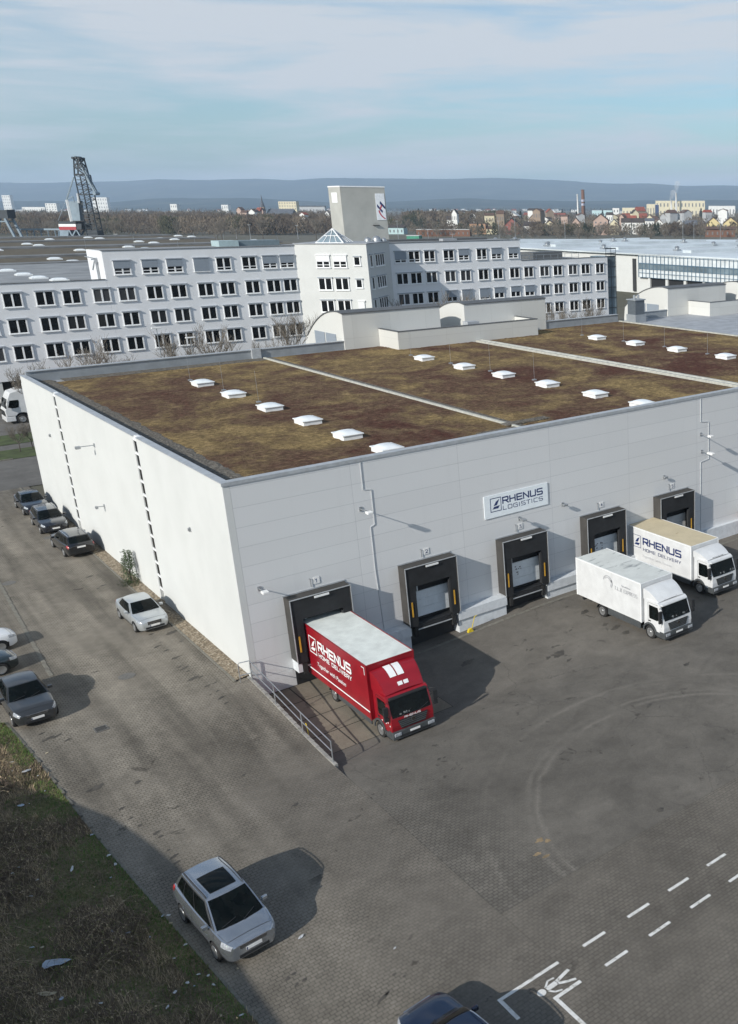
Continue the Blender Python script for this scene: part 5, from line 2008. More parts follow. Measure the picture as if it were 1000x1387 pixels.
        m.build('door_handle', dark_trim, cab)
        # mirrors
        m = MB()
        xm = sx * (c + 0.20)
        m.bar((sx * c, 0.32, 2.2), (xm, 0.12, 2.2), 0.03)
        m.box(xm - 0.12, xm + 0.12, 0.02, 0.14, 1.62, 2.10)
        m.box(xm - 0.11, xm + 0.11, 0.02, 0.14, 1.36, 1.58)
        m.build('mirror', dark_trim, cab, bevel=0.03)
        m = MB()
        # arch trim
        arc = [(yw_f + cos(radians(d)) * 0.60, 0.42 + sin(radians(d)) * 0.62) for d in range(0, 181, 15)]
        arc2 = [(yw_f + cos(radians(d)) * 0.50, 0.42 + sin(radians(d)) * 0.51) for d in range(180, -1, -15)]
        x = sx * (c + 0.012)
        m.prism([(x, y, z) for y, z in arc + arc2], (sx * 0.05, 0, 0))
        m.build('wheel_arch', skirt_grey, cab)
        m = MB()
        a, b_ = sorted((sx * (c - 0.25), sx * (c + 0.03)))
        m.box(a, b_, 0.04, 0.62, 0.34, 0.60)
        m.box(a, b_, 0.10, 0.55, 0.28, 0.33, 1)
        m.build('step', [skirt_grey, dark_trim], cab, bevel=0.02)
        m = MB()
        a, b_ = sorted((sx * (c - 0.40), sx * (c - 0.04)))
        m.box(a, b_, -0.16, -0.02, 0.50, 0.68)
        m.build('headlight', lamp_glass, cab, bevel=0.03)
    m = MB()
    m.box(-c - 0.02, c + 0.02, -0.13, 0.35, 0.34, 0.72)
    m.box(-c + 0.3, c - 0.3, -0.15, -0.13, 0.40, 0.52, 1)
    m.build('bumper', [skirt_grey, dark_trim], cab, bevel=0.05)
    m = MB()
    m.prism([(-0.78, -0.045, 1.26), (0.78, -0.045, 1.26), (0.62, -0.045, 0.80), (-0.62, -0.045, 0.80)], (0, 0.03, 0))
    for k in range(4):
        z = 0.86 + k * 0.10
        hw = 0.62 + 0.16 * (z - 0.80) / 0.46
        m.box(-hw, hw, -0.07, -0.046, z, z + 0.05, 1)
    m.build('grille', [dark_trim, skirt_grey], cab)
    m = MB()
    m.lathe((0, -0.075, 1.12), (0, -1, 0), [(0.10, 0), (0.10, 0.015), (0.082, 0.015), (0.082, 0)], 20)
    for a in (90, 210, 330):
        m.bar((0, -0.085, 1.12), (cos(radians(a)) * 0.088, -0.085, 1.12 + sin(radians(a)) * 0.088), 0.018, 0.012, up=(0, 1, 0))
    m.build('emblem', chrome, cab)
    m = MB()
    m.box(-0.26, 0.26, -0.165, -0.151, 0.54, 0.65)
    m.build('licence_plate', plate_white, cab)
    # roof fairing, from the front edge of the cab roof up to the box
    top = z1 - 0.30
    m = MB()
    fn = lambda u, v: Vector(((u * 2 - 1) * (lerp(c - 0.10, w - 0.10, v)), lerp(0.55, 1.72, v), 2.42 + (top - 2.42) * sin(v * pi / 2) ** 0.85 + 0.05 * (1 - (u * 2 - 1) ** 2)))
    nu, nv = 10, 8
    m.grid(fn, nu, nv)
    for sx_ in (0, 1):
        b0 = len(m.v)
        for j in range(nv + 1):
            p = fn(sx_, j / nv)
            m.v.append(tuple(p))
            m.v.append((p.x * 0.985, p.y, 2.40))
        for j in range(nv):
            a = b0 + 2 * j
            m.f.append((a, a + 2, a + 3, a + 1))
            m.m.append(0)
    b0 = len(m.v)
    m.v += [tuple(fn(i / nu, 1)) for i in range(nu + 1)] + [(fn(i / nu, 1).x, 1.72, 2.40) for i in range(nu + 1)]
    for i in range(nu):
        m.f.append((b0 + i, b0 + i + 1, b0 + nu + 2 + i, b0 + nu + 1 + i))
        m.m.append(0)
    fair = m.build('roof_fairing', cab_paint, cab, smooth=50)
    fair['dims'] = top
    m = MB()
    m.box(-0.5, 0.5, 0.58, 0.70, 2.44, 2.50)
    m.build('roof_vent', dark_trim, cab, bevel=0.01)
    return t, box, cab, fn


tx, box, cab, fn = make_truck('red_box_truck', (19.07, 39.05, -1.235), 0, 'red box truck with white roof and white lettering backed up to the first dock', red_paint, red_paint, tarp_white, box_len=7.7, box_z=(0.72, 3.65), red=True)
# lettering on its left flank
m = MB()
XL = -1.24 - 0.026
yB = 1.8 + 7.7
logo(m, (XL, 8.37, 2.19), (0, -1, 0), (0, 0, 1), 0.86, wt=0.06)
m.build('emblem', white_letter, box)
m = MB()
letters(m, 'RHENUS', (XL, 7.24, 2.62), (0, -1, 0), (0, 0, 1), 0.46, 3.72, wt=0.25, gap=0.30)
m.build('company_lettering', white_letter, box)
m = MB()
letters(m, 'HOME DELIVERY', (XL, 7.28, 2.22), (0, -1, 0), (0, 0, 1), 0.20, 3.75, wt=0.24, gap=0.42)
m.build('service_lettering', white_letter, box)
flat_text('slogan_lettering', 'Together with Passion', (XL, 7.6, 1.60), (0, -1, 0), (0, 0, 1), 0.34, 3.3, white_letter, box, 0.25)
m = MB()
m.box(XL - 0.004, XL + 0.004, 1.85, yB - 0.05, 1.13, 1.20)
m.box(XL - 0.004, XL + 0.004, 1.98, 2.02, 3.1, 3.5)
m.box(XL - 0.004, XL + 0.004, 2.02, 2.28, 3.46, 3.5)
m.build('stripe', white_letter, box)
m = MB()


def on_fair(u0, u1, v0, v1, nu=4, nv=4):
    m.grid(lambda a, b_: fn(lerp(u0, u1, a), lerp(v0, v1, b_)) + Vector((0, -0.012, 0.012)), nu, nv)


on_fair(0.28, 0.44, 0.38, 0.96)
on_fair(0.47, 0.63, 0.38, 0.96)
on_fair(0.38, 0.50, 0.10, 0.20)
on_fair(0.53, 0.65, 0.10, 0.20)
m.build('fairing_stripes', white_letter, cab)
m = MB()
letters(m, 'RHENUS', (-0.42, -0.032, 1.29), (1, 0, 0), (0, 0, 1), 0.085, 0.84, wt=0.22)
for k, (y, z) in enumerate(((0.12, 0.98), (0.3, 1.1), (0.5, 1.0), (0.7, 1.12), (0.9, 1.02))):
    m.box(-1.112, -1.102, y, y + 0.06, z, z + 0.06)
m.build('cab_lettering', white_letter, cab)

tx, box, cab, fn = make_truck('white_box_truck', (35.28, 37.55, -0.80), 0, 'white box truck with faded grey lettering and scuffed roof standing in the yard', truck_white, truck_white, roof_worn, box_len=6.15, box_z=(0.86, 3.32), W_=2.46, wheelbase=4.4)
m = MB()
yB = 1.8 + 6.15
for r_a, w_a, d0, d1 in ((0.36, 0.07, 10, 170), (0.26, 0.05, 20, 140), (0.30, 0.16, -40, 25)):
    for d in range(d0, d1, 10):
        q = []
        for rr_, dd_ in ((r_a, d), (r_a + w_a, d), (r_a + w_a, d + 10), (r_a, d + 10)):
            q.append((-1.2565, 4.85 - rr_ * cos(radians(dd_)), 2.58 + rr_ * sin(radians(dd_))))
        m.prism(q, (-0.004, 0, 0))
m.build('emblem', grey_letter, box)
m = MB()
letters(m, 'T.L.K EXPRESS', (-1.2565, 4.19, 2.30), (0, -1, 0), (0, 0, 1), 0.21, 2.05, wt=0.15, gap=0.3)
m.build('company_lettering', grey_letter, box)
flat_text('small_lettering', 'Spedition', (-1.2565, 3.55, 2.66), (0, -1, 0), (0, 0, 1), 0.14, 0.8, grey_letter, box, 0.0)

tx, box, cab, fn = make_truck('white_box_truck', (42.05, 40.3, -0.72), radians(0), 'white box truck with tan weathered roof and dark blue lettering at the rightmost dock', truck_white, truck_white, roof_wood, box_len=6.3, box_z=(0.74, 3.14), W_=2.5, wheelbase=4.3)
m = MB()
XL = -1.25 - 0.026
yB = 1.8 + 6.3
logo(m, (XL, 7.55, 1.76), (0, -1, 0), (0, 0, 1), 0.80, depth=0.004, wt=0.035)
m.build('emblem', navy, box)
m = MB()
letters(m, 'RHENUS', (XL, 6.50, 2.13), (0, -1, 0), (0, 0, 1), 0.42, 3.75, wt=0.25, gap=0.30)
m.build('company_lettering', navy, box)
m = MB()
letters(m, 'HOME DELIVERY', (XL, 6.50, 1.66), (0, -1, 0), (0, 0, 1), 0.19, 3.75, wt=0.16, gap=0.42)
m.build('service_lettering', navy, box)
flat_text('slogan_lettering', 'Together with Passion', (XL, 6.6, 1.20), (0, -1, 0), (0, 0, 1), 0.26, 2.9, plain('faded_letter', (0.62, 0.63, 0.65), 0.6), box, 0.25)

# articulated lorry in the service yard, its trailer behind the corner of the warehouse
t = empty('articulated_lorry', (18.9, 131.2, 0), radians(-90), 'white articulated lorry cab with red trailer behind the far corner of the warehouse', 'truck')
# front at local y = 0 faces -y local; rz = -90 deg turns it towards -x
m = MB()
c = 1.22
m.prism([(-c, y, z) for y, z in ((0.05, 0.9), (-0.02, 1.6), (0.10, 1.9), (0.42, 2.9), (0.75, 3.55), (1.9, 3.85), (2.25, 3.7), (2.25, 1.0), (2.1, 0.95), (2.02, 1.12), (1.78, 1.2), (1.5, 1.22), (1.2, 1.15), (0.98, 0.9))], (2 * c, 0, 0))
cab = m.build('cab', truck_white, t, bevel=0.07)
m = MB()
m.prism([(-c + 0.1, 0.075, 1.92), (c - 0.1, 0.075, 1.92), (c - 0.12, 0.385, 2.86), (-c + 0.12, 0.385, 2.86)], (0, -0.02, 0.006))
m.build('windscreen', car_glass, cab)
for sx in (-1, 1):
    m = MB()
    m.prism([(sx * (c + 0.003), y, z) for y, z in ((0.35, 1.95), (0.7, 1.8), (1.35, 1.85), (1.45, 2.5), (1.4, 2.7), (0.6, 2.7))], (sx * 0.012, 0, 0))
    m.build('side_window', car_glass, cab)
    m = MB()
    m.bar((sx * c, 0.4, 2.6), (sx * (c + 0.3), 0.1, 2.6), 0.05)
    m.box(sx * (c + 0.3) - 0.12, sx * (c + 0.3) + 0.12, 0.02, 0.14, 1.9, 2.65)
    m.build('mirror', dark_trim, cab, bevel=0.03)
    wheel(t, (sx * 1.08, 1.5, 0.5), 0.5, 0.3, sx, dark_hub=True)
    wheel(t, (sx * 1.02, 5.1, 0.5), 0.5, 0.5, sx, name='rear_wheel', dark_hub=True)
m = MB()
m.box(-c, c, -0.05, 0.9, 0.32, 0.88)
m.build('bumper', truck_white, cab, bevel=0.06)
m = MB()
m.box(-0.9, 0.9, -0.04, -0.02, 0.95, 1.55)
m.build('grille', dark_trim, cab)
m = MB()
m.box(-0.5, 0.5, 0.9, 6.6, 0.6, 1.0)
m.build('chassis', chassis_grey, t)
m = MB()
m.box(-1.25, 1.25, 2.75, 16.2, 1.05, 3.95)
m.build('trailer', plain('trailer_red', (0.28, 0.03, 0.03), 0.5, var=0.2), t, bevel=0.03)
for y in (12.0, 13.3, 14.6):
    for sx in (-1, 1):
        wheel(t, (sx * 1.05, y, 0.5), 0.5, 0.36, sx, name='trailer_wheel', dark_hub=True)


# ================================================================ THE OFFICE BUILDING
YO = 140.0
of = empty('office_building', (33.7, YO, 0), 0, 'long white office block with rows of windows and a corner bay turned towards the camera', 'office building')


def opart(m, name, mats, parent=None, **k):
    m.v = [(x - 33.7, y - YO, z) for x, y, z in m.v]
    return m.build(name, mats, parent or of, **k)


m = MB()
m.box(-8, 33.69, YO, YO + 57, 3.4, 14.2)
m.box(-8, 33.69, YO, YO + 0.35, 14.2, 14.75)
opart(m, 'lower_wing', [office_white])
m = MB()
m.box(33.7, 95.8, YO, YO + 7.2, 0, 18.2)
opart(m, 'main_wing', [office_white])
m = MB()
m.box(33.9, 95.6, YO + 7.2, YO + 16, 0, 14.2)
m.box(33.69, 60, YO + 16, YO + 57, 0, 14.18)
opart(m, 'rear_wing', [office_white])
m = MB()
m.box(95.81, 114.6, YO, YO + 16, 0, 14.3)
m.box(95.81, 114.6, YO, YO + 0.3, 14.3, 14.8)
opart(m, 'end_wing', [office_white])
m = MB()
for z in (13.9,):
    m.box(-8, 14, YO + 1.2, YO + 1.5, 0, 3.4)
for x in cuts(-6, 30, 3.2):
    m.box(x, x + 0.5, YO + 0.1, YO + 0.6, 0, 3.4)
opart(m, 'column_row', [white_plaster])
m = MB()
m.box(-8, 33.6, YO + 3, YO + 3.3, 0, 3.39)
opart(m, 'ground_floor_front', [dark_trim])
for (x0, x1, z, d) in ((-8.05, 33.6, 14.752, 0.45), (33.6, 95.9, 18.202, 0.4), (95.91, 114.7, 14.802, 0.4)):
    m = MB()
    m.box(x0, x1, YO - 0.08, YO + d, z, z + 0.06)
    opart(m, 'roof_edge', dark_cap)
m = MB()
m.box(-8, 59.8, YO + 7.3, YO + 56.8, 14.21, 14.27)
m.box(-8, 33.5, YO + 0.4, YO + 7.28, 14.21, 14.27)
m.box(95.9, 114.4, YO + 0.5, YO + 15.8, 14.32, 14.36)
m.box(33.9, 95.6, YO + 0.45, YO + 7.0, 18.21, 18.24)
opart(m, 'flat_roof', plain('grey_felt', (0.24, 0.25, 0.26), 0.8, var=0.3, scale=0.3))
# corner bay: a square turned by 45 degrees, its corner towards the street
A_, C_, D_ = Vector((57.8, 140.0, 0)), Vector((65.0, 132.8, 0)), Vector((72.2, 140.0, 0))
m = MB()
m.prism([A_, C_, D_, Vector((65, 147.2, 0))], (0, 0, 18.45))
opart(m, 'corner_bay', white_plaster)
m = MB()
m.prism([(57.6, 140, 18.452), (65, 132.6, 18.452), (72.4, 140, 18.452), (65, 147.4, 18.452)], (0, 0, 0.08))
opart(m, 'roof_edge', membrane)


def make_window(w=1.95, h=1.68, mull=True, shut=0.0, white=False, low=False):
    m = MB()
    t = 0.09
    m.box(0, t, -0.10, 0.0, 0, h)
    m.box(w - t * 1.6, w, -0.12, 0.0, 0, h)
    m.box(t, w - t * 1.6, -0.10, 0.0, 0, t)
    m.box(t, w - t * 1.6, -0.10, 0.0, h - t, h)
    if mull:
        m.box(w / 2 - 0.10, w / 2 + 0.08, -0.11, 0.0, t, h - t)
    if low:
        m.box(t, w - t * 1.6, -0.09, 0.0, 0.36, 0.44)
    m.box(-0.06, w + 0.06, -0.16, 0.0, -0.09, -0.001)
    f = m.build('window', white_frame, of)
    m = MB()
    m.box(t, w - t * 1.6, -0.045, -0.02, t, h - t)
    m.build('pane', win_glass, f)
    m = MB()
    m.box(-0.08, w + 0.10, -0.22, 0.0, h + 0.002, h + 0.13)
    m.build('blind_box', lintel_grey if not white else shutter_white, f)
    if shut:
        m = MB()
        m.box(0.02, w - 0.02, -0.16, -0.125, h * (1 - shut), h)
        m.build('shutter', shutter_white if white else shutter_grey, f)
    return f


PROTO = {}


def window(x, y, z, rz=0.0, **k):
    key = tuple(sorted(k.items()))
    if key not in PROTO:
        f = PROTO[key] = make_window(**k)
        f.location = (0, 0, -500)
    src = PROTO[key]
    if src.location.z < -400:
        f = src
    else:
        f = src.copy()
        COL.objects.link(f)
        f.parent = of
        for ch in kids(src):
            c = ch.copy()
            COL.objects.link(c)
            c.parent = f
    f.location = (x - 33.7, y - YO, z)
    f.rotation_euler = (0, 0, rz)
    return f


rows = [15.27, 12.03, 8.94, 5.81]
LX = [19.65, 22.5, 25.8, 28.62, 31.92, 34.77, 38.01, 40.91, 44.26, 47.09, 50.42, 53.31, 55.63]
for z in rows[1:]:
    for x in LX:
        if x == 19.65 and z == rows[1]:
            continue
        window(x, YO, z)
window(16.4, YO, rows[3])
for x, s_ in zip([34.71, 37.94, 40.86, 44.16, 47.01, 50.36, 53.11, 55.52], [0.55, 0.55, 0.55, 1, 0, 0, 0.6, 0.6]):
    window(x, YO, rows[0], shut=s_, low=True)
RX = [72.93, 75.27, 77.92, 81.25, 84.05, 87.37, 90.17, 93.44, 96.29, 99.57, 102.4, 105.67, 108.49, 111.76]
SH3 = {81.25: 0.6, 84.05: 0.97, 87.37: 0.85, 90.17: 0.5, 93.44: 0.5, 96.29: 0.6}
for x in RX:
    window(x, YO, rows[1])
    window(x, YO, rows[2], **({'shut': SH3[x]} if x in SH3 else {}))
for x in RX[8:]:
    window(x, YO, rows[3])
for x, s_ in zip([72.88, 75.2, 77.83, 81.21, 83.9, 87.27, 90.06, 93.36], [0.7, 0, 0, 0, 0.55, 0.0, 0.55, 0.55]):
    window(x, YO, rows[0], shut=s_, low=True)
dA = (C_ - A_).normalized()
dC = (D_ - C_).normalized()
rA, rC = radians(-45), radians(45)
for k, z in enumerate((15.2, 12.1, 9.0)):
    for s_, w in ((2.9, 1.9), (5.3, 1.9)):
        p = A_ + dA * s_
        window(p.x, p.y, z, rA, **({'shut': 0.5, 'white': True, 'low': True} if k == 0 else {}))
    p = A_ + dA * 8.25
    window(p.x, p.y, z + (0.3 if k < 2 else 0), rA, w=0.95, h=1.2 if k < 2 else 1.5, mull=False, **({'shut': 1.0, 'white': True} if k == 2 else {}))
    p = C_ + dC * 0.9
    window(p.x, p.y, z, rC, w=1.0, h=1.68, mull=False)
    for s_ in (3.2, 5.2):
        p = C_ + dC * s_
        window(p.x, p.y, z, rC)

# glass pyramid on the bay
m = MB()
ap = Vector((63.3, 139.3, 20.45))
bs_ = [Vector((60.6, 139.2, 18.55)), Vector((63.4, 136.4, 18.55)), Vector((66.2, 139.2, 18.55)), Vector((63.4, 142.0, 18.55))]
for i in range(4):
    m.bar(bs_[i], ap, 0.13)
    m.bar(bs_[i], bs_[(i + 1) % 4], 0.13)
    for t_ in (0.25, 0.5, 0.75):
        e = bs_[i].lerp(bs_[(i + 1) % 4], t_)
        m.bar(e, ap.lerp(e, 0.12 if t_ == 0.5 else 0.4) if False else e.lerp(ap, 1 - abs(t_ - 0.5) * 2 if t_ != 0.5 else 0.96), 0.07)
    m.bar(bs_[i].lerp(ap, 0.5), bs_[(i + 1) % 4].lerp(ap, 0.5), 0.08)
py_ = opart(m, 'glass_pyramid', white_frame)
m = MB()
q = [b_ * 0.985 + Vector((63.4, 139.2, 18.56)) * 0.015 for b_ in bs_]
ap2 = ap - Vector((0, 0, 0.12))
m.add(q + [ap2], [(0, 1, 4), (1, 2, 4), (2, 3, 4), (3, 0, 4)])
m.v = [(x - 33.7, y - YO, z) for x, y, z in m.v]
m.build('glazing', hall_glass, py_)
for dx, s_ in ((68.2, 1.0), (69.6, 1.25), (70.7, 0.8)):
    m = MB()
    m.lathe((dx, 138.6, 18.5), (0, 0, 1), [(0.5 * s_, 0), (0.5 * s_, 0.25 * s_), (0.4 * s_, 0.5 * s_), (0.2 * s_, 0.65 * s_), (0, 0.7 * s_)], 12)
    opart(m, 'roof_vent', steel, smooth=True)
# plant rooms and clutter on the roof
m = MB()
m.box(48.6, 51.2, YO + 2.5, YO + 5.5, 18.25, 19.0, 0)
m.box(51.22, 57.0, YO + 3.0, YO + 6, 18.25, 18.95, 1)
opart(m, 'plant_cabin', [plain('pale_teal_sheet', (0.36, 0.46, 0.48), 0.5), plain('slate_sheet', (0.16, 0.21, 0.24), 0.5)])
m = MB()
m.box(74, 92, YO + 4, YO + 6, 18.25, 18.55)
m.box(82.0, 84.5, YO + 1.0, YO + 2.2, 18.25, 18.6, 1)
opart(m, 'roof_duct', [dark_cap, membrane])
m = MB()
for x in cuts(96.2, 110, 1.6):
    m.bar((x, YO + 2.5, 14.3), (x, YO + 2.5, 15.5), 0.05)
m.bar((96.2, YO + 2.5, 15.5), (110, YO + 2.5, 15.5), 0.06)
m.bar((96.2, YO + 2.5, 14.9), (110, YO + 2.5, 14.9), 0.04)
m.box(104.0, 110.5, YO + 8, YO + 12, 14.36, 15.6, 1)
opart(m, 'roof_railing', [steel, dark_cap])
# outside ladder mast on the step of the wing
m = MB()
m.bar((33.55, YO + 2.6, 14.3), (33.55, YO + 2.6, 17.3), 0.22)
m.bar((33.55, YO + 2.6, 17.2), (33.0, YO + 5.4, 17.4), 0.10)
m.bar((33.3, YO + 2.2, 17.0), (33.1, YO + 3.0, 15.8), 0.12)
opart(m, 'bracket_mast', steel)
# glazed stair tower at the right end
m = MB()
m.box(114.62, 117.0, YO + 0.6, YO + 5, 0, 14.8, 0)
for z in cuts(0, 14.8, 1.85):
    m.box(114.615, 117.06, YO + 0.5, YO + 0.599, z, z + 0.12, 1)
for x in (114.62, 115.8, 116.95):
    m.box(x, x + 0.1, YO + 0.48, YO + 0.495, 0, 16.3, 1)
m.box(114.62, 117.0, YO + 0.5, YO + 0.7, 16.1, 16.3, 1)
m.box(114.62, 117.0, YO + 0.5, YO + 0.7, 15.3, 15.45, 1)
opart(m, 'stair_tower', [hall_glass, plain('dark_steel', (0.06, 0.07, 0.08), 0.5)])
# skylights on the low roof
for (x, y) in ((29.8, 177), (29.6, 165.1), (29.6, 156.1), (30.6, 149.6)):
    m = MB()
    m.box(x - 0.95, x + 0.95, y - 0.95, y + 0.95, 14.27, 14.45)
    m.grid(lambda a, b_: (x + (a * 2 - 1) * 0.95, y + (b_ * 2 - 1) * 0.95, 14.45 + 0.22 * (1 - (a * 2 - 1) ** 4) * (1 - (b_ * 2 - 1) ** 4)), 6, 6)
    opart(m, 'skylight', dome_mat)

# the tall slab tower behind
tw = empty('slab_tower', (74.75, 160, 0), 0, 'tall grey windowless tower with a white banner, rising behind the office bay', 'tower')
m = MB()
m.box(0, 7.9, 0, 4.4, 0, 26.55)
m.build('shaft', plain('tower_render', (0.40, 0.40, 0.37), 0.85, var=0.10, scale=0.4), tw)
m = MB()
m.box(-0.05, 7.95, -0.06, 4.45, 26.552, 26.75)
m.build('cap', white_paint, tw)
m = MB()
m.box(6.05, 7.7, -0.06, -0.012, 21.3, 25.6)
bn = m.build('banner', plain('banner_white', (0.78, 0.80, 0.82), 0.6), tw)
m = MB()


def bq(pts, mt, o_=0.0):
    m.prism([(6.05 + x * 1.65, -0.062 - o_, 21.3 + z * 4.3) for x, z in pts], (0, -0.01, 0), mt)


bq([(0.42, 0.62), (0.98, 0.40), (1.0, 0.49), (0.48, 0.72)], 0)
bq([(0.10, 0.50), (0.62, 0.27), (0.70, 0.34), (0.12, 0.60)], 0)
bq([(0.36, 0.42), (0.46, 0.38), (0.66, 0.54), (0.56, 0.58)], 1, 0.002)
for i in range(8):
    a, b_ = i / 8, (i + 1) / 8
    f1 = lambda t_: (0.22 + 0.62 * t_ ** 1.6, 0.36 - 0.33 * t_ ** 0.8)
    p, q_ = f1(a), f1(b_)
    bq([(p[0], p[1]), (q_[0], q_[1]), (q_[0] + 0.13, q_[1] + 0.015), (p[0] + 0.13, p[1] + 0.015)], 1, 0.001)
m.build('banner_emblem', [navy, plain('emblem_red', (0.45, 0.04, 0.07), 0.6)], bn)
m = MB()
m.box(-0.04, -0.005, 1.3, 3.3, 24.1, 25.7)
m.build('small_sign', white_paint, tw)
m = MB()
m.box(5.2, 6.3, -0.3, -0.01, 20.4, 20.5)
m.build('bracket', dark_trim, tw)

# ================================================================ THE BIG HALL ON THE LEFT, BEHIND
e_ = [at(80, y, 12.6).y for y in (356, 346, 334, 326, 321)]
hl_ = empty('storage_hall', (-90, 200, 0), 0, 'huge low hall with planted brown roof strips and rows of skylights behind the office', 'hall')
xr = 130.0
m = MB()
m.box(0, xr + 90, 0, e_[-1] - 200, 0, 12.3)
m.build('hall_body', old_felt, hl_)
ys2 = [198.0 + 2.2] + e_
for i in range(len(ys2) - 1):
    a, b_ = ys2[i] - 200, ys2[i + 1] - 200
    m = MB()
    m.box(0.5, xr + 89.5, a + 0.6, b_ - (b_ - a) * 0.16, 12.3, 12.5)
    m.build('planted_strip', dark_roof, hl_)
    m = MB()
    m.box(0.5, xr + 89.5, b_ - (b_ - a) * 0.16, b_, 12.3, 12.95)
    m.build('raised_gutter', old_felt, hl_)
s0 = None
for j in range(15):
    y = 206 + j * 15.4
    for i in range(9):
        x = 5.0 + i * 15.5
        if y > e_[-1] - 6 or x < -40:
            continue
        if (j * 2 + i) % 5 in (0, 3) or R.random() < 0.30:
            continue
        if s0 is None:
            m = MB()
            m.box(-1.25, 1.25, -1.3, 1.3, -0.2, 0.25)
            m.grid(lambda a, b_: ((a * 2 - 1) * 1.25, (b_ * 2 - 1) * 1.3, 0.25 + 0.28 * (1 - (a * 2 - 1) ** 4) * (1 - (b_ * 2 - 1) ** 4)), 6, 6)
            s0 = m.build('skylight', dome_mat, hl_)
            o = s0
        else:
            o = s0.copy()
            COL.objects.link(o)
            o.parent = hl_
        o.location = (x + 90, y - 200, 12.5 if (y % 40) else 12.6)
        o.location.z = 12.5
m = MB()
m.box(-50, 200, 0, 0.4, 0, 1.0)
for j in range(16):
    x, y = -20 + R.random() * 140, 205 + R.random() * 150
    m = MB()
    m.bar((0, 0, 0), (0, 0, 3.5), 0.06)
    o = m.build('roof_mast', steel, hl_)
    o.location = (x + 90, y - 200, 12.4)

# ================================================================ THE HALL ON THE RIGHT
XH = 184.0
rh = empty('factory_hall', (XH, 160, 0), 0, 'long white factory hall with pale blue roof and a glazed upper storey on the right', 'hall')
poly = [(0, -15), (0, 172), (50, 186), (110, 113), (125, -15)]
m = MB()
m.prism([(x + 0.4, y, 0) for x, y in poly], (0, 0, 10.6))
m.build('hall_body', white_plaster, rh)
m = MB()
m.prism([(x - (0.5 if x == 0 else 0), y, 10.62) for x, y in poly], (0, 0, 0.35))
m.build('hall_roof', blue_roof, rh)
m = MB()
m.box(-0.3, 0.38, -14, 50.6, 4.6, 10.58)
m.build('upper_storey', plain('panel_glass_white', (0.62, 0.66, 0.68), 0.3, var=0.2, scale=0.5), rh)
m = MB()
m.box(-0.42, -0.302, -14, 50.6, 6.9, 8.25)
m.build('window_band', hall_glass, rh)
m = MB()
for z in (4.55, 5.75, 6.85, 8.25, 8.4, 10.3):
    m.box(-0.52, -0.422, -14, 50.6, z, z + 0.09)
for y in cuts(-14, 50.4, 1.55):
    m.box(-0.55, -0.424, y, y + 0.12, 4.6, 10.5)
m.build('facade_grid', plain('blue_steel', (0.10, 0.17, 0.24), 0.5), rh)
m = MB()
m.box(0.30, 0.398, -14, 46, 0, 4.5)
m.build('undercroft', dark_trim, rh)
for y in cuts(-12, 46, 7):
    m = MB()
    m.box(-0.2, 0.29, y, y + 0.9, 0, 4.54)
    m.build('column', white_plaster, rh)
m = MB()
m.box(-0.05, 0.39, 52.4, 53.6, 0.5, 9.5)
m.build('tall_window', win_glass, rh)
v0 = None
for j in range(26):
    x, y = 6 + R.random() * 95, -5 + R.random() * 170
    if x > 50 and y > 186 - (x - 50) * 1.2 - 6:
        continue
    if v0 is None:
        m = MB()
        m.box(-0.9, 0.9, -0.9, 0.9, 0, 0.5)
        m.lathe((0, 0, 0.5), (0, 0, 1), [(0.6, 0), (0.6, 0.5), (0.9, 0.55), (0.4, 0.95), (0, 1.0)], 10)
        v0 = o = m.build('roof_vent', steel, rh)
    else:
        o = v0.copy()
        COL.objects.link(o)
        o.parent = rh
    o.location = (x, y, 10.97)
for j in range(5):
    m = MB()
    m.box(0, 70, 0, 3.5, 0, 0.8)
    o = m.build('roof_ridge', blue_roof, rh)
    o.location = (12, 10 + j * 32, 10.9)

# ================================================================ BARE TREES
twig_m = plain('bare_twigs', (0.17, 0.15, 0.125), 0.95, var=0.3, scale=2)


def bare_tree(h, seed, label, spread=0.55):
    r_ = random.Random(seed)
    t = empty('bare_tree', (0, 0, 0), 0, label, 'tree', 'leafless trees in front of the office')
    m = MB()
    m.tube([(0, 0, 0), (0.05, 0.03, h * 0.18), (0.0, 0.1, h * 0.34)], 0.11 * h / 9, 7, r1=0.075 * h / 9)
    m.build('trunk', bark, t)
    m = MB()

    def br(p, d, l, r, lev):
        n_ = 3
        pts = [p]
        q = p
        dd = d.copy()
        for i in range(n_):
            dd = (dd + Vector((r_.uniform(-.18, .18), r_.uniform(-.18, .18), r_.uniform(-.02, .16)))).normalized()
            q = q + dd * l / n_
            pts.append(q)
        m.tube(pts, max(r, 0.014), 3, r1=max(r * 0.6, 0.011), caps=False)
        if lev <= 0:
            return
        for i in range(r_.choice((3, 4))):
            k = r_.choice((1, 2, 3))
            s = (dd + Vector((r_.uniform(-1, 1), r_.uniform(-1, 1), r_.uniform(-.1, .7))) * (0.62 + 0.1 * (3 - lev))).normalized()
            br(pts[k], s, l * r_.uniform(0.55, 0.8), r * 0.55, lev - 1)
    for i in range(6):
        a = i * 1.05 + r_.uniform(-.3, .3)
        z = h * (0.26 + 0.015 * i)
        br(Vector((0, 0.08, z)), Vector((cos(a) * spread, sin(a) * spread, 0.75)).normalized(), h * 0.27, 0.075 * h / 9, 4)
    m.build('crown', twig_m, t, fix=False)
    return t


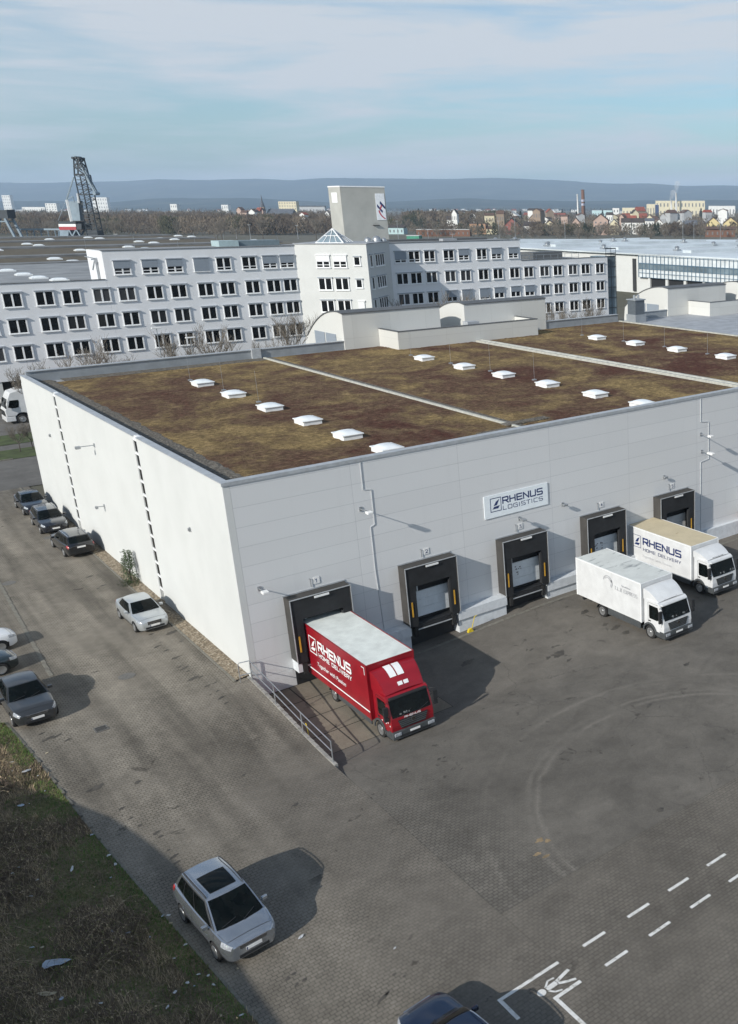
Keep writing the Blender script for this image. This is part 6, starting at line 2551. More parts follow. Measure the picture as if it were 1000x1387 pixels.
protos = [bare_tree(9.5, 3, 'x'), bare_tree(9.0, 8, 'x', 0.75), bare_tree(10.5, 21, 'x', 0.45)]
TR = [(30, 487, 1, 'small leafless tree before the far left end of the office'), (108, 460, 1, 'spreading leafless tree before the left wing of the office'), (152, 478, 1, 'low leafless tree between two larger ones before the left wing'),
      (245, 447, 1, 'broad leafless tree beside the street lamp before the office'), (282, 436, 0, 'tall leafless tree right of the two street lamps'), (345, 478, 0, 'low leafless tree halfway between the lamps and the corner bay'),
      (362, 455, 0, 'leafless tree near the middle of the left office wing'), (391, 418, 2, 'slim leafless tree beside the bright corner bay'), (560, 403, 1, 'leafless tree peeping over the first vaulted stair head'),
      (615, 392, 0, 'leafless tree above the second vaulted stair head'), (648, 394, 2, 'slim leafless tree before the shuttered windows of the right wing'), (742, 412, 1, 'leafless tree at the right end of the second vaulted stair head'), (776, 415, 1, 'leafless tree before the three lowest windows of the right wing'),
      (800, 402, 0, 'leafless tree before the right end of the office')]
for i, (px, py, k, lab) in enumerate(TR):
    Yt = 131 + (i % 3) * 2.0
    d = ray(px, py)
    tt = Yt / d.y
    top = EYE + d.z * tt
    src = protos[k]
    first = not src.get('used', 0)
    o = src if first else copy_tree(src)
    src['used'] = 1
    hh = (9.5, 9.0, 10.5)[k]
    s = max(0.55, top / (hh * 0.97))
    o.location = (d.x * tt, Yt, 0)
    o.scale = (max(s, 0.85),) * 2 + (s,)
    o.rotation_euler = (0, 0, i * 1.3)
    o['label'] = lab
for p_ in protos:
    if 'used' in p_:
        del p_['used']
# a few bushes on the far grass strip
for i, (px, py) in enumerate(((28, 612), (45, 608))):
    p = at(px, py)
    o = copy_tree(protos[1])
    o.location = p
    o.scale = (0.42, 0.42, 0.35)
    o.rotation_euler = (0, 0, i * 2.0)
    o['label'] = ('small bare bush on the far grass strip below the lorry', 'small bare bush on the far grass strip against the white wall corner')[i]
    for o2 in [o] + kids(o):
        if 'used' in o2:
            del o2['used']

# street lamps by the office
for (px, py, lab) in ((212, 445, 'street lamp left of the broad leafless tree before the office'), (258, 458, 'lower street lamp amid the leafless trees before the office')):
    d = ray(px, py)
    tt = 126 / d.y
    zt = EYE + d.z * tt
    t = empty('street_lamp', (d.x * tt, 126, 0), 0, lab, 'street lamp', 'street lamps before the office')
    m = MB()
    m.tube([(0, 0, 0), (0, 0, zt)], 0.07, 8, r1=0.045)
    m.build('pole', steel, t)
    m = MB()
    m.box(-0.55, 0.55, -0.15, 0.15, zt, zt + 0.14)
    m.build('lamp_head', plate_white, t, bevel=0.03)


# ================================================================ HARBOUR CRANES
DC = 420.0


def cp(px, py, dd=0.0):
    return far(px, DC + dd, py) if dd == 0 else far(px, DC, py) + Vector((cos(YAW), sin(YAW), 0)) * dd


crane_dark = plain('crane_dark', (0.035, 0.045, 0.055), 0.6, var=0.3, scale=0.3)
crane_blue = plain('crane_grey_blue', (0.20, 0.26, 0.31), 0.5, var=0.2, scale=0.3)
base = cp(110, 322)
base.z = 0
cr = empty('harbour_crane', base, 0, 'dark lattice harbour crane with red and white machine house standing beyond the halls', 'crane')


def cpart(m, name, mats):
    m.v = [(x - base.x, y - base.y, z) for x, y, z in m.v]
    return m.build(name, mats, cr)


m = MB()
le = [(101.0, 237), (119.5, 322)]
re_ = [(115.5, 237), (134.0, 322)]
N_ = 13
P2 = lambda e, t_: (lerp(e[0][0], e[1][0], t_), lerp(e[0][1], e[1][1], t_))
for dd in (0.001, 3.6):
    a0 = b0_ = None
    for i in range(N_ + 1):
        t_ = i / N_
        a, b_ = cp(*P2(le, t_), dd), cp(*P2(re_, t_), dd)
        m.bar(a, b_, 0.22 if i % 4 else 0.45)
        if a0:
            m.bar(a0, a, 0.42)
            m.bar(b0_, b_, 0.42)
            m.bar(a0 if i % 2 else b0_, b_ if i % 2 else a, 0.2)
        a0, b0_ = a, b_
for i in range(N_ + 1):
    t_ = i / N_
    for e in (le, re_):
        m.bar(cp(*P2(e, t_), 0.001), cp(*P2(e, t_), 3.6), 0.2)
m.prism([cp(116, 312), cp(133, 312), cp(134.5, 324), cp(118.5, 324)], Vector((cos(YAW), sin(YAW), 0)) * 3)
cpart(m, 'lattice_boom', crane_dark)
m = MB()
for dd in (0.001, 2.5):
    for a, b_ in (((100, 215), (101, 237)), ((109, 215), (115.5, 237)), ((100, 215), (109, 215)), ((100, 226), (112, 226)), ((100, 215), (112, 226)), ((100.5, 226), (115.5, 237)), ((109, 215), (100, 226)), ((101, 236), (115, 236))):
        m.bar(cp(*a, dd), cp(*b_, dd), 0.45)
for q in ((100, 214), (104, 213.4), (108, 214.6)):
    m.lathe(cp(*q), (cos(YAW), sin(YAW), 0), [(0.5, -1), (0.5, 3)], 10)
cpart(m, 'boom_head', crane_dark)
m = MB()
for dd in (0.001, 1.6):
    m.bar(cp(111, 227, dd), cp(129, 261, dd), 0.5)
    m.bar(cp(116, 240, dd), cp(129, 262, dd), 0.3)
m.lathe(cp(129.5, 262), (cos(YAW), sin(YAW), 0), [(0.7, -1), (0.7, 2)], 10)
cpart(m, 'jib', crane_blue)
m = MB()
m.bar(cp(100, 240), cp(90, 270), 0.35)
m.bar(cp(100.5, 240), cp(92, 268), 0.2)
m.bar(cp(90, 270), cp(79, 299), 0.15)
m.bar(cp(90, 271), cp(99, 266), 0.3)
m.bar(cp(99, 266), cp(101, 274), 0.3)
cpart(m, 'stay', crane_blue)
m = MB()
m.prism([cp(93, 273), cp(106, 272), cp(109, 299), cp(97, 299)], Vector((cos(YAW), sin(YAW), 0)) * 3)
m.bar(cp(90.5, 271), cp(97, 300), 0.8, m=1)
m.bar(cp(105, 262), cp(107, 275), 0.6, m=1)
m.box(0, 0, 0, 0, 0, 0)
cpart(m, 'tower_frame', [crane_blue, white_paint])
m = MB()
dv = Vector((cos(YAW), sin(YAW), 0)) * 7
m.prism([cp(79.0, 300), cp(102.5, 300), cp(102.5, 303.4), cp(79.2, 303.4)], dv, 0)
m.prism([cp(79.2, 303.5), cp(102.5, 303.5), cp(103, 307), cp(79.8, 307)], dv, 1)
m.prism([cp(79.8, 307.1), cp(103, 307.1), cp(103.5, 311.5), cp(80.6, 311.5)], dv, 2)
m.prism([cp(103.6, 303), cp(110.5, 303), cp(110.5, 311), cp(103.8, 311)], dv, 0)
cpart(m, 'machine_house', [crane_dark, white_paint, plain('crane_red', (0.35, 0.04, 0.05), 0.5)])
m = MB()
for a, b_ in (((93, 311.5), (92, 323)), ((94, 311.5), (100, 323)), ((103, 311.5), (97, 323)), ((104, 311.5), (111, 323)), ((80, 313), (80, 323))):
    m.bar(cp(*a), cp(*b_), 0.5)
    m.bar(cp(*a, 6), cp(*b_, 6), 0.5)
m.prism([cp(80, 312), cp(93, 312), cp(93, 320), cp(80, 320)], dv, 0)
zb_ = cp(90, 323)
m.box(zb_.x - 8, zb_.x + 8, zb_.y - 3, zb_.y + 8, 0, zb_.z + 0.2)
cpart(m, 'portal', crane_blue)
base2 = cp(5, 322)
base2.z = 0
c2 = empty('harbour_crane', base2, 0, 'second harbour crane cut by the left edge with a dark counterweight and slanting leg', 'crane')
m = MB()
m.prism([cp(-14, 286), cp(9, 284), cp(11, 296), cp(-14, 296)], Vector((cos(YAW), sin(YAW), 0)) * 5)
m.v = [(x - base2.x, y - base2.y, z) for x, y, z in m.v]
m.build('counterweight', crane_dark, c2)
m = MB()
for dd in (0.001, 4.5):
    m.bar(cp(7, 296, dd), cp(23, 326, dd), 0.8)
    m.bar(cp(-10, 296, dd), cp(-14, 326, dd), 0.8)
    m.bar(cp(-14, 300, dd), cp(10, 300, dd), 0.5)
zb_ = cp(20, 324)
m.box(zb_.x - 3, zb_.x + 3, zb_.y - 3, zb_.y + 3, 0, zb_.z)
m.v = [(x - base2.x, y - base2.y, z) for x, y, z in m.v]
m.build('leg', crane_blue, c2)
# gantry rail beside the cranes
p0, p1 = cp(0, 311.5, 12), cp(79, 311.5, 12)
gr = empty('gantry', (p0.x, p0.y, 0), 0, 'long grey gantry rail on posts left of the harbour crane', 'gantry')
m = MB()
m.bar(p0, p1, 0.7)
for t_ in cuts(0, 1, 0.125):
    q = p0.lerp(p1, t_)
    m.bar((q.x, q.y, 0), q, 0.4)
m.v = [(x - p0.x, y - p0.y, z) for x, y, z in m.v]
m.build('rail', crane_blue, gr)

# ================================================================ THE TOWN BEHIND
win_dark = plain('far_window', (0.15, 0.15, 0.155), 0.3, var=0.2)
WALL = {n_: plain('wall_' + n_, c_, 0.9, var=0.12, scale=0.2) for n_, c_ in dict(cream=(0.62, 0.56, 0.40), white=(0.68, 0.68, 0.66), red=(0.26, 0.10, 0.085), orange=(0.40, 0.24, 0.15), yellow=(0.60, 0.50, 0.27), pink=(0.42, 0.31, 0.26), grey=(0.40, 0.41, 0.42), stone=(0.26, 0.20, 0.15), teal=(0.42, 0.56, 0.58), brown=(0.16, 0.08, 0.05), blue=(0.03, 0.05, 0.12), green=(0.06, 0.26, 0.17)).items()}
ROOFM = {n_: plain('roof_' + n_, c_, 0.9, var=0.25, scale=0.3) for n_, c_ in dict(dark=(0.055, 0.045, 0.042), red=(0.24, 0.065, 0.04), brown=(0.10, 0.06, 0.045), slate=(0.09, 0.10, 0.12), pale=(0.5, 0.52, 0.53)).items()}
WINM = {}


def town(px0, px1, ye, yr_, yb, wall, roof, label, kind='house', turn=0.0, floors=2, cols=3, depth=0.9, flat=False, gable=True, group='houses of the town beyond the halls', cat=None, win=True, D=None):
    """a building by the picture columns it spans, eaves, ridge and foot"""
    D = D or 33485.0 / (yb - 281)
    c = far((px0 + px1) / 2, D, (ye + yb) / 2)
    w = (px1 - px0) / 1364 * D
    ze = EYE + (281 - ye) / 1431 * D
    zr_ = EYE + (281 - yr_) / 1431 * D
    t = empty(kind, (c.x, c.y, 0), YAW - pi / 2 + turn, label, cat or kind.replace('_', ' '), group)
    d = w * depth
    m = MB()
    m.box(-w / 2, w / 2, 0, d, -0.5, ze)
    if gable and not flat:
        m.prism([(-w / 2, 0, ze), (w / 2, 0, ze), (0, 0, zr_)], (0, d, 0))
    m.build('wall', WALL[wall], t)
    m = MB()
    o_ = w * 0.05
    if flat:
        m.box(-w / 2 - 0.2, w / 2 + 0.2, -0.2, d + 0.2, ze + 0.02, ze + 0.4)
    elif gable:
        for s_ in (-1, 1):
            m.prism([(s_ * (w / 2 + o_), -o_, ze - o_ * (zr_ - ze) / (w / 2)), (0, -o_, zr_ + 0.15), (0, -o_, zr_ + 0.5), (s_ * (w / 2 + o_), -o_, ze - o_ * (zr_ - ze) / (w / 2) + 0.35)], (0, d + 2 * o_, 0))
    else:
        m.prism([(-w / 2 - o_, -o_, ze), (-w / 2 - o_, d + o_, ze), (-w / 2 - o_, d / 2, zr_)], (w + 2 * o_, 0, 0))
    m.build('roof', ROOFM[roof], t)
    if win:
        zz0 = 1.2
        hh = (ze - 0.6) / floors
        ww = w / cols
        key = (round(ww * 2), round(hh * 2))
        for i in range(cols):
            for j in range(floors):
                if key not in WINM:
                    mm = MB()
                    mm.box(-ww * 0.16, ww * 0.16, -0.12, 0.05, 0, hh * 0.45)
                    WINM[key] = mm
                mm = MB()
                mm.v, mm.f, mm.m = list(WINM[key].v), list(WINM[key].f), list(WINM[key].m)
                o = mm.build('window', win_dark, t) if not isinstance(WINM.get(('o',) + key), bpy.types.Object) else WINM[('o',) + key].copy()
                if o.name not in COL.objects:
                    COL.objects.link(o)
                    o.parent = t
                WINM[('o',) + key] = o
                o.location = (-w / 2 + ww * (i + 0.5), 0, 0.3 + hh * (j + 0.25))
    return t


town(636.5, 658, 304, 303, 318, 'orange', 'brown', 'orange brick station house with pale windows left of the red gabled house', cols=5, floors=2, flat=True)
town(659, 674, 311, 307.5, 318, 'cream', 'brown', 'low cream annex between the orange brick house and the red gabled house', gable=False, floors=1, cols=5)
town(684, 703, 305.5, 296.5, 318, 'red', 'dark', 'dark red house with a steep gable facing the camera', floors=3, cols=3)
town(681, 702, 293, 287, 301.5, 'white', 'pale', 'large white gabled house behind the dark red one', floors=2, cols=3, D=1300)
town(710, 734, 306.5, 301, 317, 'white', 'dark', 'long low white house right of the dark red gabled house', gable=False, floors=1, cols=6)
town(775, 786, 303, 296, 318, 'pink', 'brown', 'narrow pink gabled house amid bare trees', cols=2, floors=3)
town(804, 824, 299, 291, 319, 'pink', 'brown', 'tall pinkish gabled house with stepped bays left of the white terrace', cols=3, floors=4)
town(826, 838, 304, 298, 319, 'cream', 'slate', 'narrow cream house between the pink house and the white terrace', cols=2, floors=3)
town(842, 855, 302, 296, 318, 'white', 'dark', 'left white terrace house under the red roof', gable=False, cols=3, floors=3)
town(856.5, 872, 302, 296, 318, 'white', 'dark', 'right white terrace house under the red roof', gable=False, cols=3, floors=3)
town(843, 875, 296, 289.5, 307, 'stone', 'red', 'wide building with a bright red roof above the white terrace', gable=False, cols=6, floors=2)
town(874, 886, 300, 296, 316, 'white', 'slate', 'pale house right of the white terrace', cols=3, floors=3, gable=False)
town(888, 898, 303, 298, 318, 'white', 'brown', 'small white gabled house right of the white terrace', cols=2, floors=2)
town(915, 925, 303, 298, 318, 'white', 'dark', 'small pale gabled house between bare trees near the tall mast', cols=2, floors=3)
town(929, 944, 306, 299, 318, 'grey', 'slate', 'grey house with a dark slate roof left of the yellow houses', cols=3, floors=2, gable=False)
town(957.5, 975, 303, 295.5, 316, 'yellow', 'brown', 'left yellow gabled house at the right edge', cols=3, floors=2)
town(980, 999, 303, 295.5, 316, 'yellow', 'brown', 'right yellow gabled house at the right edge', cols=3, floors=2)
town(955, 996, 311, 307.5, 322, 'brown', 'brown', 'low building with a long brown roof below the yellow houses', gable=False, cols=6, floors=1, depth=0.4)
town(970, 977, 297, 292, 305, 'white', 'slate', 'small white house peeping between the two yellow gables', cols=2, floors=2)
town(526, 547, 309, 305, 318, 'teal', 'dark', 'pale teal fronted building right of the slab tower', gable=False, cols=4, floors=1, kind='workshop')
town(551, 568, 320.5, 320, 327, 'green', 'pale', 'green container like shed on the quay behind the office', flat=True, win=False, kind='shed')
town(564, 637, 312, 311, 321, 'brown', 'pale', 'very long low open shed with pale roof edge', flat=True, cols=12, floors=1, depth=0.15, kind='shed')
town(738, 752, 305, 300, 318, 'cream', 'brown', 'cream house half hidden by trees right of the long white house', cols=3, floors=2)
town(710, 732, 292, 288.5, 300, 'cream', 'red', 'cream building with a red roof behind the long white house', gable=False, cols=5, floors=2)
town(746, 765, 292, 289, 300, 'pink', 'red', 'reddish roofed building beyond the bare trees', gable=False, cols=4, floors=1)
# works and tall things farther off
town(888, 955, 272.5, 272, 289, 'cream', 'pale', 'large pale power plant block below the steam plumes', flat=True, cols=14, floors=2, kind='power_plant', depth=0.4, D=2600)
town(876, 887.5, 277, 276.5, 289, 'cream', 'pale', 'cream block left of the power plant', flat=True, cols=3, floors=1, kind='factory', D=2450)
town(887.8, 892.5, 278, 277.5, 289, 'blue', 'pale', 'narrow navy block against the cream factory block', flat=True, win=False, kind='factory', D=2440)
town(960, 996, 279.5, 279, 290, 'white', 'pale', 'white factory right of the power plant', flat=True, cols=8, floors=1, kind='factory', depth=0.4, D=2500)
town(843, 874, 282, 281.5, 292, 'cream', 'pale', 'cream factory hall left of the power plant', flat=True, cols=7, floors=1, kind='factory', depth=0.5, D=2200)
town(830, 839, 282.5, 282, 294, 'white', 'pale', 'white cube shaped building left of the cream factory hall', flat=True, cols=2, floors=2, kind='factory', D=2100)
town(802, 829.5, 285.5, 285, 294, 'teal', 'pale', 'low glassy building right of the chimneys', flat=True, cols=8, floors=1, kind='factory', depth=0.4, D=2000)
town(378, 402, 273.5, 273, 291, 'cream', 'pale', 'cream slab of flats right of the church', flat=True, cols=7, floors=6, kind='apartment_block', depth=0.4, D=2100)
town(125, 145, 268, 267.5, 275, 'white', 'pale', 'white apartment slab behind the harbour crane', flat=True, cols=6, floors=4, kind='apartment_block', depth=0.3, D=4200)
town(62, 77, 276, 275.5, 286, 'white', 'pale', 'white apartment block left of the harbour crane', flat=True, cols=4, floors=5, kind='apartment_block', depth=0.5, D=3000)
town(3, 14, 265, 264.5, 274, 'white', 'pale', 'pale tower block at the far left edge', flat=True, cols=4, floors=6, kind='apartment_block', depth=0.5, D=4500)
town(30, 61, 281, 280.5, 285, 'white', 'pale', 'long low white works left of the harbour crane', flat=True, cols=10, floors=1, kind='factory', depth=0.2, D=3200)
town(231, 240, 277, 276, 287, 'white', 'pale', 'white block above the wood left of the church', flat=True, cols=3, floors=3, kind='apartment_block', D=2500)
town(300, 309, 278, 277.5, 283, 'white', 'pale', 'small white block on the rise left of the church', flat=True, cols=3, floors=2, kind='apartment_block', D=3500)
town(405, 440, 279.5, 279, 285, 'grey', 'slate', 'row of grey roofs right of the cream flats', gable=False, cols=8, floors=1, kind='factory', depth=0.2, D=2600)
for i in range(18):
    px = 320 + 34 * ((i * 0.618) % 1)
    yb = 290 + 9 * ((i * 0.37) % 1)
    town(px, px + 6 + 2 * R.random(), yb - 5.5, yb - 8.5, yb, R.choice(('white', 'cream', 'pink')), R.choice(('dark', 'brown', 'red')), 'small gabled house of the village round the church spire', cols=2, floors=2, turn=R.uniform(-0.6, 0.6), win=False, group='village houses round the church', D=1350 + 20 * i)
for i, px in enumerate((372, 398, 447, 208, 128)):
    town(px, px + 5, 291 + i % 3, 288 + i % 3, 296, 'white', 'dark', ('white house among the trees below the church nave', 'white house in the trees left of the slab tower', 'small white house just left of the slab tower', 'pale house at the wood edge left of the village', 'pale house low in the wood right of the crane')[i], cols=2, floors=2, turn=0.5, win=False)

r_ = random.Random(31)
for i in range(46):
    px = r_.choice((r_.uniform(322, 440), r_.uniform(700, 1000), r_.uniform(760, 960), r_.uniform(560, 700)))
    yb = r_.uniform(292, 305)
    w_ = r_.uniform(7, 13)
    town(px, px + w_, yb - r_.uniform(5, 8), yb - r_.uniform(9, 12), yb, r_.choice(('white', 'cream', 'pink', 'stone', 'grey')), r_.choice(('dark', 'brown', 'red', 'brown')), 'small muted house half hidden among the bare trees of the town', cols=3, floors=2, turn=r_.uniform(-0.7, 0.7), win=i % 2 == 0, gable=r_.random() < 0.6,
         group='small houses scattered among the trees of the town', D=r_.uniform(1000, 1500))

# church
DCH = 1500
c = far(353.5, DCH, 272)
ch = empty('church', (c.x, c.y, 0), YAW - pi / 2, 'brick church with a thin pointed spire among the village houses', 'church')
u = DCH / 1364
H = lambda y: EYE + (281 - y) / 1431 * DCH
m = MB()
m.box(-2.6 * u, 2.6 * u, 0, 5.2 * u, 0, H(281))
m.build('tower', WALL['stone'], ch)
m = MB()
m.lathe((0, 2.6 * u, H(281)), (0, 0, 1), [(3.2 * u, 0), (1.3 * u, H(273) - H(281)), (0.05, H(264) - H(281))], 8)
m.build('spire', ROOFM['slate'], ch)
m = MB()
m.box(4 * u, 39 * u, 4, 22, 0, H(291))
m.build('nave', WALL['stone'], ch)
m = MB()
m.prism([(4 * u, 3, H(291)), (4 * u, 23, H(291)), (4 * u, 13, H(283.5))], (35 * u, 0, 0))
m.build('roof', ROOFM['slate'], ch)


def stack(px, y0, y1, r, D, mat, label, name='chimney'):
    c = far(px, D, y0)
    t = empty(name, (c.x, c.y, 0), 0, label, name)
    m = MB()
    z = EYE + (281 - y0) / 1431 * D
    m.lathe((0, 0, 0), (0, 0, 1), [(r * 1.25, 0), (r, z * 0.6), (r * 0.9, z - 1), (r * 1.05, z - 0.8), (r * 1.05, z), (r * 0.7, z)], 16)
    m.build('shaft', mat, t, smooth=60)
    return t, z


t, z = stack(789.5, 257.5, 288, 3.0, 1700, WALL['brown'], 'brown brick factory chimney with pale rings above the houses')
m = MB()
for f in (0.62, 0.74):
    m.lathe((0, 0, z * f - 6), (0, 0, 1), [(3.5, 0), (3.45, 3.5)], 16)
m.build('ring', plain('chimney_ring', (0.42, 0.42, 0.50), 0.8), t)
stack(782.2, 263.5, 288, 1.3, 1680, WALL['white'], 'slim white chimney beside the brown one')
steam_m = bpy.data.materials.new('steam')
steam_m.use_nodes = True
nt = steam_m.node_tree
nt.nodes.clear()
pv = N(nt, 'ShaderNodeVolumePrincipled')
pv.inputs['Color'].default_value = (0.97, 0.97, 0.98, 1)
pv.inputs['Density'].default_value = 0.10
mo = N(nt, 'ShaderNodeOutputMaterial')
L(nt, pv.outputs[0], mo.inputs['Volume'])
for px, y0, yt, lab in ((909.5, 272, 262, 'short flue of the power plant under the lower steam plume'), (916, 262, 250, 'taller flue of the power plant under the higher steam plume')):
    t, z = stack(px, y0, 290, 2.2, 2580, WALL['white'], lab, 'flue')
    m = MB()
    k0 = EYE + (281 - yt) / 1431 * 2580 - z
    r2 = random.Random(px)
    for i in range(9):
        f = i / 8
        cx_, cz_ = -2.0 + r2.uniform(-1, 1) + 5 * f * (1 if px > 912 else 1.6), z + 2 + k0 * f
        rr = 3.0 + 3.2 * f
        def fn_(a, b__, cx_=cx_, cz_=cz_, rr=rr):
            th, ph = a * 2 * pi, b__ * pi
            v_ = Vector((sin(ph) * cos(th), sin(ph) * sin(th), cos(ph)))
            return Vector((cx_, 0, cz_)) + v_ * rr * (1 + 0.3 * noise.noise(v_ * 2.2 + Vector((i, 0, 0))))
        m.grid(fn_, 14, 9)
    m.v = [(x * cos(YAW - pi / 2), x * sin(YAW - pi / 2) + y, z_) for x, y, z_ in m.v]
    cpl = m.build('steam_plume', steam_m, None, smooth=60)
    cpl.location = t.location
    tag(cpl, 'white steam plume drifting from the %s flue of the power plant' % ('shorter' if px < 912 else 'taller'), 'steam', None, None)
    cpl['kind'] = 'stuff'

# masts among the houses
for i, (px, y0, yb) in enumerate(((536, 300, 326), (577, 312, 330), (610, 318, 330), (674, 300, 322), (696, 296, 322), (764, 302, 320), (925, 286, 321), (976, 296, 321), (150, 318, 336), (334, 305, 322), (399, 306, 320), (315, 312, 320), (940, 302, 320))):
    D = 33485.0 / (yb - 281) * 0.9
    c = far(px, D)
    m = MB()
    z = EYE + (281 - y0) / 1431 * D
    m.tube([(0, 0, 0), (0, 0, z)], 0.22, 6, r1=0.12)
    m.bar((-0.9, 0.6, z), (0.9, -0.6, z), 0.25)
    o = m.build('light_mast', steel, loc=(c.x, c.y, 0))
    tag(o, 'thin grey light mast standing in the railway and harbour ground beyond the roofs', 'mast', 'light masts beyond the roofs')

# ------------------------------------------------------------ woods
wood_m = [plain('winter_wood', (0.075, 0.058, 0.044), 1.0, var=0.3, scale=0.02), plain('winter_wood_pale', (0.13, 0.105, 0.078), 1.0, var=0.3, scale=0.02),
          plain('winter_wood_olive', (0.050, 0.050, 0.028), 1.0, var=0.3, scale=0.02), plain('evergreen', (0.020, 0.030, 0.018), 1.0, var=0.3, scale=0.02)]


def wood(name, label, n, pfn, hfn, tri=42, kinds=(0, 0, 0, 1, 1, 2, 3)):
    m = MB()
    r_ = random.Random(len(name) + n)
    fwd = Vector((cos(YAW), sin(YAW), 0))
    rt = Vector((sin(YAW), -cos(YAW), 0))
    for _ in range(n):
        px, D = pfn(r_)
        c = far(px, D)
        h = hfn(r_, D)
        w = h * r_.uniform(0.32, 0.5)
        q_ = noise.noise(Vector((px * 0.035, D * 0.004, n * 0.01)))
        k = kinds[int(min(0.999, max(0, 0.5 + q_ * 1.1 + r_.uniform(-0.2, 0.2))) * len(kinds))]
        for i in range(int(tri * 1.5)):
            a = r_.random() * 6.283
            t_ = r_.random()
            rr = w * sqrt(r_.random()) * (0.35 + 0.65 * sin(pi * min(1, 0.15 + t_ * 0.85))) * (1 if k < 3 else (1.1 - t_))
            p = Vector((c.x + cos(a) * rr, c.y + sin(a) * rr, h * (0.05 + 0.8 * t_)))
            s = h * r_.uniform(0.07, 0.16)
            tip = p + Vector((r_.uniform(-.5, .5) * s, r_.uniform(-.5, .5) * s, s))
            ww = rt * (s * r_.uniform(0.10, 0.28)) + fwd * (s * r_.uniform(-.15, .15))
            m.add([p - ww, p + ww, tip], [(0, 1, 2)], k)
    o = m.build(name, wood_m, fix=False)
    return tag(o, label, 'woodland', None, 'stuff')


wood('wood', 'brown leafless wood filling the background left of the slab tower', 1900, lambda r: (lambda p: (p, 870 + (380 if 312 < p < 402 else 1300) * r.random() ** 1.3))(r.uniform(-40, 480)), lambda r, D: r.uniform(12, 18) + (D - 800) * 0.0015, 55, (0, 0, 0, 0, 1, 1, 2))
wood('wood', 'leafless trees filling the gaps between the houses on the right', 900, lambda r: (r.uniform(500, 1040), 960 + 1500 * r.random() ** 1.1), lambda r, D: r.uniform(8, 15), 50)
wood('wood', 'low leafless trees along the railway before the houses on the right', 260, lambda r: (r.choice((r.uniform(722, 810), r.uniform(870, 960), r.uniform(560, 760), r.uniform(720, 1010))), 830 + 70 * r.random()), lambda r, D: r.uniform(7, 12.5), 60)
wood('wood', 'dense brown wood behind the long low shed', 420, lambda r: (r.uniform(545, 690), 1150 + 500 * r.random()), lambda r, D: r.uniform(15, 21), 60, (0, 0, 1, 1, 2))
wood('far_wood', 'hazy far woods on the plain below the hills', 3000, lambda r: (r.uniform(-60, 1060), 2400 + 6500 * r.random() ** 1.2), lambda r, D: r.uniform(14, 24), 12, (0, 0, 2, 3))
# single bare crowns standing before the woods and houses
r_ = random.Random(77)
for i in range(90):
    px = r_.uniform(-10, 1010)
    if 440 < px < 525:
        continue
    D = r_.uniform(620, 860) if px < 330 or px > 700 else r_.uniform(700, 900)
    c = far(px, D, 305)
    o = copy_tree(protos[i % 3])
    o.location = (c.x, c.y, 0)
    s_ = r_.uniform(1.0, 1.55) * (0.85 if px > 560 else 1.1)
    o.scale = (s_ * 1.25, s_ * 1.25, s_)
    o.rotation_euler = (0, 0, r_.random() * 6)
    o['label'] = 'leafless tree in the distance between the hall roofs and the town'
    o['group'] = 'distant leafless trees beyond the hall roofs'
# evergreens standing out above the bare wood
r_ = random.Random(5)
ev = None
for i in range(26):
    px = r_.choice((r_.uniform(525, 580), r_.uniform(300, 330), r_.uniform(585, 640), r_.uniform(760, 980), r_.uniform(690, 740)))
    D = r_.uniform(1300, 1900)
    c = far(px, D)
    if ev is None:
        t = empty('conifer', (0, 0, 0), 0, 'x', 'tree')
        m = MB()
        m.tube([(0, 0, 0), (0, 0, 15)], 0.4, 6, r1=0.1)
        m.build('trunk', bark, t)
        m = MB()
        for q in range(420):
            f = r_.random() ** 0.8
            a = r_.random() * 6.28
            rr = 4.2 * (1 - f) * r_.uniform(0.3, 1) + 0.2
            p = Vector((cos(a) * rr, sin(a) * rr, 1.5 + f * 17.5))
            m.add([p, p + Vector((cos(a) * 0.9, sin(a) * 0.9, -1.0)), p + Vector((-sin(a) * 1.1, cos(a) * 1.1, 0.5))], [(0, 1, 2)])
        m.build('crown', wood_m[3], t, fix=False)
        ev = t
        o = t
    else:
        o = copy_tree(ev)
    o.location = (c.x, c.y, 0)
    s = r_.uniform(0.75, 1.15)
    o.scale = (s, s, s)
    o.rotation_euler = (0, 0, r_.random() * 6)
    o['label'] = 'dark pointed conifer rising above the bare woods and roofs of the town'
    o['group'] = 'conifers standing above the bare woods'

# pale specks of far suburbs
r_ = random.Random(9)
sp0 = {}
for i in range(150):
    px = r_.choice((r_.uniform(-10, 120), r_.uniform(20, 300), r_.uniform(580, 760), r_.uniform(580, 1000), r_.uniform(380, 460)))
    D = r_.uniform(3800, 9500)
    c = far(px, D)
    k = i % 3
    if k not in sp0:
        w = (16, 30, 50)[k]
        m = MB()
        m.box(-w / 2, w / 2, -6, 6, 0, (11, 9, 8)[k])
        m.prism([(-w / 2 - 1, -7, (11, 9, 8)[k]), (-w / 2 - 1, 7, (11, 9, 8)[k]), (-w / 2 - 1, 0, (15, 12, 9)[k])], (w + 2, 0, 0), 1)
        o = m.build('far_house', [WALL['white'], ROOFM['pale'] if k else ROOFM['red']])
        sp0[k] = o
    else:
        o = sp0[k].copy()
        COL.objects.link(o)
    o.location = (c.x, c.y, 0)
    o.rotation_euler = (0, 0, YAW - pi / 2 + r_.uniform(-0.4, 0.4))
    tag(o, 'pale house far off in the hazy suburbs below the hills', 'house', 'far suburb houses below the hills')

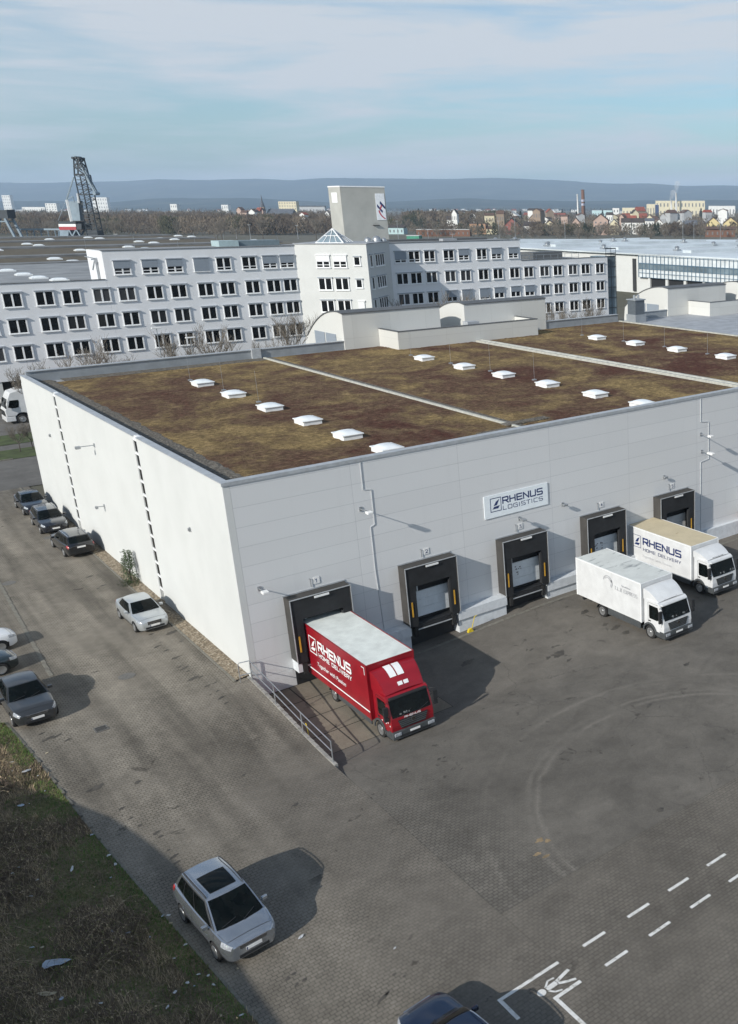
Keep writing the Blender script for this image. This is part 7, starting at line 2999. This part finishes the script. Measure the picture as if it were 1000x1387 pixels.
# ------------------------------------------------------------ hills
hill_m, nt, b = new_mat('wooded_hills')
v = coords(nt)
c = ramp(nt, [(0.38, (0.006, 0.012, 0.014)), (0.5, (0.018, 0.026, 0.024)), (0.62, (0.06, 0.062, 0.050))], noise_(nt, v, 0.0022, 9, 0.75))
L(nt, c, b.inputs['Base Color'])
b.inputs['Roughness'].default_value = 1.0
b.inputs['Specular IOR Level'].default_value = 0.0


def hills(name, prof, Dn, Dr, seed, amp):
    """a range whose skyline follows the profile (column, row)"""
    m = MB()
    nu, nv = 200, 16

    def fn(u, w):
        px = -500 + 2000 * u
        y = interp(prof, px) + 1.0 * noise.noise(Vector((px * 0.02, seed, 0))) + 0.5 * noise.noise(Vector((px * 0.07, seed, 0)))
        D = lerp(Dn, Dr, w) if w <= 0.8 else lerp(lerp(Dn, Dr, 0.8), Dr * 1.25, (w - 0.8) / 0.2)
        hz_ = EYE + (281 - y) / 1431 * Dr
        f = sm(min(1, w / 0.8)) if w <= 0.8 else 1 - 0.9 * (w - 0.8) / 0.2
        c = far(px, D)
        z = hz_ * (lerp(Dn, Dr, 0.8) / Dr) * f * (1 + amp * (1 - w) * noise.noise(Vector((px * 0.012, w * 3, seed + 5))))
        return (c.x, c.y, z - 2 * (w == 0))
    m.grid(fn, nu, nv)
    o = m.build(name, hill_m, smooth=True)
    o['kind'] = 'structure'
    return o


hills('hills', [(-500, 252), (0, 248), (60, 249), (110, 248), (170, 246.5), (220, 244), (300, 243), (345, 243.5), (400, 245), (440, 242), (520, 242), (600, 243.5), (680, 243), (740, 245), (790, 247), (850, 250), (930, 252), (1000, 253), (1500, 250)], 9500, 15500, 1, 0.22)
hills('foothills', [(-500, 274), (0, 272), (150, 274), (200, 270), (260, 269), (330, 268), (400, 271), (470, 276), (560, 272), (640, 269), (760, 273), (860, 272), (1000, 271), (1500, 275)], 6500, 9300, 4, 0.4)

# ------------------------------------------------------------ the air
hz = MB()
hz.box(-21000, 21000, -21000, 21000, -3.2, 560)
ho = hz.build('haze', [])
hm = bpy.data.materials.new('haze_air')
hm.use_nodes = True
nt = hm.node_tree
nt.nodes.clear()
pv = N(nt, 'ShaderNodeVolumePrincipled')
pv.inputs['Color'].default_value = (0.60, 0.78, 1.0, 1)
pv.inputs['Density'].default_value = 8.0e-5
pv.inputs['Anisotropy'].default_value = 0.0
mo = N(nt, 'ShaderNodeOutputMaterial')
L(nt, pv.outputs[0], mo.inputs['Volume'])
ho.data.materials.clear()
ho.data.materials.append(hm)
ho['kind'] = 'stuff'
ho['label'] = 'pale blue haze in the air over the plain and the hills'
ho['category'] = 'haze'
